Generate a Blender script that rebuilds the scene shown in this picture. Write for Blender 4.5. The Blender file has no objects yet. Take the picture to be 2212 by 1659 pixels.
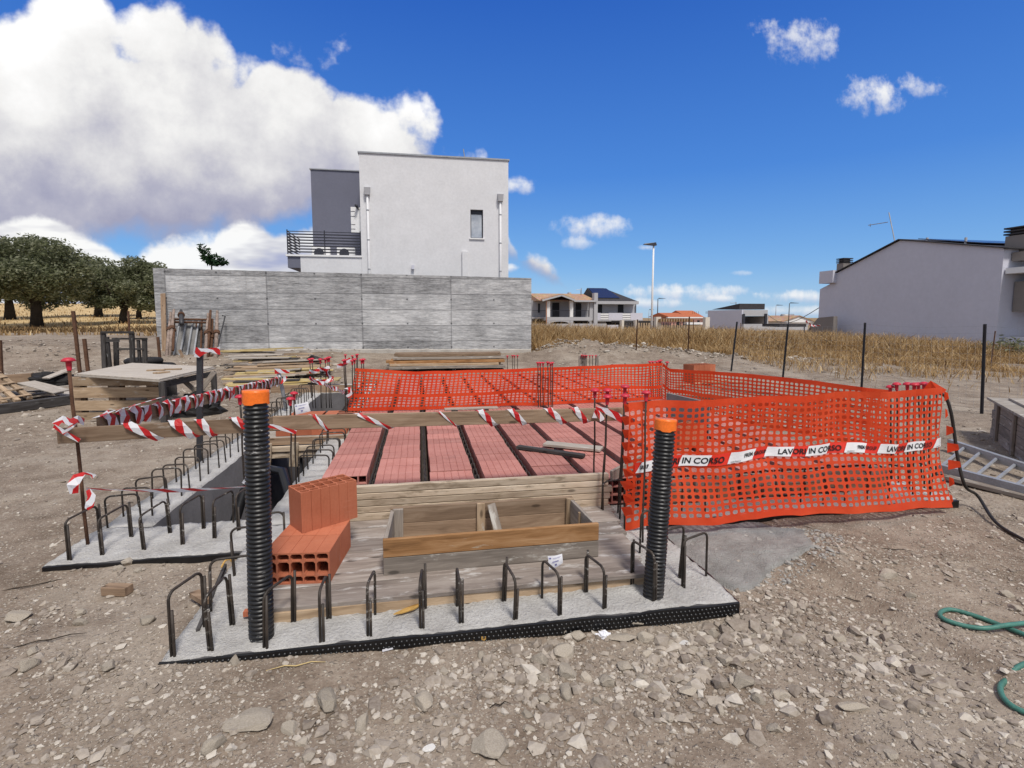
import bpy, math, random
import numpy as np
from mathutils import Vector as V, Matrix, noise as N
random.seed(7); rs = np.random.RandomState(11)
SC = bpy.context.scene; COL = SC.collection
PI = math.pi; R = math.radians

# ------------------------------------------------------------------ camera
F, CX, PY, ZC, YAW = 1120., 1106., 790., 1.78, R(10.1)
PIT = math.atan((790-685)/F)
cd = bpy.data.cameras.new('camera'); cam = bpy.data.objects.new('camera', cd); COL.objects.link(cam)
cd.sensor_width = 36; cd.lens = F/2212*36; cd.shift_y = -39.5/2212
cd.clip_start = .05; cd.clip_end = 4000
FW = V((math.sin(YAW)*math.cos(PIT), math.cos(YAW)*math.cos(PIT), -math.sin(PIT)))
RT = V((math.cos(YAW), -math.sin(YAW), 0)); UP = RT.cross(FW)
cam.matrix_world = Matrix(((RT.x, UP.x, -FW.x, 0), (RT.y, UP.y, -FW.y, 0), (RT.z, UP.z, -FW.z, ZC), (0, 0, 0, 1)))
SC.camera = cam
CP = V((0, 0, ZC))
def ray(x, y): return FW+RT*((x-CX)/F)-UP*((y-PY)/F)
def onz(x, y, z=0.): r = ray(x, y); return CP+r*((z-ZC)/r.z)
def ony(x, y, Y): r = ray(x, y); return CP+r*(Y/r.y)
def onx(x, y, X): r = ray(x, y); return CP+r*(X/r.x)

# ------------------------------------------------------------------ sun, sky, exposure
SUN_EL, SUN_AZ = R(58), R(166)          # azimuth clockwise from +Y
sd = V((math.sin(SUN_AZ)*math.cos(SUN_EL), math.cos(SUN_AZ)*math.cos(SUN_EL), math.sin(SUN_EL)))
sl = bpy.data.lights.new('sun', 'SUN'); sl.energy = 2.7; sl.angle = R(11); sl.color = (1, .95, .88)
so = bpy.data.objects.new('sun', sl); COL.objects.link(so)
so.rotation_euler = sd.to_track_quat('Z', 'Y').to_euler()
SC.view_settings.view_transform = 'Standard'; SC.view_settings.look = 'None'
SC.view_settings.exposure = 0.3; SC.view_settings.gamma = 1
SKY_STRENGTH = .1

class NT:
    """small node-tree writer"""
    def __init__(s, t): s.t = t; s.flat = False; t.nodes.clear()
    def n(s, typ, **k):
        o = s.t.nodes.new('ShaderNode'+typ)
        for a, b in k.items(): setattr(o, a, b)
        return o
    def set(s, sock, v):
        if hasattr(v, 'is_output'): s.t.links.new(v, sock)
        elif isinstance(v, (tuple, list)) and sock.type == 'RGBA' and len(v) == 3: sock.default_value = (*v, 1)
        else: sock.default_value = v
    def m(s, op, a, b=None, c=None, clamp=False):
        o = s.n('Math', operation=op, use_clamp=clamp)
        for i, v in enumerate((a, b, c)):
            if v is not None: s.set(o.inputs[i], v)
        return o.outputs[0]
    def vm(s, op, a, b=None):
        o = s.n('VectorMath', operation=op); s.set(o.inputs[0], a)
        if b is not None: s.set(o.inputs[1], b)
        return o.outputs[0]
    def noise(s, vec, scale, detail=4, rough=.55, out='Fac', **k):
        o = s.n('TexNoise'); s.set(o.inputs['Vector'], vec); o.inputs['Scale'].default_value = scale
        o.inputs['Detail'].default_value = detail; o.inputs['Roughness'].default_value = rough
        if s.flat: o.noise_dimensions = '2D'
        for a, b in k.items(): o.inputs[a].default_value = b
        return o.outputs[out]
    def vor(s, vec, scale, feature='F1', out='Distance', **k):
        o = s.n('TexVoronoi', feature=feature); o.voronoi_dimensions = '2D' if s.flat else '3D'; s.set(o.inputs['Vector'], vec); o.inputs['Scale'].default_value = scale
        for a, b in k.items(): o.inputs[a].default_value = b
        return o.outputs[out]
    def map(s, vec, scale=(1, 1, 1), loc=(0, 0, 0)):
        o = s.n('Mapping'); s.set(o.inputs['Vector'], vec); o.inputs['Scale'].default_value = scale; s.set(o.inputs['Location'], loc)
        return o.outputs[0]
    def ramp(s, fac, stops, interp='LINEAR'):
        o = s.n('ValToRGB'); s.set(o.inputs[0], fac); r = o.color_ramp; r.interpolation = interp
        while len(r.elements) > 1: r.elements.remove(r.elements[-1])
        r.elements[0].position = stops[0][0]; c = stops[0][1]; r.elements[0].color = (*c, 1) if isinstance(c, tuple) else (c, c, c, 1)
        for p, c in stops[1:]:
            e = r.elements.new(p); e.color = (*c, 1) if isinstance(c, tuple) else (c, c, c, 1)
        return o.outputs[0]
    def mix(s, f, a, b, mode='MIX'):
        o = s.n('Mix', data_type='RGBA', blend_type=mode); s.set(o.inputs[0], f); s.set(o.inputs[6], a); s.set(o.inputs[7], b)
        return o.outputs[2]
    def smooth(s, x, a, b):
        o = s.n('MapRange', interpolation_type='SMOOTHSTEP'); s.set(o.inputs[0], x)
        s.set(o.inputs[1], a); s.set(o.inputs[2], b); return o.outputs[0]
    def curve(s, x, pts, x0, x1, y0, y1):
        t = s.m('DIVIDE', s.m('SUBTRACT', x, x0), x1-x0, clamp=True)
        o = s.n('FloatCurve'); s.set(o.inputs['Value'], t); c = o.mapping.curves[0]
        q = [((a-x0)/(x1-x0), (b-y0)/(y1-y0)) for a, b in pts]
        c.points[0].location = q[0]; c.points[1].location = q[-1]
        for p in q[1:-1]: c.points.new(*p)
        for p in c.points: p.handle_type = 'VECTOR'
        o.mapping.update()
        return s.m('MULTIPLY_ADD', o.outputs[0], y1-y0, y0)

def make_world():
    w = bpy.data.worlds.new('World'); SC.world = w; w.use_nodes = True
    t = NT(w.node_tree)
    d = t.n('TexCoord').outputs['Generated']
    sky = t.n('TexSky', sky_type='NISHITA'); sky.sun_disc = False; sky.sun_elevation = SUN_EL; sky.sun_rotation = SUN_AZ
    sky.air_density = 1.0; sky.dust_density = .25; sky.ozone_density = 4.5; sky.altitude = 100
    hs = t.n('HueSaturation'); hs.inputs['Saturation'].default_value = 1.35; hs.inputs['Value'].default_value = 1.0; hs.inputs['Hue'].default_value = .492
    t.set(hs.inputs['Color'], sky.outputs[0])
    sp = t.n('SeparateXYZ'); t.set(sp.inputs[0], d); x, y, z = sp.outputs
    clear = t.ramp(t.m('MULTIPLY', z, 1.0, clamp=True), [(0, (2.6, 4.4, 6.6)), (.09, (1.55, 3.3, 6.5)), (.25, (.66, 1.95, 5.9)), (.5, (.27, 1.0, 4.6)), (.8, (.2, .75, 3.4))])
    skc = t.mix(.78, hs.outputs[0], clear)
    ys = t.m('MAXIMUM', y, .05); u = t.m('DIVIDE', x, ys); v = t.m('DIVIDE', z, ys)
    front = t.smooth(y, .05, .2)
    cb = t.n('CombineXYZ'); t.set(cb.inputs[0], u); t.set(cb.inputs[1], v); uv = cb.outputs[0]
    def UV(px, py): r = ray(px, py); return r.x/r.y, r.z/r.y
    t.flat = True
    big = t.noise(uv, 5.5, 5, .60); med = t.noise(uv, 17, 5, .62); lo = t.noise(uv, 2.6, 2, .5)
    puff = t.vor(t.vm('ADD', uv, t.vm('SCALE', t.noise(uv, 9, 2, .6, 'Color'), None)), 9, 'F1', 'Distance')
    for nd in t.t.nodes:
        if nd.type == 'VECT_MATH' and nd.operation == 'SCALE': nd.inputs['Scale'].default_value = .07
    edge = t.m('ADD', t.m('MULTIPLY', t.m('SUBTRACT', big, .5), .15), t.m('MULTIPLY', t.m('SUBTRACT', .42, puff), .11))
    edge = t.m('ADD', edge, t.m('MULTIPLY', t.m('SUBTRACT', med, .5), .055))
    # large cumulus: top outline and flat base as curves of u
    top = [(-900, -120), (-300, -90), (0, -10), (60, -40), (215, -45), (255, 20), (330, 0), (430, 25), (510, 85), (560, 66), (650, 72), (740, 112), (800, 180), (870, 214), (960, 255), (1015, 305), (1050, 352), (1120, 560), (1500, 760)]
    tp = [UV(a, b) for a, b in top]
    base = [(-900, 600), (0, 580), (300, 560), (520, 530), (700, 500), (1000, 480), (1100, 560), (1500, 790)]
    bp = [UV(a, b) for a, b in base]
    u0, u1 = tp[0][0], tp[-1][0]
    vt = t.curve(u, tp, u0, u1, -.2, 1.2); vb = t.curve(u, [(u0, bp[0][1])]+bp[1:-1]+[(u1, bp[-1][1])], u0, u1, -.2, 1.2)
    dt = t.m('SUBTRACT', vt, v); db = t.m('SUBTRACT', v, vb)
    dens = t.m('MINIMUM', t.m('ADD', dt, edge), t.m('MULTIPLY', t.m('ADD', db, t.m('MULTIPLY', edge, .5)), .8))
    mk = t.smooth(dens, 0.0, .045)
    h = t.m('DIVIDE', db, t.m('MAXIMUM', t.m('SUBTRACT', vt, vb), .05), clamp=True)
    lit = t.m('ADD', t.m('MULTIPLY', h, 1.05), t.m('MULTIPLY', t.m('SUBTRACT', lo, .5), 1.3))
    lit = t.m('ADD', lit, t.m('MULTIPLY', t.m('SUBTRACT', med, .5), .5))
    lit = t.m('SUBTRACT', lit, t.m('MULTIPLY', puff, .25))
    cc = t.ramp(lit, [(.0, (3.0, 3.05, 4.1)), (.22, (3.9, 3.9, 4.7)), (.45, (5.6, 5.55, 5.8)), (.7, (7.2, 7.15, 7.1)), (1, (8.4, 8.35, 8.3))])
    c = t.mix(mk, skc, cc)
    # low bank of clouds under it
    t2 = [(-900, 430), (0, 482), (120, 470), (230, 500), (350, 515), (420, 490), (520, 478), (640, 485), (700, 470), (800, 540), (900, 640), (1500, 720)]
    q = [UV(a, b) for a, b in t2]; v2 = t.curve(u, q, q[0][0], q[-1][0], -.2, .6)
    e2 = t.m('ADD', t.m('MULTIPLY', edge, .55), t.m('SUBTRACT', v2, v))
    m2 = t.smooth(e2, 0, .025)
    strata = t.noise(t.map(uv, (3.5, 13, 1)), 1.0, 4, .6)
    l2 = t.m('SUBTRACT', t.m('MULTIPLY_ADD', strata, 2.2, -.22), t.m('MULTIPLY', e2, 1.6))
    c2 = t.ramp(l2, [(.1, (2.6, 3.1, 5.0)), (.4, (3.7, 3.9, 5.2)), (.65, (5.6, 5.6, 6.0)), (.95, (8.0, 8.0, 7.9))])
    c = t.mix(t.m('MULTIPLY', m2, .96), c, c2)
    n30 = t.noise(uv, 30, 3, .6)
    # small fair-weather clouds: ellipses with torn edges
    for px, py, a, b, amp, op in ((1735, 85, 110, 62, 1.5, .75), (1895, 205, 85, 52, 1.3, .95), (1980, 185, 75, 30, 1.4, .7), (1285, 490, 100, 36, 1.0, 1), (1250, 525, 45, 18, 1.2, .6), (1122, 402, 45, 24, 1.2, .9),
                                  (1395, 535, 26, 9, 1.2, .8), (1480, 632, 160, 24, 1.2, .95), (1590, 628, 40, 16, 1.0, .9), (1560, 645, 45, 12, 1.0, .85), (1720, 640, 95, 18, 1.2, .85), (1600, 590, 30, 8, 1.3, .5), (1100, 578, 24, 12, 1, .9), (1740, 672, 130, 14, 1.2, .6), (1400, 655, 120, 14, 1.2, .7)):
        uc, vc = UV(px, py); ua = UV(px+a, py)[0]-uc; vb_ = UV(px, py-b)[1]-vc
        du = t.m('DIVIDE', t.m('SUBTRACT', u, uc), ua); dv = t.m('DIVIDE', t.m('SUBTRACT', v, vc), vb_)
        r2 = t.m('ADD', t.m('MULTIPLY', du, du), t.m('MULTIPLY', dv, dv))
        f = t.m('SUBTRACT', .8, r2)
        f = t.m('ADD', f, t.m('MULTIPLY', t.m('SUBTRACT', t.m('ADD', t.m('MULTIPLY', med, .55), t.m('MULTIPLY', n30, .45)), .5), 2.5*amp))
        mm = t.m('MULTIPLY', t.smooth(f, -.05, 1.25), op)
        mm = t.m('MULTIPLY', mm, t.smooth(r2, 2.2, .9))
        cl = t.ramp(t.m('MULTIPLY_ADD', dv, .5, .55), [(.2, (4.6, 5.0, 6.2)), (.6, (7.6, 7.6, 7.6))])
        c = t.mix(mm, c, cl)
    # unseen broken cloud behind and above the viewer, added to neutralise blue ambient light
    t.flat = False
    bk = t.m('MULTIPLY', t.smooth(t.noise(d, 1.9, 4, .6), .33, .5), t.smooth(z, .02, .2))
    rest = t.mix(t.m('MULTIPLY', bk, .92), skc, (5.7, 5.6, 5.55))
    front = t.m('MULTIPLY', front, t.smooth(v, 1.5, 1.0))
    c = t.mix(front, rest, c)
    bg = t.n('Background'); bg.inputs['Strength'].default_value = SKY_STRENGTH; t.set(bg.inputs[0], c)
    o = t.n('OutputWorld'); t.t.links.new(bg.outputs[0], o.inputs[0])
make_world()

# ------------------------------------------------------------------ materials
def mat(name, rough=.8, spec=.3):
    m = bpy.data.materials.new(name); m.use_nodes = True; t = NT(m.node_tree)
    b = t.n('BsdfPrincipled'); b.inputs['Roughness'].default_value = rough; b.inputs['Specular IOR Level'].default_value = spec
    o = t.n('OutputMaterial'); t.t.links.new(b.outputs[0], o.inputs[0])
    return m, t, b
def bump(t, b, h, strength=.5, dist=.01):
    n = t.n('Bump'); n.inputs['Strength'].default_value = strength; n.inputs['Distance'].default_value = dist
    t.set(n.inputs['Height'], h); t.t.links.new(n.outputs[0], b.inputs['Normal'])
def objco(t, rnd=37.):
    c = t.n('TexCoord').outputs['Object']
    if rnd:
        r = t.m('MULTIPLY', t.n('ObjectInfo').outputs['Random'], rnd); c = t.vm('ADD', c, r)
    return c
def plain(name, col, var=.25, scale=6., rough=.7, spec=.3, bmp=.2, bs=60., dist=.004, metal=0., rnd=37., fine=.5):
    m, t, b = mat(name, rough, spec); c = objco(t, rnd)
    n = t.m('ADD', t.m('MULTIPLY', t.noise(c, scale, 5, .6), 1-fine), t.m('MULTIPLY', t.noise(c, scale*9, 3, .6), fine))
    lo = tuple(max(0, x*(1-var)) for x in col); hi = tuple(x*(1+var) for x in col)
    t.set(b.inputs['Base Color'], t.ramp(n, [(.3, lo), (.7, hi)])); b.inputs['Metallic'].default_value = metal
    if bmp: bump(t, b, t.noise(c, bs, 3, .6), bmp, dist)
    return m
def wood(name, lo, mid, hi, stain=.0, staincol=(.5, .48, .44), knots=True, grain=1.):
    m, t, b = mat(name, .82, .2); c = objco(t)
    w = t.vm('ADD', t.map(c, (1, 8, 8)), t.vm('MULTIPLY', t.noise(t.map(c, (1.5, 5, 5)), 1, 2, .5, 'Color'), (.5, 1.6, 1.6)))
    g1 = t.noise(t.map(w, (.7, 1.2, 1.2)), 2.2*grain, 5, .6); g2 = t.noise(t.map(c, (3, 160, 160)), 1.0, 3, .6)
    f = t.m('ADD', t.m('MULTIPLY', g1, .72), t.m('MULTIPLY', g2, .28))
    col = t.ramp(f, [(.3, lo), (.5, mid), (.7, hi)])
    br = t.m('MULTIPLY_ADD', t.n('ObjectInfo').outputs['Random'], .45, .78)
    col = t.mix(1, col, t.vm('SCALE', (1, 1, 1)), 'MULTIPLY'); sc = [x for x in t.t.nodes if x.type == 'VECT_MATH' and x.operation == 'SCALE'][-1]
    sc.inputs[0].default_value = (1, 1, 1); t.set(sc.inputs['Scale'], br)
    if knots:
        k = t.vor(t.map(c, (3.2, 9, 9)), 1.0, 'F1', 'Distance'); kk = t.smooth(k, .16, .07)
        col = t.mix(t.m('MULTIPLY', kk, .75), col, tuple(x*.35 for x in lo))
    if stain:
        s = t.smooth(t.noise(t.map(c, (2.5, 9, 9)), 1.3, 6, .68), .66-stain*.28, .74-stain*.2)
        col = t.mix(t.m('MULTIPLY', s, .8), col, staincol)
    t.set(b.inputs['Base Color'], col); bump(t, b, f, .35, .004)
    return m
def concrete(name, lo, hi, scale=3., bmp=.5, dist=.01, pits=True, rnd=0.):
    m, t, b = mat(name, .9, .2); c = objco(t, rnd)
    n1 = t.noise(c, scale, 6, .62); n2 = t.noise(c, scale*14, 4, .65)
    f = t.m('ADD', t.m('MULTIPLY', n1, .65), t.m('MULTIPLY', n2, .35))
    col = t.ramp(f, [(.32, lo), (.68, hi)])
    if pits:
        p = t.smooth(t.vor(c, 24, 'F1', 'Distance'), .13, .05)
        col = t.mix(t.m('MULTIPLY', p, .35), col, tuple(x*.5 for x in lo))
    t.set(b.inputs['Base Color'], col); bump(t, b, t.m('ADD', n1, t.m('MULTIPLY', n2, .7)), bmp, dist)
    return m
MT = {}
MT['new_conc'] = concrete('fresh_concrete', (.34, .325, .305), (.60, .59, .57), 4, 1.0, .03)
MT['dark_conc'] = concrete('dark_shade_concrete', (.06, .058, .06), (.105, .10, .105), 3, .4, .006, True)  # darkened concrete: shade on the wall sides is put into the colour
MT['membrane'] = plain('black_membrane_pit_shade', (.006, .006, .007), .3, 8, .32, .5, 0)
MT['rebar'] = plain('black_rebar', (.034, .025, .019), .75, 12, .6, .4, .6, 180, .002)
MT['rust'] = plain('rusty_iron', (.10, .052, .032), .6, 9, .85, .2, .5, 90, .003)
MT['prop_paint'] = plain('flaking_prop_paint', (.26, .20, .17), .85, 7, .8, .2, .4, 80)
MT['cap'] = plain('red_plastic_cap', (.50, .025, .045), .25, 6, .45, .4, 0)
MT['pipe'] = plain('black_pipe', (.010, .010, .011), .4, 8, .33, .5, .15, 60)
def splashed(name, base, thr, col=(.42, .41, .39), rough=.4):
    m, t, b = mat(name, rough, .45); c = objco(t)
    f = t.ramp(t.noise(c, 14, 4, .6), [(.3, tuple(x*.5 for x in base)), (.7, tuple(x*1.6 for x in base))])
    s1 = t.smooth(t.noise(t.map(c, (1, 1, 2.2)), 22, 5, .72), thr, thr+.07); s2 = t.smooth(t.noise(c, 1.6, 3, .6), .45, .62)
    dust = t.smooth(t.noise(c, 5, 4, .6), .5, .75)
    col_ = t.mix(t.m('MULTIPLY', dust, .10), f, (.25, .21, .17))
    t.set(b.inputs['Base Color'], t.mix(t.m('MULTIPLY', t.m('MULTIPLY', s1, s2), .85), col_, col)); bump(t, b, t.noise(c, 70, 3, .6), .25, .003)
    return m
MT['pipe_splash'] = splashed('cement_splashed_pipe', (.011, .011, .012), .60)
MT['rebar_splash'] = splashed('cement_splashed_rebar', (.034, .025, .019), .57, (.34, .32, .29), .6)
MT['orange_tape'] = plain('orange_pvc_tape', (.85, .17, .015), .18, 10, .4, .45, .4, 14, .01)
MT['clay'] = None
def clay(name, lo, hi, grooves, dust=.3):
    m, t, b = mat(name, .9, .15); c = objco(t)
    cb = t.n('TexCoord').outputs['Object']; sp = t.n('SeparateXYZ'); t.set(sp.inputs[0], cb)
    f = t.m('ADD', t.m('MULTIPLY', t.noise(c, 4, 5, .6), .7), t.m('MULTIPLY', t.noise(c, 60, 3, .6), .3))
    col = t.ramp(f, [(.3, lo), (.7, hi)])
    br = t.m('MULTIPLY_ADD', t.n('ObjectInfo').outputs['Random'], .34, .82)
    vs = t.n('VectorMath', operation='SCALE'); vs.inputs[0].default_value = (1, 1, 1); t.set(vs.inputs['Scale'], br)
    col = t.mix(1, col, vs.outputs[0], 'MULTIPLY')
    fine = t.m('SINE', t.m('MULTIPLY', sp.outputs[0], grooves)); rib = t.smooth(fine, .2, .95)
    col = t.mix(t.m('MULTIPLY', rib, .16), col, tuple(x*.5 for x in lo))
    if dust:
        d = t.smooth(t.noise(t.map(c, (2, 12, 6)), 1.2, 5, .65), .58, .78)
        col = t.mix(t.m('MULTIPLY', d, dust), col, (.52, .36, .31))
        d2 = t.smooth(t.noise(c, 2.4, 4, .6), .64, .76); col = t.mix(t.m('MULTIPLY', d2, .3), col, (.16, .10, .09))
    t.set(b.inputs['Base Color'], col); bump(t, b, t.m('ADD', t.m('MULTIPLY', rib, -.5), f), .4, .004)
    return m
MT['clay_floor'] = clay('floor_clay', (.37, .150, .125), (.50, .235, .20), 900, .4)
MT['clay_loose'] = clay('orange_clay', (.38, .115, .060), (.50, .175, .098), 620, .3)
MT['wood_grey'] = wood('weathered_grey_wood', (.13, .11, .092), (.24, .205, .175), (.36, .315, .27), .35)
MT['wood_deck'] = wood('cement_stained_deck_wood', (.15, .122, .105), (.27, .228, .20), (.39, .345, .31), .45, (.50, .48, .46))
MT['wood_orange'] = wood('orange_pine', (.13, .062, .025), (.30, .155, .065), (.45, .27, .14), .12, (.42, .36, .28))
MT['wood_tan'] = wood('tan_pine', (.19, .128, .078), (.34, .245, .16), (.47, .36, .25), .25)
MT['wood_rail'] = wood('brown_rail_pine', (.13, .085, .055), (.24, .165, .11), (.34, .25, .175), .2, (.36, .31, .26))
MT['wood_pale'] = wood('mud_spattered_pale_wood', (.26, .195, .14), (.44, .355, .265), (.58, .50, .40), .55, (.20, .15, .10))
MT['wood_dark'] = wood('dark_wet_wood', (.028, .024, .022), (.055, .05, .048), (.10, .095, .095), .2, (.2, .2, .2))
MT['wood_yellow'] = wood('yellow_shuttering_ply', (.24, .17, .07), (.42, .32, .14), (.55, .45, .24), .4, (.40, .37, .32))
MT['ply'] = wood('dusty_plywood', (.25, .215, .18), (.36, .32, .275), (.45, .41, .36), .4, (.5, .48, .44), False)
MT['grey_panel'] = concrete('grey_formwork_sheet', (.15, .145, .14), (.25, .245, .24), 4, .2, .004, False, 11.)
MT['steel'] = plain('galvanised_steel', (.32, .33, .35), .3, 6, .5, .5, .15, 60, metal=.35)
MT['dark_steel'] = plain('dark_steel', (.035, .035, .04), .4, 8, .5, .4, .1)
MT['paper'] = plain('white_paper', (.72, .72, .76), .05, 5, .7, .2, .2, 20)
MT['ink'] = plain('blue_ink', (.13, .12, .36), .3, 40, .7, .2, 0)
MT['hose'] = plain('green_hose', (.055, .17, .135), .35, 14, .5, .4, .15)
MT['cable'] = plain('black_cable', (.022, .019, .016), .4, 8, .6, .3, 0)
MT['rubber'] = plain('black_rubber', (.015, .014, .014), .5, 7, .7, .3, .3)
MT['white_plaster'] = plain('white_render', (.66, .66, .675), .09, 1.2, .9, .2, .35, 55, .006, rnd=0)
MT['bright_plaster'] = plain('bright_white_render', (.76, .76, .76), .04, 1.2, .9, .2, .15, 55, .004, rnd=0)
MT['grey_plaster'] = plain('slate_grey_render', (.15, .155, .20), .06, 1.2, .9, .2, .3, 55, .004, rnd=0)
MT['far_grey'] = plain('blue_grey_render', (.57, .57, .645), .06, .6, .9, .2, .2, 40, .006, rnd=0)
MT['far_light'] = plain('light_grey_render', (.42, .42, .44), .08, .6, .9, .2, .2, 40, .006, rnd=0)
MT['far_cream'] = plain('cream_render', (.62, .57, .50), .08, .6, .9, .2, 0)
MT['far_pink'] = plain('pink_render', (.52, .30, .25), .1, .6, .9, .2, 0)
MT['taupe'] = plain('taupe_render', (.24, .215, .20), .08, .7, .9, .2, .2, 40, rnd=0)
MT['frame'] = plain('anthracite_metal', (.030, .031, .042), .2, 5, .45, .4, 0)
MT['dark'] = plain('dark_opening', (.018, .019, .024), .3, 4, .6, .3, 0)
MT['copper'] = plain('copper_pipe', (.38, .15, .07), .2, 5, .4, .5, 0)
MT['tile'] = None
def tiles():
    m, t, b = mat('terracotta_tiles', .85, .2); c = objco(t, 0)
    v = t.vor(t.map(c, (4, 2.2, 4)), 1, 'F1', 'Color')
    col = t.mix(.5, t.ramp(t.noise(c, 1.6, 5, .7), [(.3, (.34, .17, .085)), (.7, (.58, .38, .22))]), t.mix(.75, v, (.45, .26, .14)), 'MIX')
    t.set(b.inputs['Base Color'], col)
    w = t.n('TexWave'); w.inputs['Scale'].default_value = 2.2; t.set(w.inputs[0], c); bump(t, b, w.outputs['Fac'], .7, .08)
    return m
MT['tile'] = tiles()
MT['tile_red'] = plain('red_roof_tiles', (.42, .13, .06), .3, 3, .85, .2, .4, 20)
MT['roof_dark'] = plain('dark_roof_tiles', (.045, .042, .045), .4, 6, .7, .2, .4, 25)
MT['solar'] = plain('solar_panel', (.012, .017, .05), .3, 3, .2, .6, 0)
def glass():
    m, t, b = mat('window_glass', .06, .8); c = objco(t, 0)
    t.set(b.inputs['Base Color'], t.ramp(t.noise(c, 1.6, 4, .6), [(.35, (.34, .37, .42)), (.65, (.68, .70, .72))])); b.inputs['Metallic'].default_value = .5  # pale mottled glass colour stands in for curtain and reflected sky
    return m
MT['glass'] = glass()
def striped():
    """red-white diagonal barrier tape: stripes follow the tape's own length (UV x in metres)"""
    m, t, b = mat('red_white_tape', .45, .4); uv = t.n('UVMap').outputs[0]
    sp = t.n('SeparateXYZ'); t.set(sp.inputs[0], uv)
    k = t.m('FRACT', t.m('MULTIPLY_ADD', sp.outputs[0], 5.0, t.m('MULTIPLY', sp.outputs[1], .55)))
    s = t.m('GREATER_THAN', k, .52)
    wr = t.noise(t.map(uv, (30, 4, 1)), 1, 3, .6)
    t.set(b.inputs['Base Color'], t.mix(s, (.74, .74, .77), (.55, .018, .02))); bump(t, b, wr, .4, .01)
    tr = t.n('BsdfTranslucent'); t.set(tr.inputs[0], t.mix(s, (.7, .7, .72), (.5, .02, .02)))
    mx = t.n('MixShader'); mx.inputs[0].default_value = .25; t.t.links.new(b.outputs[0], mx.inputs[1]); t.t.links.new(tr.outputs[0], mx.inputs[2])
    o = [x for x in t.t.nodes if x.type == 'OUTPUT_MATERIAL'][0]; t.t.links.new(mx.outputs[0], o.inputs[0])
    return m
MT['tape'] = striped()
def netmat():
    m, t, b = mat('orange_net', .45, .35); c = objco(t, 0)
    col = t.ramp(t.noise(c, 2.5, 3, .5), [(.3, (.80, .062, .016)), (.7, (.92, .115, .035))])
    t.set(b.inputs['Base Color'], col)
    tr = t.n('BsdfTranslucent'); t.set(tr.inputs[0], col)
    mx = t.n('MixShader'); mx.inputs[0].default_value = .45; t.t.links.new(b.outputs[0], mx.inputs[1]); t.t.links.new(tr.outputs[0], mx.inputs[2])
    o = [x for x in t.t.nodes if x.type == 'OUTPUT_MATERIAL'][0]; t.t.links.new(mx.outputs[0], o.inputs[0])
    return m
MT['net'] = netmat()
MT['band_red'] = plain('red_film', (.68, .035, .018), .1, 4, .4, .4, .2, 10, .01)
MT['band_white'] = plain('white_film', (.74, .73, .74), .05, 4, .4, .4, .2, 10, .01)
MT['black_print'] = plain('black_print', (.012, .012, .014), .2, 6, .5, .3, 0)
def ground_mat():
    m, t, b = mat('stony_dirt', .95, .1); c = t.n('TexCoord').outputs['Object']
    big = t.noise(c, .35, 4, .6); mid = t.noise(c, 3.2, 6, .65); fine = t.noise(c, 42, 4, .7)
    f = t.m('ADD', t.m('ADD', t.m('MULTIPLY', big, .3), t.m('MULTIPLY', mid, .4)), t.m('MULTIPLY', fine, .3))
    col = t.ramp(f, [(.38, (.118, .088, .065)), (.5, (.228, .180, .140)), (.62, (.36, .305, .247))])
    # pebbles set in the dirt, two sizes
    wv = t.vm('ADD', c, t.vm('MULTIPLY', t.noise(c, 30, 2, .5, 'Color'), (.03, .03, .03)))
    hs = []
    for sc, thr in ((46, .30), (95, .34), (18, .2)):
        d = t.vor(wv, sc, 'F1', 'Distance'); cl = t.vor(wv, sc, 'F1', 'Color')
        s2 = t.n('SeparateColor'); t.set(s2.inputs[0], cl)
        on = t.m('MULTIPLY', t.smooth(d, thr+.08, thr-.06), t.m('GREATER_THAN', s2.outputs[0], .52))
        pc = t.ramp(s2.outputs[1], [(.0, (.17, .13, .10)), (.5, (.34, .29, .235)), (1, (.54, .49, .41))])
        col = t.mix(t.m('MULTIPLY', on, .8), col, pc); hs.append(t.m('MULTIPLY', on, t.m('SUBTRACT', 1, d)))
    pt = t.smooth(t.noise(c, .9, 4, .62), .46, .66); col = t.mix(t.m('MULTIPLY', pt, .45), col, (.40, .35, .29)); pd = t.smooth(t.noise(c, 1.4, 5, .66), .56, .70); col = t.mix(t.m('MULTIPLY', pd, .4), col, (.135, .10, .075))
    # dry yellow field and brown litter away from the site
    ps = t.n('SeparateXYZ'); t.set(ps.inputs[0], c); X, Y, Z = ps.outputs
    fl = t.m('MULTIPLY', t.smooth(t.m('ADD', Y, t.m('MULTIPLY', t.m('SUBTRACT', mid, .5), 5)), 30, 34), t.smooth(X, 8, -2))
    yel = t.ramp(t.noise(t.map(c, (.25, 1.2, 1)), 1, 5, .7), [(.35, (.33, .23, .11)), (.6, (.66, .49, .26))])
    col = t.mix(fl, col, yel)
    br = t.m('MULTIPLY', t.smooth(t.m('ADD', Y, t.m('MULTIPLY', t.m('SUBTRACT', mid, .5), 9)), 19, 23), t.smooth(X, 4, 6))
    col = t.mix(t.m('MULTIPLY', br, .9), col, (.27, .185, .10))
    t.set(b.inputs['Base Color'], col)
    hh = t.m('ADD', t.m('MULTIPLY', fine, .5), t.m('ADD', t.m('MULTIPLY', hs[0], .8), t.m('ADD', t.m('MULTIPLY', hs[1], .4), t.m('MULTIPLY', hs[2], 1.2))))
    bump(t, b, hh, .65, .018)
    return m
MT['ground'] = ground_mat()
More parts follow.
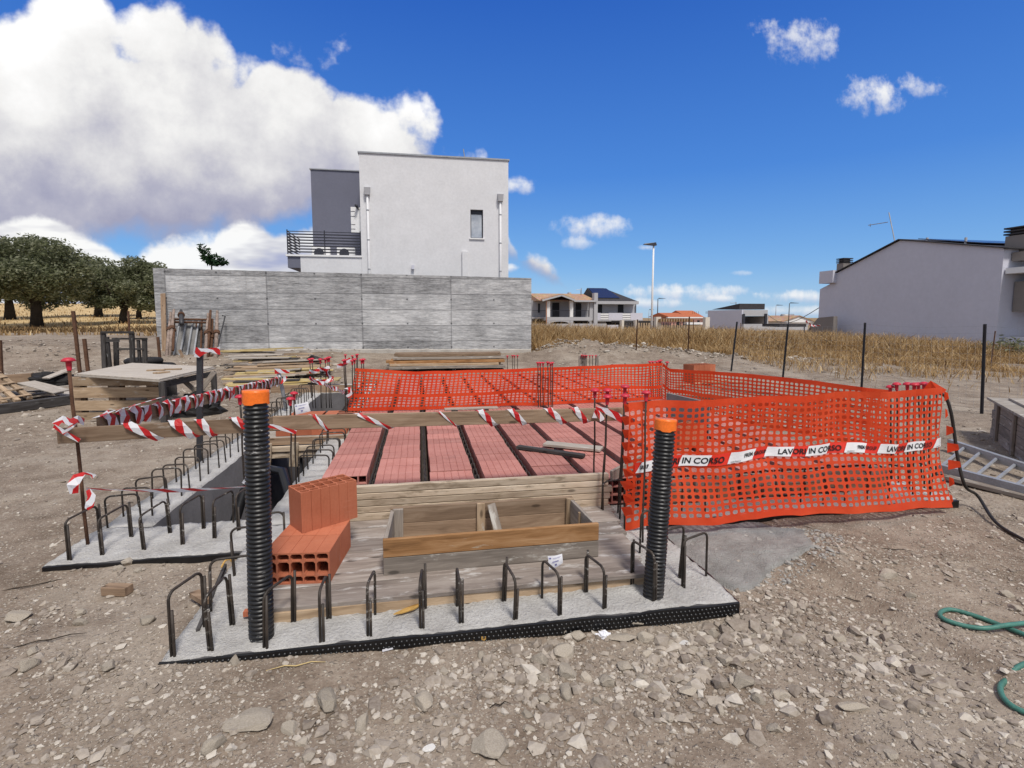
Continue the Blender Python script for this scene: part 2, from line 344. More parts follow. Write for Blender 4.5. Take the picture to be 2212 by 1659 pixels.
def rockmat(name, lo, hi):
    m, t, b = mat(name, .92, .15); c = objco(t)
    f = t.m('ADD', t.m('MULTIPLY', t.noise(c, 12, 5, .65), .6), t.m('MULTIPLY', t.noise(c, 90, 3, .6), .4))
    col = t.ramp(f, [(.3, lo), (.7, hi)])
    br = t.m('MULTIPLY_ADD', t.n('ObjectInfo').outputs['Random'], .4, .78)
    vs = t.n('VectorMath', operation='SCALE'); vs.inputs[0].default_value = (1, 1, 1); t.set(vs.inputs['Scale'], br)
    t.set(b.inputs['Base Color'], t.mix(1, col, vs.outputs[0], 'MULTIPLY')); bump(t, b, f, .6, .01)
    return m
MT['rock'] = rockmat('limestone_rock', (.25, .21, .165), (.50, .445, .37))
MT['rock_white'] = rockmat('white_stone', (.55, .53, .5), (.74, .72, .69))
def gravelmat():
    m, t, b = mat('gravel', .92, .15); c = t.n('TexCoord').outputs['Object']
    g = t.n('NewGeometry').outputs['Random Per Island']
    col = t.mix(.45, t.ramp(g, [(0, (.12, .09, .068)), (.4, (.25, .205, .162)), (.75, (.42, .365, .30)), (1, (.68, .63, .55))]), t.ramp(t.noise(c, 50, 4, .6), [(.3, (.20, .165, .135)), (.7, (.42, .375, .33))]))
    t.set(b.inputs['Base Color'], col); return m
MT['gravel'] = gravelmat()
def islmat(name, stops, rough=.8, transl=.35):
    m, t, b = mat(name, rough, .2); g = t.n('NewGeometry').outputs['Random Per Island']; col = t.ramp(g, stops)
    t.set(b.inputs['Base Color'], col)
    tr = t.n('BsdfTranslucent'); t.set(tr.inputs[0], col)
    mx = t.n('MixShader'); mx.inputs[0].default_value = transl; t.t.links.new(b.outputs[0], mx.inputs[1]); t.t.links.new(tr.outputs[0], mx.inputs[2])
    o = [x for x in t.t.nodes if x.type == 'OUTPUT_MATERIAL'][0]; t.t.links.new(mx.outputs[0], o.inputs[0])
    return m
MT['olive'] = islmat('olive_leaves', [(0, (.075, .088, .04)), (.45, (.16, .175, .092)), (.8, (.26, .27, .165)), (1, (.38, .39, .27))], .6, .5)
MT['leaf'] = islmat('green_leaves', [(0, (.012, .035, .012)), (1, (.04, .085, .035))], .5, .3)
MT['bark'] = plain('bark', (.045, .036, .028), .5, 6, .95, .1, .8, 12, .05)
MT['dry'] = islmat('dry_grass', [(0, (.17, .10, .04)), (.35, (.38, .24, .105)), (.75, (.58, .40, .20)), (1, (.72, .57, .34))], .8, .35)
MT['dry_dark'] = islmat('brown_grass', [(0, (.08, .05, .024)), (.6, (.19, .12, .055)), (1, (.30, .20, .10))], .8, .3)
MT['straw'] = plain('straw', (.5, .38, .18), .3, 30, .8, .2, 0)
MT['yellow_scrap'] = plain('yellow_scrap', (.5, .30, .09), .3, 20, .7, .2, .3)
def wallmat():
    m, t, b = mat('board_marked_concrete', .9, .2); c = t.n('TexCoord').outputs['Object']
    sp = t.n('SeparateXYZ'); t.set(sp.inputs[0], c); X, Y, Z = sp.outputs
    st1 = t.noise(t.map(c, (1.1, 1, 9)), 1.2, 6, .70); st2 = t.noise(t.map(c, (4.5, 1, 30)), 1.2, 5, .68); bl = t.noise(c, .8, 4, .6)
    f = t.m('ADD', t.m('ADD', t.m('MULTIPLY', st1, .45), t.m('MULTIPLY', st2, .35)), t.m('MULTIPLY', bl, .2))
    pan = t.m('FLOOR', t.m('DIVIDE', t.m('ADD', X, -.38), 3.45)); row = t.m('FLOOR', t.m('DIVIDE', Z, .62))
    cbn = t.n('CombineXYZ'); t.set(cbn.inputs[0], pan); t.set(cbn.inputs[1], row); wn = t.n('TexWhiteNoise', noise_dimensions='2D'); t.set(wn.inputs[0], cbn.outputs[0])
    f = t.m('ADD', f, t.m('MULTIPLY', t.m('SUBTRACT', wn.outputs['Value'], .5), .11))
    col = t.ramp(f, [(.37, (.12, .12, .122)), (.45, (.26, .26, .265)), (.53, (.41, .41, .415)), (.62, (.62, .62, .62))])
    px_ = t.m('ABSOLUTE', t.m('SUBTRACT', t.m('FRACT', t.m('DIVIDE', t.m('ADD', X, -.38), 3.45)), .5))
    seam = t.smooth(px_, .488, .498)
    pz_ = t.m('ABSOLUTE', t.m('SUBTRACT', t.m('FRACT', t.m('DIVIDE', t.m('ADD', Z, t.m('MULTIPLY', t.m('SUBTRACT', bl, .5), .06)), .62)), .5)); hl = t.smooth(pz_, .455, .49)
    dk = t.m('MAXIMUM', t.m('MULTIPLY', seam, .45), t.m('MULTIPLY', hl, t.m('MULTIPLY_ADD', st1, 1.3, -.15)))
    col = t.mix(t.m('MINIMUM', dk, .8), col, (.085, .085, .092))
    hx = t.m('SUBTRACT', t.m('FRACT', t.m('DIVIDE', t.m('ADD', X, .48), 1.725)), .5); hz = t.m('SUBTRACT', t.m('FRACT', t.m('DIVIDE', t.m('ADD', Z, .1), .95)), .5)
    hd = t.m('SQRT', t.m('ADD', t.m('POWER', t.m('MULTIPLY', hx, 1.725), 2), t.m('POWER', t.m('MULTIPLY', hz, .95), 2))); hole = t.smooth(hd, .045, .025)
    drip = t.m('MULTIPLY', t.smooth(t.noise(t.map(c, (5, 1, .45)), 1.5, 4, .65), .56, .7), t.smooth(Z, 1.6, 3.4))
    col = t.mix(t.m('MULTIPLY', drip, .4), col, (.13, .13, .135)); col = t.mix(t.m('MULTIPLY', hole, .8), col, (.06, .06, .065))
    t.set(b.inputs['Base Color'], col); bump(t, b, t.m('SUBTRACT', f, t.m('MULTIPLY', dk, .3)), .6, .04)
    return m
MT['wall'] = wallmat()
MT['footing'] = concrete('muddy_footing', (.30, .275, .245), (.50, .47, .43), 2.2, .5, .02)

# ------------------------------------------------------------------ mesh helpers
class MB:
    def __init__(s): s.v = []; s.f = []; s.mi = []; s.k = 0; s.uv = None
    def face(s, pts):
        n = len(s.v); s.v += [tuple(p) for p in pts]; s.f.append(tuple(range(n, n+len(pts)))); s.mi.append(s.k)
    def add(s, vs, fs):
        n = len(s.v); s.v += [tuple(p) for p in vs]; s.f += [tuple(i+n for i in f) for f in fs]; s.mi += [s.k]*len(fs)
    def box(s, x0, x1, y0, y1, z0, z1):
        s.hexa([(x0, y0, z0), (x1, y0, z0), (x1, y1, z0), (x0, y1, z0), (x0, y0, z1), (x1, y0, z1), (x1, y1, z1), (x0, y1, z1)]); return s
    def hexa(s, p): s.add(p, [(0, 3, 2, 1), (4, 5, 6, 7), (0, 1, 5, 4), (1, 2, 6, 5), (2, 3, 7, 6), (3, 0, 4, 7)]); return s
    def bar(s, a, b, w, t, up=(0, 0, 1)):
        a = V(a); b = V(b); d = (b-a).normalized(); sd_ = d.cross(V(up))
        if sd_.length < 1e-4: sd_ = d.cross(V((0, 1, 0)))
        sd_.normalize(); u = sd_.cross(d); p = []
        for q in (a, b):
            p += [q-sd_*w/2-u*t/2, q+sd_*w/2-u*t/2, q+sd_*w/2+u*t/2, q-sd_*w/2+u*t/2]
        s.add(p, [(0, 1, 2, 3), (7, 6, 5, 4), (0, 4, 5, 1), (1, 5, 6, 2), (2, 6, 7, 3), (3, 7, 4, 0)]); return s
    def tube(s, path, r, n=8, cap=True):
        P = [V(p) for p in path]; m = len(P); rr = r if isinstance(r, (list, tuple)) else [r]*m
        T = [(P[min(i+1, m-1)]-P[max(i-1, 0)]).normalized() for i in range(m)]
        ref = V((0, 0, 1)) if abs(T[0].z) < .9 else V((1, 0, 0)); u = T[0].cross(ref).normalized(); vs = []
        for i in range(m):
            u = (u-T[i]*u.dot(T[i])).normalized(); w = T[i].cross(u)
            for j in range(n):
                a = 2*PI*j/n; vs.append(P[i]+(u*math.cos(a)+w*math.sin(a))*rr[i])
        fs = [(i*n+j, i*n+(j+1) % n, (i+1)*n+(j+1) % n, (i+1)*n+j) for i in range(m-1) for j in range(n)]
        if cap: fs += [tuple(range(n-1, -1, -1)), tuple(range((m-1)*n, m*n))]
        s.add(vs, fs); return s
    def prism(s, pts, d):
        """polygon (3-D points) pushed along d"""
        n = len(pts); d = V(d); vs = [V(p) for p in pts]+[V(p)+d for p in pts]
        s.add(vs, [tuple(range(n-1, -1, -1)), tuple(range(n, 2*n))]+[(i, (i+1) % n, n+(i+1) % n, n+i) for i in range(n)]); return s
def mkmesh(name, mb, mats, smooth=False):
    me = bpy.data.meshes.new(name)
    me.from_pydata([tuple(v) for v in mb.v], [], mb.f)
    for m in (mats if isinstance(mats, (list, tuple)) else [mats]): me.materials.append(m)
    if any(mb.mi): me.polygons.foreach_set('material_index', mb.mi)
    if smooth: me.polygons.foreach_set('use_smooth', [True]*len(me.polygons))
    if mb.uv:
        ul = me.uv_layers.new(name='UVMap'); idx = np.zeros(len(me.loops), dtype=np.int32); me.loops.foreach_get('vertex_index', idx)
        ul.data.foreach_set('uv', np.array(mb.uv, dtype=np.float32)[idx].ravel())
    me.update(); return me
def tag(o, label=None, cat=None, group=None, kind=None):
    for k, v in (('label', label), ('category', cat), ('group', group), ('kind', kind)):
        if v: o[k] = v
    return o
def link(o, parent=None, M=None):
    COL.objects.link(o)
    M = M if M is not None else Matrix()
    if parent is not None:
        o.parent = parent; A = Matrix(); p = parent; ch = []
        while p: ch.append(p.matrix_basis.copy()); p = p.parent
        for q in reversed(ch): A = A @ q
        o.matrix_basis = A.inverted() @ M
    else: o.matrix_basis = M
    return o
def obj(name, mb, mats, parent=None, M=None, smooth=False, bev=0):
    """mesh given in world coordinates (or local when M is given) -> one object"""
    if M is None:
        vs = np.array([tuple(v) for v in mb.v]); c = (vs.min(0)+vs.max(0))/2; c[2] = vs[:, 2].min()
        mb.v = [tuple(v) for v in (vs-c)]; M = Matrix.Translation(V(c))
    o = bpy.data.objects.new(name, mkmesh(name, mb, mats, smooth)); link(o, parent, M)
    if bev:
        b = o.modifiers.new('bevel', 'BEVEL'); b.width = bev; b.segments = 2; b.limit_method = 'ANGLE'; b.angle_limit = R(40)
    return o
def thing(name, label, cat, loc=(0, 0, 0), group=None, rz=0):
    o = bpy.data.objects.new(name, None); o.empty_display_size = .2; COL.objects.link(o)
    o.matrix_basis = Matrix.Translation(V(loc)) @ Matrix.Rotation(rz, 4, 'Z'); return tag(o, label, cat, group)
def copy_tree(o, M, label=None, group=None, parent=None):
    c = o.copy(); COL.objects.link(c)
    if parent is None: c.matrix_basis = M
    else: c.parent = parent
    if label: c['label'] = label
    if group: c['group'] = group
    for ch in list(o.children): copy_tree(ch, None, None, None, c)
    return c
def board(name, a, b, w, t, m, parent=None, up=(0, 0, 1), bev=.0025, warp=.0):
    """a plank: local x along its length, width across, thickness along 'up'"""
    a = V(a); b = V(b); d = b-a; L = d.length; d.normalize(); sd_ = V(up).cross(d)
    if sd_.length < 1e-4: sd_ = V((0, 1, 0)).cross(d)
    sd_.normalize(); u = d.cross(sd_)
    M = Matrix(((d.x, sd_.x, u.x, (a.x+b.x)/2), (d.y, sd_.y, u.y, (a.y+b.y)/2), (d.z, sd_.z, u.z, (a.z+b.z)/2), (0, 0, 0, 1)))
    mb = MB(); n = max(1, int(L/.35)) if warp else 1
    ph = random.random()*6
    for i in range(n):
        x0 = -L/2+L*i/n; x1 = -L/2+L*(i+1)/n
        z0 = math.sin(ph+x0*1.7)*warp; z1 = math.sin(ph+x1*1.7)*warp
        mb.hexa([(x0, -w/2, z0-t/2), (x1, -w/2, z1-t/2), (x1, w/2, z1-t/2), (x0, w/2, z0-t/2), (x0, -w/2, z0+t/2), (x1, -w/2, z1+t/2), (x1, w/2, z1+t/2), (x0, w/2, z0+t/2)])
    if n > 1:
        k = []
        for i in range(n):
            fs = list(range(i*6, i*6+6)); # drop inner end caps
            k += [j for j in fs if not ((j % 6 == 3 and i < n-1) or (j % 6 == 5 and i > 0))]
        mb.f = [mb.f[j] for j in k]; mb.mi = [0]*len(k)
    o = obj(name, mb, m, parent, M)
    if n > 1:
        w_ = o.modifiers.new('weld', 'WELD'); w_.merge_threshold = .0005
    if bev:
        bm = o.modifiers.new('bevel', 'BEVEL'); bm.width = bev; bm.segments = 1; bm.limit_method = 'ANGLE'; bm.angle_limit = R(40)
    return o
def S(x, a, b):
    t = max(0., min(1., (x-a)/(b-a))); return t*t*(3-2*t)

# ------------------------------------------------------------------ ground
X0, X1, Y0F, YM, YB = -2.6, 5.0, 2.72, 3.97, 13.9      # building outline
MOUNDS = [(5.6, 19.3, 1.5, 1.1, .55), (7.6, 18.2, 1.7, 1.2, .38), (9.6, 17.6, 2.2, 1.2, .26), (13, 15.5, 3, 1.4, .18), (-4.5, 20, 2.5, .8, .25), (-12.5, 19.5, 3.5, 2, .5), (-9, 14.5, 2.2, 1.2, .25), (0, 19.6, 4, .8, .25), (2.2, 2.0, .8, .5, .03), (3.1, 3.2, .7, .35, .05)]
def g(x, y):
    h = .28*S(y, 9, 21)+S(-x, 3, 15)*(S(y, 10, 34)*.75)+S(-x, -2, 22)*max(0, min(y, 110)-34)*.045
    far = S(y, 60, 140)
    h += .05*N.noise(V((x*.33, y*.33, 1.7)))*(1-far)
    d = math.hypot(x, y-3)
    if d < 30:
        h += .022*N.noise(V((x*1.9, y*1.9, 4.1)))+(.010*N.noise(V((x*6.1, y*6.1, 9.2)))+.005*N.noise(V((x*15, y*15, 3.2))) if d < 14 else 0)
    for mx, my, a, b, q in MOUNDS:
        e = ((x-mx)/a)**2+((y-my)/b)**2
        if e < 6: h += q*math.exp(-e)*(1+.35*N.noise(V((x*2.3, y*2.3, 8))))
    w = S(y, 1.2, 2.3)*(1-S(y, 2.9, 3.6)); h += w*(.062-.030*(x+1.3)) if -2.2 < x < 2.8 else 0
    return h
def inside(x, y, e=0.):
    return (X0+e < x < X1-e and YM+e < y < YB-e) or (-1.31+e < x < 1.88-e and Y0F+e < y < YM+e)
def axis(lo, hi, st, far, k=1.16):
    a = list(np.arange(lo, hi, st)); s = st; x = hi
    b = []
    while x < far: b.append(x); s *= k; x += s
    s = st; x = lo; c = []
    while x > -far: s *= k; x -= s; c.append(x)
    return np.array(c[::-1]+a+b)
def build_ground():
    xs = axis(-5.5, 8.5, .062, 900); ys = axis(.9, 9.2, .062, 900)
    nx, ny = len(xs), len(ys); vs = []
    for y in ys:
        for x in xs: vs.append((x, y, g(x, y)-(.12 if inside(x, y, .05) else 0)))
    mb = MB(); mb.v = vs
    for j in range(ny-1):
        for i in range(nx-1):
            cx, cy = (xs[i]+xs[i+1])/2, (ys[j]+ys[j+1])/2
            if X0+.25 < cx < X1-.25 and YM+.3 < cy < YB-.3: continue
            a = j*nx+i; mb.f.append((a, a+1, a+nx+1, a+nx)); mb.mi.append(0)
    o = bpy.data.objects.new('ground', mkmesh('ground', mb, MT['ground'], True)); link(o); tag(o, kind='structure')
build_ground()
def gp(px, py, z=0.):
    r = ray(px, py); k = 1.5; st = .02
    while k < 160:
        p = CP+r*k
        if p.z <= g(p.x, p.y): break
        k += st*k
    for _ in range(12):
        st *= .5; p = CP+r*k
        k += -st*k if p.z <= g(p.x, p.y) else st*k*.9
    return V((p.x, p.y, g(p.x, p.y)))

# ------------------------------------------------------------------ foundation
ZT = .06
def rough_top(mb, x0, x1, y0, y1, zt, zb, st=.03, amp=.016):
    nx = max(1, round((x1-x0)/st)); ny = max(1, round((y1-y0)/st)); n0 = len(mb.v)
    def zz(x, y): return zt+amp*(N.noise(V((x*6, y*6, 2)))*.8+.55*N.noise(V((x*17, y*17, 5)))+.5*N.noise(V((x*38, y*38, 7))))
    for j in range(ny+1):
        for i in range(nx+1):
            x = x0+(x1-x0)*i/nx; y = y0+(y1-y0)*j/ny; mb.v.append((x, y, zz(x, y)))
    for j in range(ny):
        for i in range(nx):
            a = n0+j*(nx+1)+i; mb.f.append((a, a+1, a+nx+2, a+nx+1)); mb.mi.append(mb.k)
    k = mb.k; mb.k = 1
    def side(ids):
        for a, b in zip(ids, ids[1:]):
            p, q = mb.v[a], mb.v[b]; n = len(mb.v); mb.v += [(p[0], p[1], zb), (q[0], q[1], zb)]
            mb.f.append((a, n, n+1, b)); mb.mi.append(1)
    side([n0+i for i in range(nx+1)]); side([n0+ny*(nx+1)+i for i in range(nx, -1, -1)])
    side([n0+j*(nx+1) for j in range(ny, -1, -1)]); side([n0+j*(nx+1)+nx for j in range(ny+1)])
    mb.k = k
found = thing('concrete_foundation', 'fresh pale concrete foundation walls round the unfinished floor, edged with black membrane', 'foundation', (0, 3, 0))
mb = MB()
for a in ((-1.31, 1.88, 2.72, 3.97, -.4), (-2.6, -1.31, 3.97, 4.6, -2.6), (-1.31, 1.88, 3.97, 4.45, -2.6), (1.88, 5.0, 3.97, 4.5, -2.6)): rough_top(mb, *a[:4], ZT, a[4])
for a in ((-2.6, -2.2, 4.6, YB, -2.6), (-1.32, -.92, 4.45, YB, -2.6), (4.6, 5.0, 4.5, YB, -2.6), (-.92, 4.6, YB-.4, YB, -2.6), (-2.2, -1.32, 12.2, YB, -2.6)): rough_top(mb, *a[:4], ZT, a[4], .09)
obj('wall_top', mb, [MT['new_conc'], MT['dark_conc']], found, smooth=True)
obj('pit_floor', MB().box(-2.2, 4.6, 4.6, YB-.4, -2.7, -2.6), MT['membrane'], found)  # floor coloured black to imitate the deep shade in the pit
def membrane(pts, zlo, ztop, dim=True, nm='dimple_membrane'):
    mb = MB(); a = V(pts[0]); b = V(pts[1]); d = b-a; L = d.length; d.normalize(); nrm = V((d.y, -d.x, 0)); n = max(2, int(L/.06)); n0 = len(mb.v)
    for i in range(n+1):
        p = a+d*(L*i/n); z = ztop+.012*N.noise(V((p.x*3, p.y*3, 0)))+.004*N.noise(V((p.x*17, p.y*17, 0)))
        off = nrm*(.012+.008*N.noise(V((p.x*4, 7, 0))))
        mb.v += [tuple(p+off+V((0, 0, zlo))), tuple(p+off+V((0, 0, z))), tuple(p+off-nrm*.012+V((0, 0, z+.004)))]
    for i in range(n):
        q = n0+i*3
        for e in (0, 1): mb.f.append((q+e, q+3+e, q+4+e, q+1+e)); mb.mi.append(0)
    o = obj(nm, mb, MT['membrane'], found)
    if dim:
        mb = MB(); st = .027
        for i in range(int(L/st)):
            for r in range(4):
                s = i*st+(r % 2)*st/2; p = a+d*s+nrm*(.012+.008*N.noise(V(((a+d*s).x*4, 7, 0)))); z = ztop-.018-r*.024; n0 = len(mb.v)
                if z < zlo: continue
                for k in range(6):
                    an = 2*PI*k/6
                    for rr, h in ((.0095, 0), (.0065, .007)): mb.v.append(tuple(p+d*math.cos(an)*rr+nrm*h+V((0, 0, z+math.sin(an)*rr))))
                for k in range(6):
                    q = n0+k*2; w = n0+((k+1) % 6)*2; mb.f.append((q, w, w+1, q+1)); mb.mi.append(0)
                mb.f.append(tuple(n0+k*2+1 for k in range(6))); mb.mi.append(0)
        obj('dimples', mb, MT['membrane'], o, smooth=True)
membrane([(-1.31, 2.72, 0), (1.885, 2.715, 0)], -.2, .055)
membrane([(1.885, 2.72, 0), (1.885, 3.95, 0)], -.2, .055, False)
membrane([(-2.6, 3.97, 0), (-1.33, 3.97, 0)], -.2, .05, False)
membrane([(1.9, 3.96, 0), (5.0, 3.96, 0)], -.2, .05, False)
# spilled cement on the dirt beside it
def patch(name, pts, m, h=.02):
    c = V((sum(p[0] for p in pts)/len(pts), sum(p[1] for p in pts)/len(pts), 0)); ring = []
    P = [V((p[0], p[1], 0)) for p in pts]
    out = []
    for i in range(len(P)):
        a, b = P[i], P[(i+1) % len(P)]
        for k in range(5):
            q = a.lerp(b, k/5); q = q+(q-c)*.10*N.noise(V((q.x*5, q.y*5, 3))); out.append(q)
    mb = MB(); n = len(out); rings = [1.0, .93, .8, .65, .5, .35, .2]
    for ri, s in enumerate(rings):
        for q in out:
            p = c+(q-c)*s; mb.v.append((p.x, p.y, g(p.x, p.y)+(-.012 if ri == 0 else h+.012*N.noise(V((p.x*6, p.y*6, 1)))+.008*N.noise(V((p.x*20, p.y*20, 1))))))
    mb.v.append((c.x, c.y, g(c.x, c.y)+h))
    for r in range(len(rings)-1):
        for i in range(n): mb.f.append((r*n+i, r*n+(i+1) % n, (r+1)*n+(i+1) % n, (r+1)*n+i)); mb.mi.append(0)
    for i in range(n): mb.f.append(((len(rings)-1)*n+i, (len(rings)-1)*n+(i+1) % n, len(mb.v)-1)); mb.mi.append(0)
    o = obj(name, mb, m, smooth=True); return tag(o, kind='structure')
MT['spill'] = concrete('spilled_cement', (.23, .22, .205), (.48, .47, .45), 7, 1.0, .04)
pp = [onz(*q) for q in ((1390, 1150), (1500, 1130), (1640, 1128), (1735, 1150), (1768, 1195), (1715, 1212), (1670, 1225), (1640, 1262), (1590, 1270), (1560, 1262), (1500, 1225), (1440, 1200))]
patch('cement_spill', [(p.x, p.y) for p in pp], MT['spill'])

# ------------------------------------------------------------------ rebar loops
def loop_mb(span, h, r=.007, lap=(0, 0), rad=.045):
    """inverted U along local y, feet at z=0; lap = bars lashed beside the legs"""
    mb = MB(); p = [(0, -span/2, -.08), (0, -span/2, h-rad)]
    for k in range(1, 6): a = PI-(PI/2)*k/6; p.append((0, -span/2+rad+rad*math.cos(a), h-rad+rad*math.sin(a)))
    p += [(0, -span/2+rad, h), (0, span/2-rad, h)]
    for k in range(1, 6): a = PI/2-(PI/2)*k/6; p.append((0, span/2-rad+rad*math.cos(a), h-rad+rad*math.sin(a)))
    p += [(0, span/2, h-rad), (0, span/2, -.08)]
    mb.tube(p, r, 7)
    for y, hh in ((-span/2, lap[0]), (span/2, lap[1])):
        if hh: mb.tube([(2.1*r, y+.002, -.08), (2.1*r, y, hh)], r, 7)
    return mb
def loop(x, y, span, h, rz, lap, label, group, tilt=0., me={}):
    h = round(h*random.choice((.94, 1., 1.05)), 2); tilt += R(random.uniform(-4, 4)); rz += R(random.uniform(-4, 4))
    key = (round(span, 2), round(h, 2), lap)
    M = Matrix.Translation(V((x, y, ZT))) @ Matrix.Rotation(rz, 4, 'Z') @ Matrix.Rotation(tilt, 4, 'X')
    if key not in me: me[key] = mkmesh('rebar_loop', loop_mb(span, h, .0078, lap), MT['rebar_splash'], True)
    o = bpy.data.objects.new('rebar_loop', me[key]); link(o, None, M)
    return tag(o, label, 'rebar loop', group)
LF = ('black bent rebar loop standing in the front concrete strip before the plank deck', 'rebar loops along the front concrete strip')
for i, (px, py, sp, h, lap, rz, tl) in enumerate([(452, 1405, .22, .30, (.24, .3), -8, 0), (570, 1398, .24, .30, (.27, .30), -22, 0), (690, 1386, .2, .27, (.2, .27), -4, -3), (795, 1371, .2, .29, (.19, 0), -6, 0), (908, 1358, .19, .28, (.22, .28), -5, 2), (995, 1346, .18, .27, (.27, .17), 4, 0), (1110, 1338, .2, .28, (.2, .28), 9, 5), (1207, 1328, .2, .27, (.23, 0), 16, 0), (1302, 1314, .2, .27, (.2, .27), 12, 4), (1412, 1300, .22, .30, (.24, .3), 14, 0)]):
    p = onz(px, py, ZT); loop(p.x-.5*sp*math.sin(R(rz)), p.y+sp/2*math.cos(R(rz)), sp, h, R(rz), lap, *LF, tilt=R(tl))
loop(1.56, 2.99, .26, .34, R(-62), (.0, .3), 'bent rebar loop leaning over the cement spill near the right pipe, longer than its neighbour', 'rebar loops at the right front corner', R(-6))
loop(1.74, 2.98, .24, .33, R(-68), (.28, 0), 'bent rebar loop at the outermost right front corner of the concrete strip', 'rebar loops at the right front corner', R(4))
for (x, y, rz) in ((1.66, 3.45, -80), (1.70, 3.82, -88), (1.62, 4.1, -84)):
    loop(x, y, .2, .33, R(rz), (0, .28), 'bent rebar loop at the left foot of the orange net behind the right pipe', 'rebar loops by the right pipe')
for (x, y, rz, h) in ((-1.24, 2.88, -20, .33), (-1.12, 3.2, -80, .30), (-1.13, 3.62, -85, .30), (-1.12, 3.9, -80, .3)):
    loop(x, y, .24, h, R(rz), (.24, .3), 'bent rebar loop on the short concrete return left of the left black pipe', 'rebar loops left of the left pipe')
for px, py, lap in ((150, 1212, (.26, .30)), (222, 1200, (.2, .28)), (313, 1190, (.22, .28)), (395, 1178, (.24, .28)), (466, 1165, (.24, 0)), (520, 1148, (.2, .28))):
    p = onz(px, py, ZT); loop(p.x, p.y+.17, .30, .29, R(-6+random.uniform(-4, 4)), lap, 'bent rebar loop on the near end of the left concrete strip', 'rebar loops on the near left strip')
y = 4.62; i = 0
while y < 12.0:
    loop(-2.42+random.uniform(-.015, .015), y, .24, .27+random.uniform(-.015, .015), R(90+random.uniform(-6, 6)), (0, 0), 'bent rebar loop in the long row on the left foundation wall', 'rebar loops along the left foundation wall'); y += .24+random.uniform(-.02, .02)
y = 5.6
while y < 12.6:
    loop(-1.12+random.uniform(-.012, .012), y, .30, .26+random.uniform(-.015, .015), R(90+random.uniform(-4, 4)), (0, 0), 'bent rebar loop between the dark pit and the red block floor', 'rebar loops along the pit edge'); y += .235+random.uniform(-.02, .02)
x = 2.0
while x < 4.85:
    loop(x, 4.2, .24, .29, R(random.uniform(-6, 6)), (0, .24), 'bent rebar loop on the front wall seen through the front orange net', 'rebar loops behind the front net'); x += .235
# ------------------------------------------------------------------ floor blocks and lattice joists
PITCH, GAP0 = .49, -.46
rows = [GAP0-PITCH/2+PITCH*k for k in range(11)]
def floor_block():
    mb = MB(); w, l, h = .395, .266, .235
    # top with shallow grooves along the row
    xs = [-w/2]; gv = (-.13, -.066, 0, .066, .13)
    for q in gv: xs += [q-.004, q, q+.004]
    xs.append(w/2); zt = [0]+[0, -.006, 0]*5+[0]
    for a, b, za, zb in zip(xs, xs[1:], zt, zt[1:]): mb.face([(a, -l/2, za), (b, -l/2, zb), (b, l/2, zb), (a, l/2, za)])
    mb.face([(-w/2, -l/2, 0), (-w/2, l/2, 0), (-w/2, l/2, -h), (-w/2, -l/2, -h)]); mb.face([(w/2, l/2, 0), (w/2, -l/2, 0), (w/2, -l/2, -h), (w/2, l/2, -h)])
    # webbed ends: three by five cells
    t = .011
    for y, s in ((-l/2, 1), (l/2, -1)):
        nx, nz = 5, 3; X = [-w/2+w*i/nx for i in range(nx+1)]; Z = [-h*i/nz for i in range(nz+1)]
        for i in range(nx+1):
            a = max(-w/2, X[i]-t/2); b = min(w/2, X[i]+t/2); mb.face([(a, y, 0), (b, y, 0), (b, y, -h), (a, y, -h)])
        for i in range(nx):
            for j in range(nz+1):
                a = min(0, Z[j]+t/2); b = max(-h, Z[j]-t/2); mb.face([(X[i]+t/2, y, a), (X[i+1]-t/2, y, a), (X[i+1]-t/2, y, b), (X[i]+t/2, y, b)])
            for j in range(nz):
                p = [(X[i]+t/2, Z[j]-t/2), (X[i+1]-t/2, Z[j]-t/2), (X[i+1]-t/2, Z[j+1]+t/2), (X[i]+t/2, Z[j+1]+t/2)]; n = len(mb.v)
                mb.v += [(q[0], y, q[1]) for q in p]+[(q[0], y+s*l*.49, q[1]) for q in p]
                for k in range(4): mb.f.append((n+k, n+(k+1) % 4, n+4+(k+1) % 4, n+4+k)); mb.mi.append(0)
    return mb
spots = []
for k, xr in enumerate(rows):
    y = {0: 4.85}.get(k, 4.32)
    if k >= 5: y = 4.36
    while y < 13.0:
        spots.append((xr+random.uniform(-.004, .004), y+.135, .32+random.uniform(-.004, .004), random.uniform(-.012, .012))); y += .27
spots.sort(key=lambda s: math.hypot(s[0], s[1]))
bme = mkmesh('floor_block', floor_block(), MT['clay_floor'])
rest = MB()
for i, (x, y, z, rz) in enumerate(spots):
    M = Matrix.Translation(V((x, y, z))) @ Matrix.Rotation(rz, 4, 'Z')
    if i < 298:
        o = bpy.data.objects.new('floor_block', bme); link(o, None, M)
        tag(o, 'ribbed pinkish red hollow clay block laid in a floor row between lattice joists', 'clay block', 'clay blocks of the floor rows')
    else:
        n = len(rest.v); rest.v += [tuple(M @ V(v.co)) for v in bme.vertices]; rest.f += [tuple(q+n for q in p.vertices) for p in bme.polygons]; rest.mi += [0]*len(bme.polygons)
if rest.f: tag(obj('far_floor_blocks', rest, MT['clay_floor']), kind='stuff')
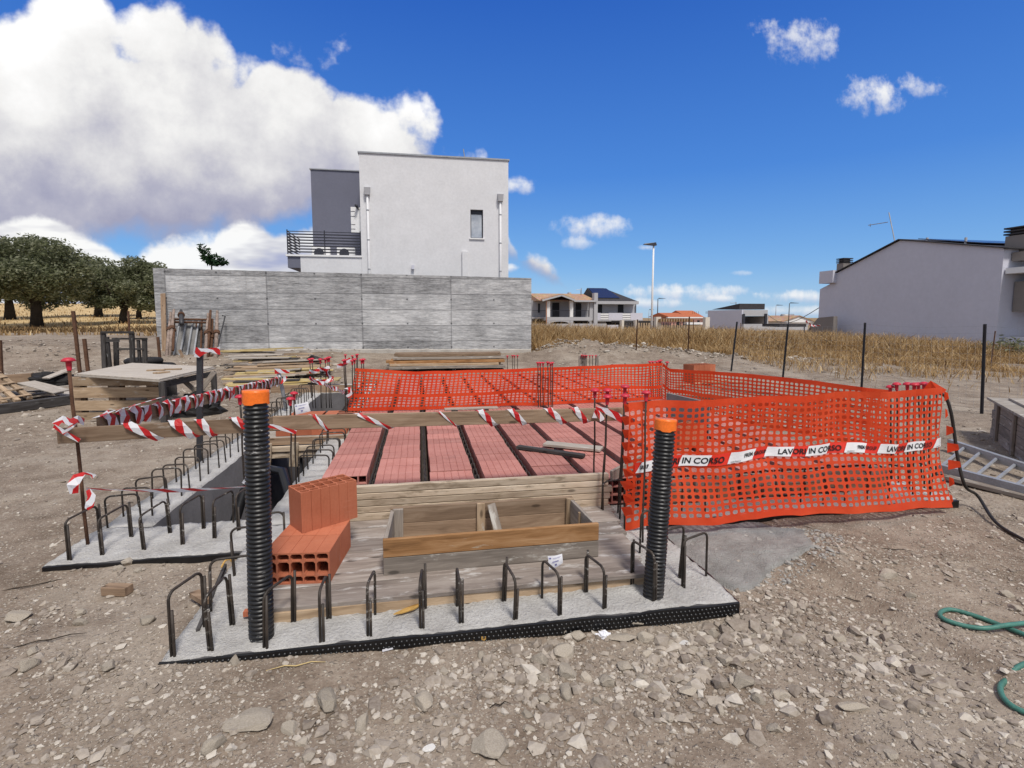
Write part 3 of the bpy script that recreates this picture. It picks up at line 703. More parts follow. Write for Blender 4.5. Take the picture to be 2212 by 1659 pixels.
def make_joist():
    t = thing('lattice_joist', 'black lattice joist with zigzag rebar lying between rows of red clay blocks', 'joist', (0, 4.3, .1), 'lattice joists between the block rows')
    mb = MB(); mb.box(-.06, .06, 0, 8.9, -.02, .02); obj('joist_base', mb, MT['dark_conc'], t, Matrix.Translation(V((0, 4.3, .1))))
    mb = MB(); mb.tube([(0, 0, .19), (0, 8.9, .19)], .006, 6)
    for s in (-1, 1):
        p = []; y = 0; k = 0
        while y < 8.8: p.append((s*(.012 if k % 2 else .042), y, .185 if k % 2 else .025)); y += .1; k += 1
        mb.tube(p, .0055, 5)
    obj('lattice', mb, MT['rebar'], t, Matrix.Translation(V((0, 4.3, .1))))
    return t
j0 = None
for k in range(10):
    x = GAP0+PITCH*k
    if j0 is None: j0 = make_joist(); j0.matrix_basis = Matrix.Translation(V((x, 4.3, .1)))
    else: copy_tree(j0, Matrix.Translation(V((x, 4.3, .1))))

# ------------------------------------------------------------------ wood at the front
def formwork():
    t = thing('edge_formwork', 'mud spattered pale plank formwork holding the front end of the red block floor', 'formwork', (.35, 4.2, .1))
    zs = [.07, .135, .20, .255, .31, .365, .425]
    for a, b in zip(zs, zs[1:]):
        board('formwork_plank', (-.75+random.uniform(0, .01), 4.235, (a+b)/2), (1.62+random.uniform(-.02, .02), 4.215, (a+b)/2), .05, b-a-.004, MT['wood_pale'], t, bev=.004)
formwork()
def deck():
    t = thing('plank_deck', 'cement stained plank deck at the foot of the pale formwork, carrying the open wooden box', 'deck', (.3, 3.5, .1))
    ys = [2.985, 3.2, 3.42, 3.63, 3.85, 4.06, 4.205]
    for i, (a, b) in enumerate(zip(ys, ys[1:])):
        xr = 1.44+.035*i
        board('deck_plank', (-.93, (a+b)/2, .125), (xr, (a+b)/2, .125+random.uniform(-.004, .004)), b-a-.006, .028, MT['wood_deck'], t, bev=.003, warp=.003)
    board('edge_board', (-.97, 2.985, .083), (1.44, 3.03, .083), .026, .062, MT['wood_tan'], t)
deck()
def box_form():
    t = thing('wooden_box', 'open rectangular box of nailed planks standing on the plank deck', 'box', (.47, 3.5, .139))
    z0 = .141; A = (-.25, 1.185); y0, y1 = 3.27, 3.80
    b = board('front_board', (A[0], y0, z0+.057), (A[1], y0+.012, z0+.057), .028, .112, MT['wood_grey'], t, bev=.002)
    b2 = board('front_board', (A[0], y0, z0+.176), (A[1], y0+.012, z0+.176), .028, .118, MT['wood_orange'], t, bev=.002); b2['label'] = 'orange stained upper front board'
    board('back_board', (A[0]+.02, y1, z0+.062), (A[1]-.03, y1, z0+.062), .028, .12, MT['wood_rail'], t)
    board('back_board', (A[0]+.02, y1, z0+.183), (A[1]-.03, y1, z0+.183), .028, .118, MT['wood_rail'], t)
    for x in (A[0]+.014, A[1]-.014):
        board('side_board', (x, y0+.015, z0+.115), (x-(.03 if x > 0 else -.02), y1-.015, z0+.118), .026, .225, MT['wood_grey'], t)
    for x, y, w, h in ((A[0]+.07, y1-.03, .075, .24), (A[0]+.045, y0+.08, .03, .19), (.43, y1-.028, .06, .245), (A[1]-.06, y1-.028, .06, .24), (A[1]-.045, y1-.25, .03, .21)):
        board('cleat', (x, y, z0+.002), (x+.004, y, z0+h), w, .026, MT['wood_tan'] if x > .3 else MT['wood_grey'], t, up=(0, 1, 0))
    o = board('strut', (.51, y1-.05, z0+.24), (.55, y1-.25, z0+.03), .06, .02, MT['wood_grey'], t, up=(0, 1, 0.5)); o['label'] = 'slanting loose strut inside the box'
box_form()

# ------------------------------------------------------------------ loose hollow blocks
def hollow(w, h, l, nx, nz, tx=.009, warp=.006):
    """extruded clay block: width x, height z, length y, open cells through y"""
    mb = MB(); X = [-w/2+tx/2+(w-tx)*i/nx for i in range(nx+1)]; Z = [tx/2+(h-tx)*sum(nz[:j])/sum(nz) for j in range(len(nz)+1)]
    def cell(i, j):
        a, b, c, d = X[i]+tx/2, X[i+1]-tx/2, Z[j]+tx/2, Z[j+1]-tx/2; r = min(.012, (d-c)*.25)
        return [(a+r, c), (b-r, c), (b, c+r), (b, d-r), (b-r, d), (a+r, d), (a, d-r), (a, c+r)]
    def outer(i, j):
        return X[i]-(tx/2 if i == 0 else 0), X[i+1]+(tx/2 if i == nx-1 else 0), Z[j]-(tx/2 if j == 0 else 0), Z[j+1]+(tx/2 if j == len(nz)-1 else 0)
    for i in range(nx):
        for j in range(len(nz)):
            q = cell(i, j); a, b, c, d = outer(i, j); o = [(q[0][0], c), (q[1][0], c), (b, q[2][1]), (b, q[3][1]), (q[4][0], d), (q[5][0], d), (a, q[6][1]), (a, q[7][1])]
            cor = {1: (b, c), 3: (b, d), 5: (a, d), 7: (a, c)}
            for y, sgn in ((-l/2, 1), (l/2, -1)):
                for k in range(8):
                    k2 = (k+1) % 8
                    if k in cor: pts = [q[k], o[k], cor[k], o[k2], q[k2]]
                    else: pts = [q[k], o[k], o[k2], q[k2]]
                    if sgn < 0: pts = pts[::-1]
                    mb.face([(p[0], y, p[1]) for p in pts])
            n = len(mb.v); mb.v += [(p[0], -l/2, p[1]) for p in q]+[(p[0], l/2, p[1]) for p in q]
            for k in range(8): mb.f.append((n+k, n+8+k, n+8+(k+1) % 8, n+(k+1) % 8)); mb.mi.append(0)
    # skins with shallow scored lines
    for zc, flip in ((0, 1), (h, -1)):
        xs = [-w/2]; zz = [0]
        for i in range(1, nx): xs += [X[i]-.003, X[i], X[i]+.003]; zz += [0, flip*.004, 0]
        xs.append(w/2); zz.append(0)
        for a, b, p, q in zip(xs, xs[1:], zz, zz[1:]): mb.face([(a, -l/2, zc+p), (b, -l/2, zc+q), (b, l/2, zc+q), (a, l/2, zc+p)])
    for xc in (-w/2, w/2): mb.face([(xc, -l/2, 0), (xc, l/2, 0), (xc, l/2, h), (xc, -l/2, h)])
    return mb
def blk(label, M, dims, group=None, m='clay_loose'):
    o = bpy.data.objects.new('hollow_clay_block', mkmesh('hollow_clay_block', hollow(*dims), MT[m])); link(o, None, M)
    return tag(o, label, 'clay block', group)
T = Matrix.Translation; RZ = lambda a: Matrix.Rotation(R(a), 4, 'Z'); RX = lambda a: Matrix.Rotation(R(a), 4, 'X'); RY = lambda a: Matrix.Rotation(R(a), 4, 'Y')
# two blocks lying end to end on the deck left of the box, open end towards the viewer
blk('orange hollow clay block lying flat by the left pipe, open end towards the viewer', T(V((-.754, 3.366, .141))) @ RZ(-6), (.40, .20, .255, 5, (1, 1.9, 1)))
blk('orange hollow clay block lying flat behind another, under the upright one', T(V((-.724, 3.626, .141))) @ RZ(-7), (.40, .20, .255, 5, (1, 1.9, 1)))
# block standing on them, cells upwards
blk('orange hollow clay block standing upright on the lying blocks, cells open to the sky', T(V((-.686, 3.735, .342))) @ RZ(34) @ T(V((0, .105, .1375))) @ RX(90), (.40, .21, .275, 6, (1, 1.3, .7)))

# ------------------------------------------------------------------ corrugated pipes
def pipe(label, x, y, h, lean, seed):
    t = thing('corrugated_pipe', label, 'pipe', (x, y, ZT)); M0 = T(V((x, y, ZT-.03))) @ lean
    n = 28; P = []; z = 0; pitch = .0235
    while z < h:
        for dz, r in ((0, .056), (.003, .0625), (.0105, .0635), (.014, .0575), (.018, .0555)): P.append((z+dz, r))
        z += pitch
    mb = MB()
    for zz, r in P:
        for k in range(n): a = 2*PI*k/n; mb.v.append((r*math.cos(a), r*math.sin(a), zz))
    for i in range(len(P)-1):
        for k in range(n): mb.f.append((i*n+k, i*n+(k+1) % n, (i+1)*n+(k+1) % n, (i+1)*n+k)); mb.mi.append(0)
    obj('pipe_body', mb, MT['pipe_splash'], t, M0, True)
    mb = MB(); zs = [h-.032, h-.02, h-.008, h+.008, h+.022, h+.034]
    for i, zz in enumerate(zs):
        for k in range(n): a = 2*PI*k/n; r = .0655+.0012*math.sin(k*1.9+i*2); mb.v.append((r*math.cos(a), r*math.sin(a), zz-(.008 if i == 0 and k % 9 < 4 else 0)))
    for i in range(len(zs)-1):
        for k in range(n): mb.f.append((i*n+k, i*n+(k+1) % n, (i+1)*n+(k+1) % n, (i+1)*n+k)); mb.mi.append(0)
    mb.v.append((0, 0, h+.030)); c = len(mb.v)-1; b = (len(zs)-1)*n
    for k in range(n): mb.f.append((b+k, b+(k+1) % n, c)); mb.mi.append(0)
    obj('tape_seal', mb, MT['orange_tape'], t, M0, True)
def splats(mb): pass
pipe('tall black corrugated pipe sealed with orange tape beside the orange clay blocks', -.868, 2.85, 1.335, RX(-2) @ RY(.6), 1)
pipe('leaning black corrugated pipe sealed with orange tape in front of the orange net', 1.395, 2.86, 1.10, RX(-3) @ RY(4.2), 2)

# ------------------------------------------------------------------ capped starter bars
def capmesh():
    mb = MB(); prof = [(.013, -.055), (.0155, -.03), (.0165, 0), (.039, .004), (.040, .009), (.034, .019), (.022, .027), (.008, .030)]; n = 14
    for r, z in prof:
        for k in range(n): a = 2*PI*k/n; mb.v.append((r*math.cos(a), r*math.sin(a), z))
    for i in range(len(prof)-1):
        for k in range(n): mb.f.append((i*n+k, i*n+(k+1) % n, (i+1)*n+(k+1) % n, (i+1)*n+k)); mb.mi.append(0)
    mb.f.append(tuple(range((len(prof)-1)*n, len(prof)*n))); mb.mi.append(0)
    return mkmesh('safety_cap', mb, MT['cap'], True)
CAPME = capmesh()
def starter(top, base, label, group, r=.008, cap=True, name='starter_bar', m='rebar', capscale=1.):
    top = V(top); base = V(base); t = thing(name, label, 'rebar', base, group)
    mb = MB(); d = top-base; p = [base+d*(i/5)+V((.004*math.sin(i*2.1+base.x*9), 0, 0))*(i not in (0, 5)) for i in range(6)]
    obj('bar', mb.tube(p, r, 8), MT[m], t, smooth=True)
    if cap:
        o = bpy.data.objects.new('safety_cap', CAPME); q = d.normalized().to_track_quat('Z', 'Y').to_matrix().to_4x4()
        link(o, t, T(top) @ q @ Matrix.Scale(capscale, 4))
    return t
def cluster(items, Y, label, group, zb=ZT, cs=1., r=.008):
    for it in items:
        px, py, bx = it[:3]; yy = it[3] if len(it) > 3 else Y
        tp = ony(px, py, yy); by = it[4] if len(it) > 4 else yy
        # foot: same depth, x taken where the bar meets the concrete
        b = ony(bx, 685+(ZC-zb)*F/ (by*.985), by); starter(tp, (b.x, by, zb), label, group, r, True, capscale=cs)
cluster([(518, 860, 532), (536, 858, 548, 4.75)], 4.6, 'red capped starter bar behind the tall left corrugated pipe', 'starter bars behind the left pipe')
cluster([(627, 864, 630), (635, 852, 640, 5.5)], 5.3, 'red capped starter bar at the paper tag, before the dark pit', 'starter bars at the paper tag')
cluster([(1285, 846, 1282, 4.35), (1312, 846, 1302, 4.3), (1312, 860, 1298, 4.12), (1350, 838, 1334, 4.2), (1350, 858, 1338, 4.05)], 4.2, 'red capped starter bar in the group at the right end of the wooden rail', 'starter bars at the right end of the rail')
tp = ony(1396, 852, 3.78); starter(tp, (1.66, 3.6, ZT), 'red capped starter bar standing alone behind the left end of the front net', None)
cluster([(669, 778, 676), (674, 777, 682), (692, 778, 694), (703, 777, 705), (708, 775, 712), (711, 774, 716)], 10.2, 'red capped starter bar in the group wound with striped tape', 'starter bars wound with tape', cs=1.15)
cluster([(743, 780, 748), (746, 779, 752), (761, 781, 763), (766, 778, 770), (781, 779, 782), (785, 778, 788)], 8.3, 'red capped starter bar at the left end of the back net', 'starter bars at the left end of the back net', zb=.1, cs=.95)
cluster([(746, 768, 747), (761, 770, 762), (770, 768, 771), (772, 767, 773)], 11.6, 'red capped starter bar standing behind the left end of the back net', 'starter bars behind the left end of the back net', cs=.95)
cluster([(1162, 785, 1163), (1167, 785, 1168), (1173, 785, 1173), (1183, 784, 1185), (1189, 786, 1191), (1193, 785, 1194)], 8.1, 'red capped starter bar in the group before the middle of the back net', 'starter bars before the middle of the back net', zb=.1, cs=.85)
cluster([(1096, 770, 1096), (1107, 769, 1107), (1111, 769, 1111), (1118, 769, 1118)], 13.5, 'red capped starter bar at the right end of the long plank stack', 'starter bars at the right end of the plank stack', cs=.9)
cluster([(1257, 768, 1258), (1262, 769, 1263), (1267, 769, 1267), (1274, 769, 1274), (1280, 769, 1280), (1287, 769, 1287)], 13.5, 'red capped starter bar between two short boards near the earth mound', 'starter bars near the earth mound', cs=.9)
cluster([(1404, 783, 1407), (1410, 783, 1412), (1419, 783, 1420), (1424, 781, 1426), (1427, 780, 1429), (1441, 784, 1436)], 8.6, 'red capped starter bar at the corner of the orange nets', 'starter bars at the net corner', zb=.1, cs=.95)
cluster([(1937, 832, 1935, 4.5), (1960, 832, 1955, 4.3), (1975, 833, 1965, 4.15), (1984, 832, 1985, 4.5), (1996, 831, 1990, 4.3), (2008, 833, 2000, 4.12)], 4.4, 'red capped starter bar at the far right end of the front net', 'starter bars at the right end of the front net')
cluster([(1923, 838, 1921, 4.55), (2023, 840, 2015, 4.6)], 4.5, 'red capped starter bar flanking the right end of the front net', 'starter bars at the right end of the front net')
for px in (1254, 1262, 1290):
    a = ony(px, 762 if px == 1262 else 768, 13.55); board('upright_board', (a.x, a.y, .0), a, .1, .03, MT['wood_grey'], None, up=(0, 1, 0))
    tag(COL.objects[-1], 'short grey board standing among the capped bars near the earth mound', 'board', 'short boards near the earth mound')

# ------------------------------------------------------------------ wooden rails and barrier tape
def rail(label, a, b, w=.112, t=.026): return tag(board('guard_rail', a, b, w, t, MT['wood_rail'], None, up=(0, 1, 0) if abs(b[1]-a[1]) < 1 else (1, 0, 0), bev=.003), label, 'rail board')
RA, RB = V((-2.74, 4.22, .93)), V((1.73, 4.19, .945))
def rail_z(x): return RA.z+(RB.z-RA.z)*(x-RA.x)/(RB.x-RA.x)
a_ = ony(125, 942, 4.25); m_ = ony(596, 915, 4.22); e_ = ony(1345, 894, 4.18)
RA, RM, RB = a_, m_, e_
rail('long brown plank rail crossing in front of the red block floor', m_+V((-.02, 0, .004)), e_)
rail('brown plank rail at the left, running from the iron stake to the tall pipe', a_, m_+V((.25, .03, 0)))
def rl(x):
    if x < RM.x: k = (x-RA.x)/(RM.x-RA.x); return RA.lerp(RM, k)
    k = (x-RM.x)/(RB.x-RM.x); return RM.lerp(RB, k)
la, lb = onx(212, 918, -2.52), onx(606, 822, -2.50)
lb = V((-2.5, lb.y, lb.z)); LA, LB = la, lb
rail('grey brown plank rail running back to the grey pipe post, wound with striped tape', la, lb, .13)
def ribbon(mb, pts, w, side=None, u0=0., tw=None):
    """flat tape along pts; side = width direction(s); UV x = length"""
    P = [V(p) for p in pts]; n = len(P); L = u0
    if mb.uv is None: mb.uv = []
    n0 = len(mb.v)
    for i in range(n):
        d = (P[min(i+1, n-1)]-P[max(i-1, 0)]).normalized()
        s = V(side[i] if isinstance(side, list) else (side or (0, 0, 1))); s = (s-d*s.dot(d)).normalized()
        if tw: s = Matrix.Rotation(tw(i/(n-1)), 3, d) @ s
        ww = w[i] if isinstance(w, list) else w
        if i: L += (P[i]-P[i-1]).length
        mb.v += [tuple(P[i]-s*ww/2), tuple(P[i]+s*ww/2)]; mb.uv += [(L, 0), (L, 1)]
    for i in range(n-1): q = n0+2*i; mb.f.append((q, q+2, q+3, q+1)); mb.mi.append(0)
    return L
ft_ = thing('barrier_tape', 'red and white striped tape wound in diagonal bands round the long front rail', 'barrier tape', (RM.x, 4.15, RM.z))
def piece(parent, *a, **k):
    mb = MB(); ribbon(mb, *a, **k); obj('tape_band', mb, MT['tape'], parent)
L = 0
# diagonal bands over the face of the rail, each carried round behind it
for px0, px1, w in ((268, 330, .06), (372, 408, .075), (428, 452, .055), (505, 540, .05), (678, 705, .03), (775, 840, .035), (950, 985, .018), (1040, 1066, .055), (1106, 1132, .05), (1186, 1216, .055), (1242, 1265, .055)):
    Yf = 4.18; t0 = ony(px0, 900, Yf).x; t1 = ony(px1, 900, Yf).x
    c0, c1 = rl(t0), rl(t1); f = V((0, -.0155, 0)); L += .03+random.random()*.1
    piece(ft_, [c0+V((-.05, .018, .058)), c0+V((-.02, .016, .059)), c0+f+V((0, 0, .059)), (c0+c1)/2+f-V((0, .004, 0)), c1+f-V((0, 0, .059)), c1+V((.03, .016, -.06))], w, [(1, 0, 0)]*6, L)
tp0, tp1, tp2 = ony(1287, 880, 4.12), ony(1294, 905, 4.1), ony(1347, 908, 4.06)
piece(ft_, [ony(1285, 903, 4.12), tp0, ony(1302, 908, 4.1)], [.05, .02, .05], (1, 0, .3), 1.2)
piece(ft_, [tp0, ony(1310, 888, 4.1), ony(1330, 897, 4.08), tp2], [.02, .05, .06, .06], (.2, 0, 1), 2.1)
piece(ft_, [ony(545, 917, 4.1), ony(590, 921, 4.12), ony(640, 934, 4.16)], .03, (0, 0, 1), .6)
lt_ = thing('barrier_tape', 'crumpled red and white tape hanging thickly along the left side rail', 'barrier tape', LA); n = 26; L = 0
for i in range(n):
    k = (i+.5)/n; k = k*.97; c = LA.lerp(LB, k); d = (LB-LA)/n
    w = random.uniform(.07, .15)*(1.15-k*.3); dz = random.uniform(.05, .075); sl_ = random.uniform(-.06, .10)
    f = V((.017+random.uniform(.0, .012), 0, 0)); L += random.uniform(.02, .2)
    piece(lt_, [c+V((-.02, -.02, .066)), c+f+V((0, 0, .070)), c+f+V((.012, sl_*.5, .0)), c+f+V((0.004, sl_, -.05-dz*.3))], w, [(0, 1, 0)]*4, L)
piece(lt_, [LA+V((.02, -.06, .07)), LA+V((.03, .15, .085)), LA+V((.03, .4, .076)), LA+V((.02, 1.0, .07))], .07, (1, 0, .2), 0)
mb = MB()
q = lambda px, py, Y: ony(px, py, Y)
ribbon(mb, [q(118, 918, 4.18), q(135, 905, 4.2), q(150, 912, 4.15), q(168, 905, 4.1), q(182, 912, 4.2)], .05, (0, .4, 1), .1)
ribbon(mb, [q(116, 920, 4.16), q(140, 935, 4.14), q(172, 952, 4.15)], [.03, .035, .03], (0, 0, 1), .3)
ribbon(mb, [q(135, 937, 4.13), q(155, 922, 4.12), q(170, 908, 4.15)], .02, (0, 0, 1), .35)
o = obj('barrier_tape', mb, MT['tape']); tag(o, 'knotted red and white tape tying the rail end to the iron stake', 'barrier tape')
mb = MB(); A, B = q(186, 1056, 4.26), q(540, 1050, 4.55)
ribbon(mb, [A.lerp(B, i/24)-V((0, 0, .025*math.sin(PI*i/24))) for i in range(25)], .05, (0, .3, 1), 0, lambda k: 1.15+.25*math.sin(k*9))
ribbon(mb, [q(528, 1046, 4.5), q(534, 1038, 4.5), q(538, 1028, 4.48)], .05, (1, 0, 0), .4)
o = obj('barrier_tape', mb, MT['tape']); tag(o, 'single red and white tape stretched from the iron stake to the tall left pipe', 'barrier tape')
mb = MB()
ribbon(mb, [q(183, 1022, 4.22), q(168, 1030, 4.2), q(157, 1048, 4.16), q(160, 1066, 4.17)], [.035, .085, .075, .05], (1, .2, .3), .1)
ribbon(mb, [q(183, 1022, 4.22), q(196, 1024, 4.2), q(204, 1030, 4.2)], [.02, .02, .04], (0, 0, 1), .5)
ribbon(mb, [q(190, 1058, 4.24), q(198, 1072, 4.22), q(193, 1092, 4.2), q(187, 1100, 4.2)], [.03, .055, .06, .03], (1, 0, .1), .3)
o = obj('barrier_tape', mb, MT['tape']); tag(o, 'torn flags of red and white tape fluttering on the iron stake', 'barrier tape')
mb = MB()
zz = [(668, 802, 10.15), (690, 797, 10.1), (712, 792, 10.1), (704, 804, 10.2), (720, 818, 10.15), (690, 822, 10.1), (668, 816, 10.1), (700, 828, 9.9), (730, 840, 9.2), (746, 846, 8.4)]
for a, b in zip(zz, zz[1:]):
    A, B = q(*a), q(*b); ribbon(mb, [A.lerp(B, i/6)-V((0, 0, .03*math.sin(PI*i/6))) for i in range(7)], .075, (0, 0, 1), random.random(), lambda k: .5*math.sin(k*5))
ribbon(mb, [q(746, 840, 8.25), q(754, 838, 8.2), q(757, 850, 8.2), q(750, 858, 8.2)], .06, (1, 0, 0), .2)
ribbon(mb, [q(728, 792, 8.4), q(745, 786, 8.35), q(757, 775, 8.4)], .06, (0, 0, 1), .2)
o = obj('barrier_tape', mb, MT['tape']); tag(o, 'red and white tape zigzagging between the tall capped bars left of the back net', 'barrier tape')

# posts on the left
def stick(name, label, cat, a, b, r, m, n=8, sq=0, group=None):
    mb = MB()
    if sq: mb.bar(a, b, sq, sq*.8, (0, 1, 0))
    else: mb.tube([a, (V(a)+V(b))/2+V((.004, 0, 0)), b], r, n)
    return tag(obj(name, mb, MT[m], smooth=not sq), label, cat, group)
st_b = V((-2.51, 4.31, .02)); st_t = ony(148, 782, 4.36)
starter(st_t, st_b, 'rusty iron stake with a red mushroom cap at the near left rail corner', None, .012, True, 'iron_stake', 'rust', 1.15); COL.objects[-1]
pt = ony(432, 756, 6.85); pb = V((-2.72, 6.9, .0))
stick('steel_post', 'dark square steel post at the left rail, striped tape wrapped round its top', 'post', pb, pt, 0, 'dark_steel', sq=.06)
mb = MB(); c = pt
ribbon(mb, [c+V((-.04, -.045, -.02)), c+V((.0, -.05, -.03)), c+V((.05, -.04, -.015)), c+V((.12, -.03, .0)), c+V((.2, -.03, -.01)), c+V((.235, -.03, -.01))], [.12, .12, .07, .045, .08, .1], (0, 0, 1), .05)
tag(obj('barrier_tape', mb, MT['tape']), 'strip of red and white tape tied round the top of the dark steel post', 'barrier tape')
gpb = V((LB.x+.03, LB.y+.05, 0)); gpt = ony(601, 800, LB.y+.05); gpb2 = ony(618, 884, LB.y+.05)
stick('pipe_post', 'grey pipe post at the far end of the left side rail', 'post', gpb2, gpt, .035, 'steel')
mb = MB(); ribbon(mb, [gpt+V((-.05, -.05, -.01)), gpt+V((.05, -.05, -.01)), gpt+V((.2, -.03, -.03))], [.1, .08, .05], (0, 0, 1), .1)
ribbon(mb, [q(590, 824, LB.y-.05), q(600, 833, LB.y-.08), q(608, 828, LB.y-.05), q(614, 820, LB.y), q(617, 812, LB.y)], [.05, .06, .05, .08, .06], (1, 0, .4), .1)
tag(obj('barrier_tape', mb, MT['tape']), 'loose ends of red and white tape knotted on the grey pipe post', 'barrier tape')

# ------------------------------------------------------------------ orange barrier nets
def net(label, top, bot, rows, pw, disp, solid=(), seed=0, Y=None):
    """top/bot: polylines (same count) in world space; holes are real openings"""
    def along(pl, s):
        ls = [0]
        for a, b in zip(pl, pl[1:]): ls.append(ls[-1]+(b-a).length)
        x = s*ls[-1]
        for i in range(len(pl)-1):
            if x <= ls[i+1] or i == len(pl)-2: return pl[i].lerp(pl[i+1], (x-ls[i])/(ls[i+1]-ls[i]))
    top = [V(p) for p in top]; bot = [V(p) for p in bot]
    L = sum((b-a).length for a, b in zip(top, top[1:])); cols = int(L/pw)
    def P(c, r):
        s = max(0, min(1, c/cols)); k = r/rows; a, b = along(top, s), along(bot, s)
        d = along(top, min(1, s+.01))-along(top, max(0, s-.01)); nrm = V((d.y, -d.x, 0)).normalized()
        kk = k+.024*N.noise(V((s*L*1.3, k*2, seed)))*math.sin(PI*k)*2+.006*N.noise(V((s*L*6, k*5, seed)))*math.sin(PI*k)
        p = a.lerp(b, kk)
        return p+nrm*disp(s, k, L)+V((0, 0, .012*N.noise(V((s*L*2.2, k*3, seed+5)))))
    mb = MB(); e = .155
    oc = [(.5-.32, .5-.16), (.5-.19, .5-.31), (.5+.19, .5-.31), (.5+.32, .5-.16), (.5+.32, .5+.16), (.5+.19, .5+.31), (.5-.19, .5+.31), (.5-.32, .5+.16)]
    bd = [(0, .28), (.28, 0), (.72, 0), (1, .28), (1, .72), (.72, 1), (.28, 1), (0, .72)]
    cache = {}
    def vid(c, r):
        key = (round(c, 3), round(r, 3))
        if key not in cache: cache[key] = len(mb.v); mb.v.append(tuple(P(c, r)))
        return cache[key]
    for r in range(rows):
        for c in range(cols):
            if r in solid or r == 0 or r == rows-1:
                mb.f.append((vid(c, r), vid(c, r+1), vid(c+1, r+1), vid(c+1, r))); mb.mi.append(0); continue
            vo = [vid(c+x, r+y) for x, y in bd]; vi = [vid(c+x+1e-3, r+y) for x, y in oc]
            for k in range(8):
                k2 = (k+1) % 8; mb.f.append((vo[k], vi[k], vi[k2], vo[k2])); mb.mi.append(0)
            for q4, k1, k2 in (((0, 0), 1, 0), ((1, 0), 3, 2), ((1, 1), 5, 4), ((0, 1), 7, 6)):
                mb.f.append((vid(c+q4[0], r+q4[1]), vo[k1], vo[k2])); mb.mi.append(0)
    o = obj('barrier_net', mb, MT['net']); tag(o, label, 'safety net'); return o, P, cols, rows
wv = lambda a, f, s: (lambda u, k, L: a*N.noise(V((u*L*f, k*.8, s)))+a*.5*N.noise(V((u*L*f*3, k*1.5, s+3))))
zt = lambda px, py, Y: ony(px, py, Y)
YN = 3.82
ft = [zt(1349, 866, YN), zt(1420, 866, YN), zt(1560, 862, YN), zt(1750, 852, YN), zt(1900, 845, YN), zt(2000, 842, YN+.02), zt(2042, 838, YN+.06)]
fb = [V((zt(1350, 1130, YN).x, YN, .06)), zt(1420, 1136, YN-.06), zt(1560, 1133, YN-.07), zt(1680, 1112, YN-.08), zt(1850, 1106, YN-.08), zt(2000, 1100, YN-.06), zt(2056, 1095, YN)]
for p in fb: p.z = max(p.z, g(p.x, p.y)+.015)
def fdisp(u, k, L):
    s = u*L
    return .06*N.noise(V((s*.9, k*1.2, 1)))+.05*N.noise(V((s*2.8, k*2.0, 4)))+.018*N.noise(V((s*8, k*3.5, 4)))+.16*math.exp(-(s/.18)**2)*(1-k)*.5-.05*math.sin(PI*k)*min(1, s)
FN, FP, FC, FR = net('orange plastic safety net across the front, carrying a lettered warning band', ft, fb, 20, .063, fdisp, (), 1)
bt = [zt(768, 795, 8.3), zt(790, 796, 8.2), zt(900, 803, 8.2), zt(1100, 797, 8.25), zt(1300, 789, 8.35), zt(1432, 784, 8.5)]
bb = [V((p.x, p.y, .33)) for p in (zt(748, 880, 8.3), zt(790, 880, 8.2), zt(900, 880, 8.2), zt(1100, 875, 8.25), zt(1300, 870, 8.35), zt(1432, 866, 8.5))]
net('orange plastic safety net across the back of the red block floor', bt, bb, 15, .068, wv(.05, 1.4, 2), (9,), 2)
stt = [zt(1432, 784, 8.5), zt(1446, 796, 8.35), zt(1600, 806, 6.9), zt(1760, 822, 5.9), zt(1870, 838, 5.35), zt(1930, 842, 4.8)]
sbb = [V((stt[0].x+.0, 8.5, .30))]+[V((p.x+.03, p.y, .22)) for p in stt[1:]]
net('orange plastic safety net along the right side, running back to the net corner', stt, sbb, 15, .068, wv(.05, 1.2, 5), (8,), 3)
# folded-over end of the front net
mb = MB(); a, b, c_, d_ = zt(2010, 822, 4.0), zt(2045, 842, 3.95), zt(2062, 900, 3.9), zt(1990, 846, 4.1)
mb.face([a, d_, (a+b+c_+d_)/4+V((0, -.03, 0)), b])
for i in range(7):
    y0 = 845+i*37; p0 = zt(2040+i*2, y0, 3.86); 
    ln = [8, 4, 14, 24, 26, 10, 5][i]
    mb.face([p0, zt(2040+i*2+ln, y0+4, 3.82), zt(2040+i*2+ln+2, y0+16, 3.82), zt(2040+i*2, y0+22, 3.86)])
o = obj('net_end', mb, MT['net'], FN)
# gathered bunch at the left end of the front net
mb = MB()
for i in range(9):
    y0 = 872+i*28; mb.face([zt(1349-random.randint(2, 10), y0, 3.80), zt(1362, y0+random.randint(-3, 3), 3.74), zt(1366+random.randint(0, 10), y0+15, 3.76), zt(1350, y0+19, 3.80)])
obj('net_bunch', mb, MT['net'], FN)

# warning band on the front net, with its lettering
def on_net(s, k, lift=.008):
    p = FP(s*FC, k*FR); e = .003
    d1 = FP((s+e)*FC, k*FR)-FP((s-e)*FC, k*FR); d2 = FP(s*FC, (k+e)*FR)-FP(s*FC, (k-e)*FR); n = d2.cross(d1).normalized()
    if n.y > 0: n = -n
    return p+n*lift
LN = sum((b-a).length for a, b in zip(ft, ft[1:]))
def band_k(s): return .505-.035*s+.008*math.sin(s*11)
BH = .088
band = thing('warning_band', 'red and white warning band lettered LAVORI IN CORSO stretched across the front net', 'warning tape', on_net(.5, .5))
def band_pt(s, v, lift): return on_net(s, band_k(s)-v*BH/1.06, lift)    # v in -.5..+.5, up positive
mb = MB(); n = 120
for i in range(n+1):
    for v in (-.5, -.17, .17, .5): mb.v.append(tuple(band_pt(.02+i/n*.985, v, .010)))
for i in range(n):
    for j in range(3): q4 = i*4+j; mb.f.append((q4, q4+4, q4+5, q4+1)); mb.mi.append(0)
obj('red_film', mb, MT['band_red'], band)
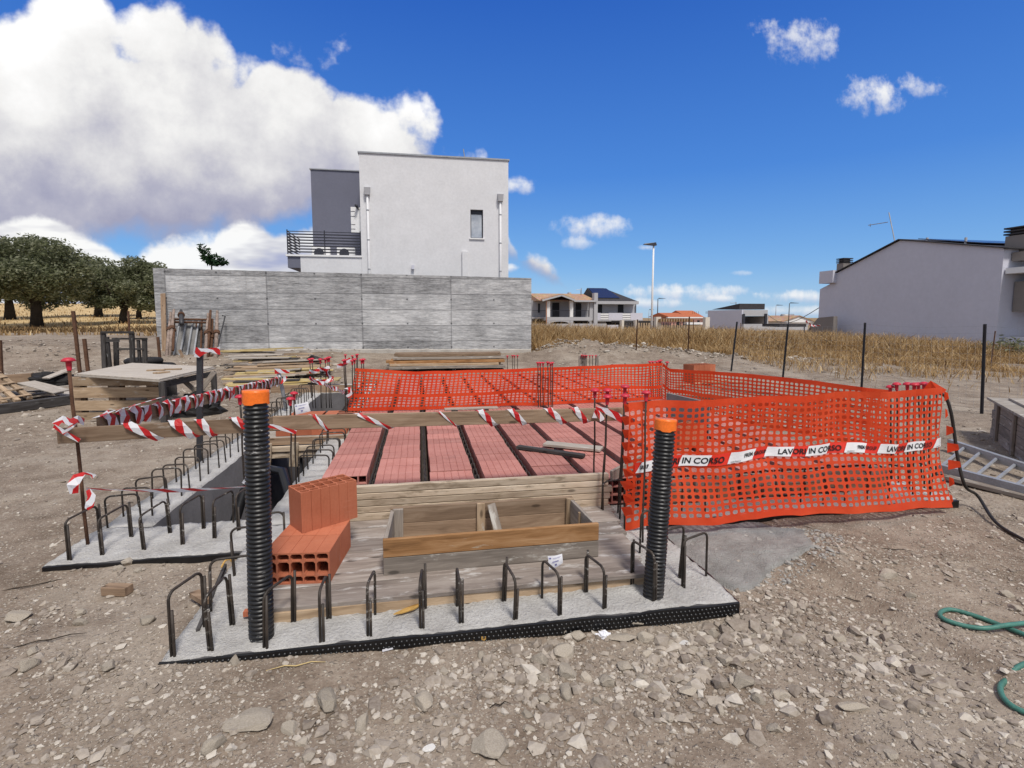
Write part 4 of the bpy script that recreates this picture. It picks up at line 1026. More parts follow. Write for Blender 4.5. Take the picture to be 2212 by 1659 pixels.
def para(s0, s1, sk):
    mb = MB(); m = 14
    for i in range(m+1):
        for v in (-.47, -.15, .15, .47):
            mb.v.append(tuple(band_pt(s0+(s1-s0)*i/m+sk*v, v, .0135)))
    for i in range(m):
        for j in range(3): q4 = i*4+j; mb.f.append((q4, q4+4, q4+5, q4+1)); mb.mi.append(0)
    obj('white_film', mb, MT['band_white'], band)
def text_mb(txt, size, shear=0., bold=0.):
    cu = bpy.data.curves.new('lettering', 'FONT'); cu.body = txt; cu.size = size; cu.shear = shear; cu.offset = bold; cu.resolution_u = 3
    o = bpy.data.objects.new('lettering', cu); COL.objects.link(o); dg = bpy.context.evaluated_depsgraph_get()
    me = bpy.data.meshes.new_from_object(o.evaluated_get(dg)); COL.objects.unlink(o); bpy.data.objects.remove(o)
    mb = MB(); mb.v = [tuple(v.co) for v in me.vertices]; mb.f = [tuple(p.vertices) for p in me.polygons]; mb.mi = [0]*len(mb.f); return mb
def letter(txt, s_at, v0, height, width, shear, bold, lift=.017):
    mb = text_mb(txt, 1., shear, bold); a = np.array(mb.v); x0, x1 = a[:, 0].min(), a[:, 0].max(); y0, y1 = a[:, 1].min(), a[:, 1].max()
    mb.v = [tuple(band_pt(s_at+(x-x0)/(x1-x0)*width/LN, v0+(y-y0)/(y1-y0)*height, lift)) for x, y, _ in a]
    obj('lettering', mb, MT['black_print'], band)
SX = lambda px: (zt(px, 990, YN).x-ft[0].x)/(ft[-1].x-ft[0].x)
for px_t, wpx in ((1398, 164), (1677, 132), (1908, 110)):
    s = SX(px_t); w = (SX(px_t+wpx)-s)*LN
    letter('LAVORI IN CORSO', s, -.27, .54, w, .22, .022)
    k = wpx/140
    para(SX(px_t-24*k), SX(px_t+30*k), .016); para(SX(px_t+60*k), SX(px_t+112*k), .016); para(SX(px_t+150*k), SX(px_t+196*k), .016)
    letter('www.frem.it', SX(px_t+152*k), -.40, .14, .075*k, .1, .0)
    letter('FREM GROUP', SX(px_t+176*k), -.14, .36, (SX(px_t+176*k+44*k)-SX(px_t+176*k))*LN, .12, .03)
letter('GROUP', SX(1372), -.16, .36, .07, .12, .03)

# ------------------------------------------------------------------ concrete boundary wall
def bwall():
    t = thing('concrete_wall', 'long board marked grey concrete wall in front of the white house', 'wall', (-2.4, 21.15, .2))
    x0, x1 = -9.467, 4.549; L = x1-x0
    mb = MB(); zt0, zt1, zb0, zb1 = 3.35, 3.17, .42, .24      # heights above the object's origin (z .2)
    n = 56
    def top(x): return zt0+(zt1-zt0)*x/L+.012*N.noise(V((x*3, 1, 1)))+.008*N.noise(V((x*13, 1, 1)))
    for i in range(n):
        a, b = L*i/n, L*(i+1)/n
        mb.face([(a, 0, -.3), (b, 0, -.3), (b, 0, top(b)), (a, 0, top(a))]); mb.face([(a, 0, top(a)), (b, 0, top(b)), (b, .3, top(b)), (a, .3, top(a))]); mb.face([(b, .3, -.3), (a, .3, -.3), (a, .3, top(a)), (b, .3, top(b))])
    mb.face([(0, .3, -.3), (0, 0, -.3), (0, 0, top(0)), (0, .3, top(0))]); mb.face([(L, 0, -.3), (L, .3, -.3), (L, .3, top(L)), (L, 0, top(L))])
    obj('wall_body', mb, MT['wall'], t, T(V((x0, 21, .2))))
    mb = MB(); n0 = 0
    for i in range(90):
        a, b = x0+.1+(L-.12)*i/90, x0+.1+(L-.12)*(i+1)/90; z = .62-.16*(i/90)+.03*N.noise(V((a*2.5, 0, 0))); f = 20.955
        mb.hexa([(a, f-.03, -.1), (b, f-.03, -.1), (b, 20.998, -.1), (a, 20.998, -.1), (a, f, z-.03), (b, f, z-.03), (b, 20.998, z), (a, 20.998, z)])
    obj('footing', mb, MT['footing'], t)
bwall()

# ------------------------------------------------------------------ white house behind the wall
def white_house():
    t = thing('white_house', 'white flat roofed modern house with a slate grey wing and balcony, behind the concrete wall', 'house', (0, 28, .2)); Y = 24.5
    mb = MB(); x0, x1, zt, zb = -2.51, 4.19, 9.0, 0
    wx0, wx1, wz0, wz1 = 2.41, 3.0, 5.44, 6.74; r = .22
    xs = [x0, wx0, wx1, x1]; zs = [zb, wz0, wz1, zt]
    for i in range(3):
        for j in range(3):
            if i == 1 and j == 1: continue
            mb.face([(xs[i], Y, zs[j]), (xs[i+1], Y, zs[j]), (xs[i+1], Y, zs[j+1]), (xs[i], Y, zs[j+1])])
    for a, b in (((wx0, wz0), (wx1, wz0)), ((wx1, wz0), (wx1, wz1)), ((wx1, wz1), (wx0, wz1)), ((wx0, wz1), (wx0, wz0))):
        mb.face([(a[0], Y, a[1]), (a[0], Y+r, a[1]), (b[0], Y+r, b[1]), (b[0], Y, b[1])])
    mb.face([(x1, Y, zb), (x1, Y+9, zb), (x1, Y+9, zt), (x1, Y, zt)]); mb.face([(x0, Y+9, zb), (x0, Y, zb), (x0, Y, zt), (x0, Y+9, zt)]); mb.face([(x1, Y+9, zb), (x0, Y+9, zb), (x0, Y+9, zt), (x1, Y+9, zt)]); mb.face([(x0, Y, zt), (x1, Y, zt), (x1, Y+9, zt), (x0, Y+9, zt)])
    mb.box(-5.12, -2.515, Y, Y+2.6, zb, 4.44)
    obj('wall', mb, MT['white_plaster'], t)
    w = obj('window', MB().box(wx0, wx1, Y+r-.03, Y+r-.02, wz0, wz1), MT['dark'], t)
    m2 = MB(); f = Y+r-.05
    for a in ((wx0, wx0+.045, wz0, wz1), (wx1-.05, wx1, wz0, wz1), (wx0+.046, wx1-.051, wz1-.2, wz1), (wx0+.046, wx1-.051, wz0, wz0+.045)): m2.box(a[0], a[1], f-.03, f, a[2], a[3])
    obj('window_frame', m2, MT['frame'], w); obj('pane', MB().box(wx0+.046, wx1-.051, f-.014, f-.01, wz0+.046, wz1-.201), MT['glass'], w)
    obj('sill', MB().box(wx0-.06, wx1+.06, Y-.06, Y+.02, wz0-.06, wz0-.002), MT['bright_plaster'], w)
    obj('roof_coping', MB().box(x0-.05, x1+.05, Y-.05, Y+9.05, zt+.002, zt+.07), MT['steel'], t)
    # slate grey wing set back behind the balcony
    mb = MB().box(-5.03, -2.515, 27.0, 33, 4.45, 8.85); mb.box(-5.12, -2.515, 27.12, 33, zb, 4.44); obj('grey_wing', mb, MT['grey_plaster'], t)
    obj('wing_coping', MB().box(-5.08, -2.516, 26.95, 33, 8.852, 8.90), MT['steel'], t)
    obj('balcony_slab', MB().box(-5.72, -2.49, Y-.05, 27.0, 4.45, 4.53), MT['bright_plaster'], t)
    mb = MB(); mb.hexa([(-5.66, Y+.02, 3.95), (-5.125, Y+.02, 3.95), (-5.125, 27, 3.95), (-5.66, 27, 3.95), (-5.66, Y+.02, 4.445), (-5.125, Y+.02, 4.445), (-5.125, 27, 4.445), (-5.66, 27, 4.445)])
    obj('balcony_beam', mb, MT['grey_plaster'], t)
    rt_ = MB(); ps = MB()
    for k in range(8):
        z = 4.62+k*.128; h = .035 if k < 7 else .02
        rt_.box(-5.66, -2.53, Y+.03, Y+.06, z, z+h*1.6); rt_.box(-5.66, -5.63, Y+.065, 26.98, z, z+h*1.6)
    rl_ = obj('balcony_railing', rt_, MT['frame'], t)
    for x in (-5.66, -4.1, -2.57): obj('railing_post', MB().box(x, x+.045, Y+.0, Y+.028, 4.535, 5.60), MT['frame'], rl_)
    for px in (694, 748):
        c = ony(px, 537, 26.6); a = obj('air_conditioner', MB().box(c.x-.42, c.x+.42, 26.45, 26.75, 4.56, 5.12), MT['bright_plaster'], t, bev=.02)
        mb = MB(); n = 20
        for rr, dy in ((.23, -.012), (.05, -.02)):
            pass
        p = [(c.x-.08+.23*math.cos(2*PI*k/n), 26.436, 4.84+.23*math.sin(2*PI*k/n)) for k in range(n)]; mb.prism(p, (0, .012, 0)); obj('fan_grille', mb, MT['frame'], a)
    # white fin with slots beside the wing
    mb = MB(); zz = [5.6, 5.72, 5.76, 5.92, 5.96, 6.28, 6.32, 6.5, 6.54, 6.72]
    for k, (a, b) in enumerate(zip(zz, zz[1:])): mb.box(-2.78 if k % 2 else -2.96, -2.514, Y+.3, Y+.5, a, b)
    fin = obj('slotted_fin', mb, MT['bright_plaster'], t)
    mb = MB().tube([(-2.66, Y+.28, 6.70), (-2.70, Y+.02, 6.74)], .06, 12); mb.tube([(-2.62, Y+.3, 6.6), (-2.66, Y+.2, 6.7)], .025, 6); obj('security_camera', mb, MT['frame'], t, smooth=True)
    # downpipes
    for px, py in ((793, 403), (1081, 418)):
        c = ony(px, py, Y-.1); d = obj('downpipe', MB().tube([(c.x, Y-.09, c.z-.35), (c.x, Y-.09, .3)], .05, 12), MT['white_plaster'], t, smooth=True)
        mb = MB().hexa([(c.x-.11, Y-.2, c.z-.36), (c.x+.11, Y-.2, c.z-.36), (c.x+.11, Y-.002, c.z-.36), (c.x-.11, Y-.002, c.z-.36), (c.x-.13, Y-.24, c.z-.05), (c.x+.13, Y-.24, c.z-.05), (c.x+.13, Y-.002, c.z-.0), (c.x-.13, Y-.002, c.z-.0)]); obj('hopper', mb, MT['far_light'], d)
        mb = MB()
        for z in (3.9, 5.2, 6.5):
            mb.tube([(c.x, Y-.09, z), (c.x, Y-.09, z+.05)], .058, 12)
        obj('pipe_clip', mb, MT['steel'], d)
    obj('meter_box', MB().box(2.0, 2.28, Y-.12, Y-.002, .3, 4.82), MT['white_plaster'], t, bev=.01)
    c = ony(892, 578, Y); l = obj('wall_lamp', MB().box(c.x-.06, c.x+.06, Y-.14, Y-.002, c.z-.08, c.z+.1), MT['far_grey'], t)
    a, b = ony(1001, 322, 30), ony(1007, 345, 30); obj('antenna', MB().tube([b-V((0, 0, .5)), a], .03, 6), MT['steel'], t)
white_house()

# ------------------------------------------------------------------ gable house on the right
def gable_house():
    t = thing('gable_house', 'big blue grey house with a blank gable wall and chimney behind dry grass', 'house', (25, 22, 0)); X = 23.
    Zg = lambda zx, zy: onx(1620+zx*.2676, 459+zy*.2676, X)
    pr = [(565, 1000), (565, 620), (632, 585), (700, 548), (700, 490), (1215, 225), (2020, 279), (2110, 288), (2150, 760), (2115, 910), (2090, 1225)]
    P = [Zg(*p) for p in pr]; y0 = min(p.y for p in P); 
    for k in (0, 10): P[k].z = -.2
    P[-1].y = P[-2].y = P[-3].y = P[-4].y = 17.25; P[0].y = P[1].y
    P[-3].z, P[-2].z = 3.3, 2.0
    obj('gable_wall', MB().prism(P, (9, 0, 0)), MT['far_grey'], t)
    a, b = P[4], P[5]; c = Zg(2112, 287)
    obj('roof_edge', MB().bar(a+V((4.4, 0, .04)), b+V((4.4, 0, .05)), 9.05, .04, (0, 0, 1)), MT['roof_dark'], t)
    obj('roof', MB().bar(b+V((4.4, 0, .04)), V((27.4, 17.0, c.z+.0)), 9.02, .04, (0, 0, 1)), MT['roof_dark'], t)
    zr_ = lambda y_: b.z+(c.z-b.z)*(b.y-y_)/(b.y-17.0)+.12
    so_ = obj('solar_panel', MB().bar((26.4, b.y-.5, zr_(b.y-.5)), (26.4, 18.4, zr_(18.4)), 5.9, .03, (0, 0, 1)), MT['solar'], t)
    # left eave box with chimney
    e0, e1 = Zg(622, 530), Zg(700, 520); mb = MB().box(X-.25, X+6, e1.y, e0.y+.3, e1.z-.32, e1.z+.02+.35); obj('eave_box', mb, MT['far_grey'], t)
    for zx0, zx1, z0, z1, dep in ((685, 757, 365, 490, .7), ):
        p, q_ = Zg(zx0, z1), Zg(zx1, z0); ch = obj('chimney', MB().box(X+.05, X+.6, q_.y+.05, p.y-.05, p.z-.4, q_.z-.28), MT['taupe'], t)
        mb = MB()
        for k in range(3): mb.box(X+.02, X+.63, q_.y+.02, p.y-.02, q_.z-.25+k*.1, q_.z-.2+k*.1)
        mb.box(X+.12, X+.53, q_.y+.12, p.y-.12, q_.z-.28, q_.z+.0); obj('chimney_cap', mb, MT['roof_dark'], ch)
    r0 = V((24.0, 16.6, 0)); z1 = Zg(2150, 290).z
    obj('front_eave', MB().box(X+.35, X+9, 15.9, 17.2, z1-.45, z1-.1), MT['taupe'], t)
    obj('white_beam', MB().box(X+.1, X+9, 15.4, 17.2, z1-.95, z1-.72), MT['bright_plaster'], t)
    obj('white_column', MB().box(X+.9, X+1.5, 15.45, 15.9, 2.9, z1-.951), MT['bright_plaster'], t)
    obj('balcony_wall', MB().box(X+.6, X+9, 15.6, 17.2, 2.0, 3.2), MT['taupe'], t)
    obj('ground_floor_column', MB().box(X+.5, X+.9, 15.7, 16.1, 1.0, 1.99), MT['bright_plaster'], t)
    obj('plinth', MB().box(X+.3, X+9, 15.6, 17.2, -.2, .98), MT['far_grey'], t)
    c2 = onx(2205, 505, 25.); ch = obj('chimney', MB().box(23.75, 24.7, 17.0, 17.8, z1-.1, z1+.62), MT['taupe'], t); mb = MB()
    for k in range(3): mb.box(23.7, 24.75, 16.95, 17.85, z1+.66+k*.12, z1+.72+k*.12)
    mb.box(23.85, 24.6, 17.1, 17.7, z1+.621, z1+.95); obj('chimney_cap', mb, MT['roof_dark'], ch)
    # aerial
    a = Zg(1108, 275)+V((.6, 0, 0)); tp_ = onx(1620+1122*.2676, 459, a.x); mb = MB().tube([a-V((0, 0, .3)), tp_], .025, 6)
    b0 = onx(1620+1113*.2676, 459+78*.2676, a.x); b1 = onx(1620+957*.2676, 459+103*.2676, a.x); mb.tube([b0, b1], .02, 6); mb.tube([b0.lerp(b1, .9)-V((0, 0, .1)), b0.lerp(b1, .9)+V((0, 0, .06))], .015, 5)
    obj('aerial', mb, MT['steel'], t)
    for zx in (1357, 1665): p = Zg(zx, 222); obj('vent_pipe', MB().tube([p+V((.5, 0, -.3)), p+V((.5, 0, .12))], .05, 8), MT['far_light'], t)
gable_house()
rw = thing('ramp_wall', 'low taupe sloping garden wall at the left foot of the gable house', 'wall', (22, 26, 0))
P = [onx(1620+a*.2676, 459+b*.2676, 22.0) for a, b in ((460, 985), (460, 955), (550, 850), (675, 838), (675, 1010))]; P[0].z = P[4].z = -.1
obj('wall_body', MB().prism(P, (.25, 0, 0)), MT['taupe'], rw)

# ------------------------------------------------------------------ houses across the field
def z5(zx, zy, Y): return ony(1134+zx*.2551, 610.2+zy*.2551, Y)
def zC(zx, zy, Y): return ony(1458+zx*.2551, 637.2+zy*.2551, Y)
def slab(fn, a, b, Y0, Y1, mb=None):
    """box whose front face spans zoom rectangle a..b at depth Y0"""
    p, q_ = fn(a[0], a[1], Y0), fn(b[0], b[1], Y0); mb = mb or MB(); mb.box(min(p.x, q_.x), max(p.x, q_.x), Y0, Y1, min(p.z, q_.z), max(p.z, q_.z)); return mb
def loggia_house():
    Y = 68.; t = thing('loggia_house', 'two storey house with a terracotta tile roof and pillared loggia across the dry field', 'house', (8, 72, 0))
    f = lambda a, b: z5(a, b, Y)
    bk = slab(z5, (58, 152), (598, 420), Y+3.2, Y+12); obj('wall', bk, MT['far_light'], t)
    zf = f(300, 294).z
    mb = slab(z5, (183, 293), (598, 322), Y, Y+3.2); obj('loggia_floor', mb, MT['far_light'], t)
    mb = slab(z5, (60, 293), (180, 306), Y+1.6, Y+3.19); obj('side_balcony', mb, MT['far_light'], t)
    for a, b in ((185, 213), (383, 408), (549, 575), (577, 600)): obj('pillar', slab(z5, (a, 150), (b, 292), Y, Y+.5), MT['bright_plaster' if a < 549 else 'far_light'], t)
    for a, b in ((185, 213), (383, 408), (577, 600)): obj('lower_pillar', slab(z5, (a, 323), (b, 430), Y+.01, Y+.5), MT['far_light'], t)
    # flat arch between the lower pillars
    x0, x1 = f(213, 0).x, f(383, 0).x; zt_ = f(0, 323).z; zl = f(0, 352).z; mb = MB(); n = 14
    for i in range(n):
        a = x0+(x1-x0)*i/n; b = x0+(x1-x0)*(i+1)/n; ar = lambda x: zl+(zt_-.12-zl)*math.sqrt(max(0, 1-((x-(x0+x1)/2)/((x1-x0)/2))**2))
        mb.hexa([(a, Y+.02, ar(a)), (b, Y+.02, ar(b)), (b, Y+.4, ar(b)), (a, Y+.4, ar(a)), (a, Y+.02, zt_), (b, Y+.02, zt_), (b, Y+.4, zt_), (a, Y+.4, zt_)])
    obj('arch', mb, MT['far_light'], t)
    # openings
    for a, b in (((233, 172), (290, 292)), ((432, 175), (476, 292))): d = obj('door', slab(z5, a, b, Y+3.1, Y+3.19), MT['dark'], t)
    for a, b in (((112, 178), (126, 255)),): obj('window', slab(z5, a, b, Y+3.1, Y+3.19), MT['dark'], t)
    for a, b in (((230, 330), (360, 420)), ((410, 330), (545, 420)), ((66, 320), (170, 420))): obj('ground_floor_opening', slab(z5, a, b, Y+3.1, Y+3.19), MT['dark'], t)
    rm = MB()
    for a, b, yy in ((213, 383, Y+.2), (408, 577, Y+.2), (60, 183, Y+1.7)):
        p, q_ = z5(a, 236, yy), z5(b, 236, yy); zb = z5(a, 292, yy).z
        rm.box(p.x, q_.x, yy, yy+.05, p.z-.05, p.z)
        k = int((q_.x-p.x)/.16)
        for i in range(k+1): x = p.x+(q_.x-p.x)*i/k; rm.box(x-.012, x+.012, yy+.01, yy+.04, zb, p.z-.051)
    obj('railing', rm, MT['frame'], t)
    # roof: long pitch, porch gable in front
    e0, e1 = f(100, 158), f(602, 156); ze = f(0, 152).z; rg = z5(0, 92, Y+6).z; xl, xr = f(60, 0).x-.4, f(600, 0).x+.1
    mb = MB(); mb.prism([(xl+1.3, Y-.4, ze), (xl+1.3, Y+6, rg), (xl+1.3, Y+12.4, ze)], (xr-xl-1.3, 0, 0)); rf = obj('roof', mb, MT['tile'], t)
    gx0, gx1, gxm = f(137, 0).x, f(410, 0).x, f(300, 0).x; zg0, zgm = f(0, 150).z, f(0, 103).z
    mb = MB(); mb.hexa([(gx0, Y-.7, zg0), (gxm, Y-.7, zgm-.02), (gxm, Y+3.5, zgm-.02), (gx0, Y+3.5, zg0), (gx0, Y-.7, zg0+.16), (gxm, Y-.7, zgm+.14), (gxm, Y+3.5, zgm+.14), (gx0, Y+3.5, zg0+.16)])
    mb.hexa([(gxm, Y-.7, zgm-.02), (gx1, Y-.7, zg0+.05), (gx1, Y+3.5, zg0+.05), (gxm, Y+3.5, zgm-.02), (gxm, Y-.7, zgm+.14), (gx1, Y-.7, zg0+.2), (gx1, Y+3.5, zg0+.2), (gxm, Y+3.5, zgm+.14)])
    obj('porch_roof', mb, MT['tile'], t)
    mb = MB(); mb.bar((gx0, Y-.72, zg0-.05), (gxm, Y-.72, zgm-.07), .06, .22, (0, 0, 1)); mb.bar((gxm, Y-.72, zgm-.07), (gx1, Y-.72, zg0), .06, .22, (0, 0, 1)); mb.box(gx1, f(602, 0).x, Y-.5, Y-.42, ze-.16, ze+.06); obj('fascia', mb, MT['far_light'], t)
    obj('chimney', slab(z5, (372, 84), (392, 100), Y+6, Y+6.8), MT['far_light'], t)
    obj('copper_downpipe', MB().tube([z5(182, 155, Y-.1), z5(182, 352, Y-.1)], .06, 8), MT['copper'], t); obj('copper_downpipe', MB().tube([z5(592, 155, Y-.1), z5(592, 340, Y-.1)], .05, 8), MT['bright_plaster'], t)
    mb = MB().tube([z5(477, 105, Y+3), z5(477, 47, Y+3)], .05, 6); mb.tube([z5(477, 58, Y+3), z5(433, 63, Y+3)], .035, 6); mb.tube([z5(470, 105, Y+3), z5(470, 66, Y+3)], .03, 6); obj('aerial', mb, MT['steel'], t)
    obj('pilaster', slab(z5, (588, 88), (613, 430), Y-.3, Y+.6), MT['far_light'], t)
loggia_house()
def hip_house():
    Y = 70.; t = thing('hip_roof_house', 'grey house with a dark hip roof, solar panels and grey balconies beside the loggia house', 'house', (15, 75, 0))
    f = lambda a, b: z5(a, b, Y)
    obj('wall', slab(z5, (614, 182), (938, 420), Y+1.5, Y+9), MT['far_light'], t)
    obj('eave', slab(z5, (616, 157), (964, 184), Y-.3, Y+9.5), MT['far_light'], t)
    z0 = f(0, 157).z; a, b, c, d = f(614, 0).x, f(960, 0).x, f(620, 0).x, f(760, 0).x; zr = f(0, 106).z+1.3
    mb = MB(); mb.v = [(a, Y-.2, z0+.01), (b, Y-.2, z0+.01), (b, Y+9, z0+.01), (a, Y+9, z0+.01), (a, Y+4.5, zr), (d, Y+4.5, zr)]; mb.f = [(0, 1, 5, 4), (1, 2, 5), (2, 3, 4, 5), (3, 0, 4), (3, 2, 1, 0)]; mb.mi = [0]*5; obj('roof', mb, MT['roof_dark'], t)
    p = lambda k, u: V((a+.1+(d+1.2-a)*u-(0 if u < .5 else k*.9), Y-.2+4.7*k, z0+.12+(zr-z0)*k)); mb = MB(); mb.face([p(.2, 0), p(.2, 1), p(.92, .95), p(.92, 0)]); obj('solar_panel', mb, MT['solar'], t)
    for u, w in (((612, 184), (653, 257)), ((789, 188), (834, 257))): obj('window', slab(z5, u, w, Y+1.42, Y+1.5), MT['dark'], t)
    obj('balcony_parapet', slab(z5, (606, 258), (640, 318), Y, Y+.2), MT['far_grey'], t); obj('balcony_parapet', slab(z5, (710, 258), (826, 318), Y, Y+.2), MT['far_grey'], t); obj('balcony_parapet', slab(z5, (896, 258), (996, 318), Y, Y+1.45), MT['far_grey'], t)
    for u, w in ((641, 709), (827, 895)):
        mb = MB()
        for k in range(3): slab(z5, (u, 262+k*19), (w, 276+k*19), Y+.05, Y+.1, mb)
        obj('glass_balustrade', mb, MT['bright_plaster'], t)
    obj('balcony_floor', slab(z5, (604, 319), (1000, 328), Y+.02, Y+1.45), MT['far_light'], t)
    obj('garage_opening', slab(z5, (690, 330), (800, 420), Y+1.4, Y+1.49), MT['dark'], t)
    obj('downpipe', MB().tube([z5(938, 185, Y+1.3), z5(938, 258, Y+1.3)], .06, 6), MT['frame'], t)
hip_house()
tag(obj('garden_wall', slab(z5, (60, 350), (690, 430), 62, 62.3), MT['far_light']), 'long low pale garden wall in front of the loggia house', 'wall')
tag(obj('garden_wall', slab(z5, (700, 360), (790, 430), 63, 63.3), MT['far_grey']), 'short grey garden wall in front of the garage of the grey hip roofed house', 'wall')
def pergola():
    Y = 55.; t = thing('shuttered_slab', 'unfinished concrete slab on wooden shuttering and many props beyond the grass', 'construction', (20, 57, 0))
    obj('edge_beam', slab(z5, (1140, 309), (1420, 332), Y, Y+.3), MT['wood_orange'], t)
    mb = MB()
    for k in range(12): slab(z5, (1150+k*22, 306), (1158+k*22, 332), Y-.15, Y-.002, mb)
    obj('beam_end', mb, MT['wood_tan'], t)
    obj('formwork', slab(z5, (838, 326), (1110, 342), Y+2, Y+6), MT['wood_dark'], t)
    for a, b, y0 in ((820, 838, 318), (1112, 1150, 291), (938, 957, 318)): obj('column', slab(z5, (a, y0), (b, 430), Y+.4, Y+1), MT['far_cream'], t)
    obj('column', slab(zC, (260, 188), (292, 330), Y+.4, Y+1), MT['far_cream'], t)
    for k in range(26):
        a = 850+k*21.5; p = z5(a+random.uniform(-5, 5), 340, Y+random.uniform(1, 5)); obj('prop', MB().tube([(p.x, p.y, p.z), (p.x+random.uniform(-.1, .1), p.y, .2)], .06, 5), MT['dark_steel'], t)
pergola()
def pink_house():
    Y = 90.; t = thing('pink_house', 'distant pink house with a red tile roof behind the unfinished slab', 'house', (33, 92, 0))
    obj('wall', slab(zC, (-40, 185), (245, 330), Y, Y+8), MT['far_pink'], t)
    mb = MB(); a, b = zC(-60, 186, Y), zC(110, 186, Y); mb.prism([(a.x, Y-.5, a.z), (a.x, Y+4, a.z+.8), (a.x, Y+8.5, a.z)], (b.x-a.x, 0, 0)); a2, b2 = zC(112, 186, Y), zC(262, 186, Y); mb.prism([(a2.x, Y+.5, a2.z), (a2.x, Y+5, a2.z+1.25), (a2.x, Y+9.5, a2.z)], (b2.x-a2.x, 0, 0)); obj('roof', mb, MT['tile_red'], t)
    obj('eave_band', slab(zC, (-60, 187), (262, 196), Y-.6, Y-.02), MT['bright_plaster'], t); obj('balcony', slab(zC, (100, 232), (250, 250), Y-1.2, Y-.02), MT['bright_plaster'], t)
    for u in (20, 70, 130, 190): obj('window', slab(zC, (u, 215), (u+18, 262), Y-.06, Y-.01), MT['dark'], t)
pink_house()
def grey_house():
    t = thing('flat_grey_house', 'unplastered grey flat roofed house with an open porch, right of the unfinished slab', 'house', (28, 62, 0))
    Yf = 56.; p0, p1 = zC(568, 125, Yf), zC(785, 130, Yf); x0, x1, zt_ = p0.x, p1.x, p0.z
    a = zC(250, 155, 74.)          # far end of the side wall
    # open front: side wall, back wall, lintel, end pier
    mb = MB().box(x0, x0+.4, Yf, 63.4, -.3, zt_); obj('side_wall', mb, MT['far_grey'], t)
    obj('back_wall', MB().box(x0+.41, x1-.5, 60, 60.3, -.3, zt_-.01), MT['far_light'], t); obj('roof_slab', MB().box(x0+.41, x1, Yf+.01, 63.3, zt_-.5, zt_-.012), MT['far_light'], t)
    obj('lintel', slab(zC, (584, 127), (785, 178), Yf-.05, Yf), MT['far_light'], t); obj('pier', slab(zC, (766, 179), (785, 330), Yf, Yf+4), MT['far_light'], t)
    obj('window_opening', slab(zC, (655, 190), (735, 248), 59.9, 59.98), MT['far_cream'], t); obj('window_post', slab(zC, (703, 188), (726, 248), 59.8, 59.89), MT['frame'], t)
    obj('downpipe', slab(zC, (577, 160), (590, 275), Yf-.2, Yf-.06), MT['frame'], t); obj('downpipe', slab(zC, (763, 158), (776, 300), Yf-.2, Yf-.06), MT['frame'], t)
    mb = MB(); b0, b1 = zC(385, 140, 66), zC(645, 124, 58.5); mb.prism([(x0+.3, 57, zt_+.05), (x0+.3, 57, zt_+.75), (x0+.3, 63, zt_+.12)], (3.4, 0, 0)); obj('roof_sheet', mb, MT['roof_dark'], t)
    mb = MB().tube([zC(517, 125, 60), zC(517, 60, 60)], .05, 6); mb.tube([zC(517, 67, 60), zC(468, 68, 60)], .04, 6); obj('aerial', mb, MT['steel'], t)
    mb = MB()
    for u in (150, 165, 180, 200, 262, 270, 278, 284): mb.tube([zC(u, 160, 72), zC(u, 138, 72)], .025, 4)
    obj('rebar', mb, MT['rust'], t)
grey_house()
tag(obj('garden_wall', slab(zC, (582, 246), (775, 330), 52, 52.3), MT['far_light']), 'pale blotched garden wall in front of the porch of the grey flat roofed house', 'wall')
tag(obj('garden_wall', slab(zC, (777, 252), (1122, 330), 54, 54.3), MT['far_light']), 'pale garden wall between the grey flat roofed house and the gable house', 'wall')
def tile_house(label, fn, x0, x1, ye, yr, yb, Y, dep, m, gable=False):
    t = thing('tile_roofed_house', label, 'house', (fn(x0, 0, Y).x, Y, 0)); a, b = fn(x0, ye, Y), fn(x1, ye, Y); r = fn(x0, yr, Y).z
    obj('wall', slab(fn, (x0, ye), (x1, yb), Y, Y+dep), MT[m], t)
    mb = MB()
    if gable: mb.prism([(a.x-.3, Y-.3, a.z), ((a.x+b.x)/2, Y-.3, r), (b.x+.3, Y-.3, b.z)], (0, .28, 0)); obj('gable', mb, MT[m], t); mb = MB(); mb.bar((a.x-.4, Y+dep/2, a.z+.02), ((a.x+b.x)/2, Y+dep/2, r+.06), dep+1, .12, (0, 0, 1)); mb.bar((b.x+.4, Y+dep/2, a.z+.02), ((a.x+b.x)/2, Y+dep/2, r+.06), dep+1, .12, (0, 0, 1))
    else: mb.prism([(a.x-.4, Y-.5, a.z), (a.x-.4, Y+dep/2, r), (a.x-.4, Y+dep+.5, a.z)], (b.x-a.x+.8, 0, 0))
    obj('roof', mb, MT['tile'], t); return t
tile_house('small cream house with a tile roof right of the grey flat roofed house', zC, 780, 905, 222, 198, 330, 84, 7, 'far_cream')
th = tile_house('white gabled house with a terracotta roof and rooftop water heater near the gable house', zC, 900, 1175, 232, 178, 330, 88, 9, 'bright_plaster', True)
p = zC(948, 190, 92); mb = MB().tube([p+V((-1.2, 0, .3)), p+V((1.4, 0, .3))], .4, 10); obj('water_heater', mb, MT['steel'], th, smooth=True)
cn = thing('canopy', 'flat dark canopy on thin posts standing in the grass before the white gabled house', 'canopy', (35, 45, 0)); obj('canopy_roof', slab(zC, (885, 246), (1112, 270), 44, 46.5), MT['roof_dark'], cn)
for u in (958, 1096): p = zC(u, 270, 44.3); obj('post', MB().tube([p, (p.x, p.y, 0)], .05, 6), MT['dark_steel'], cn)
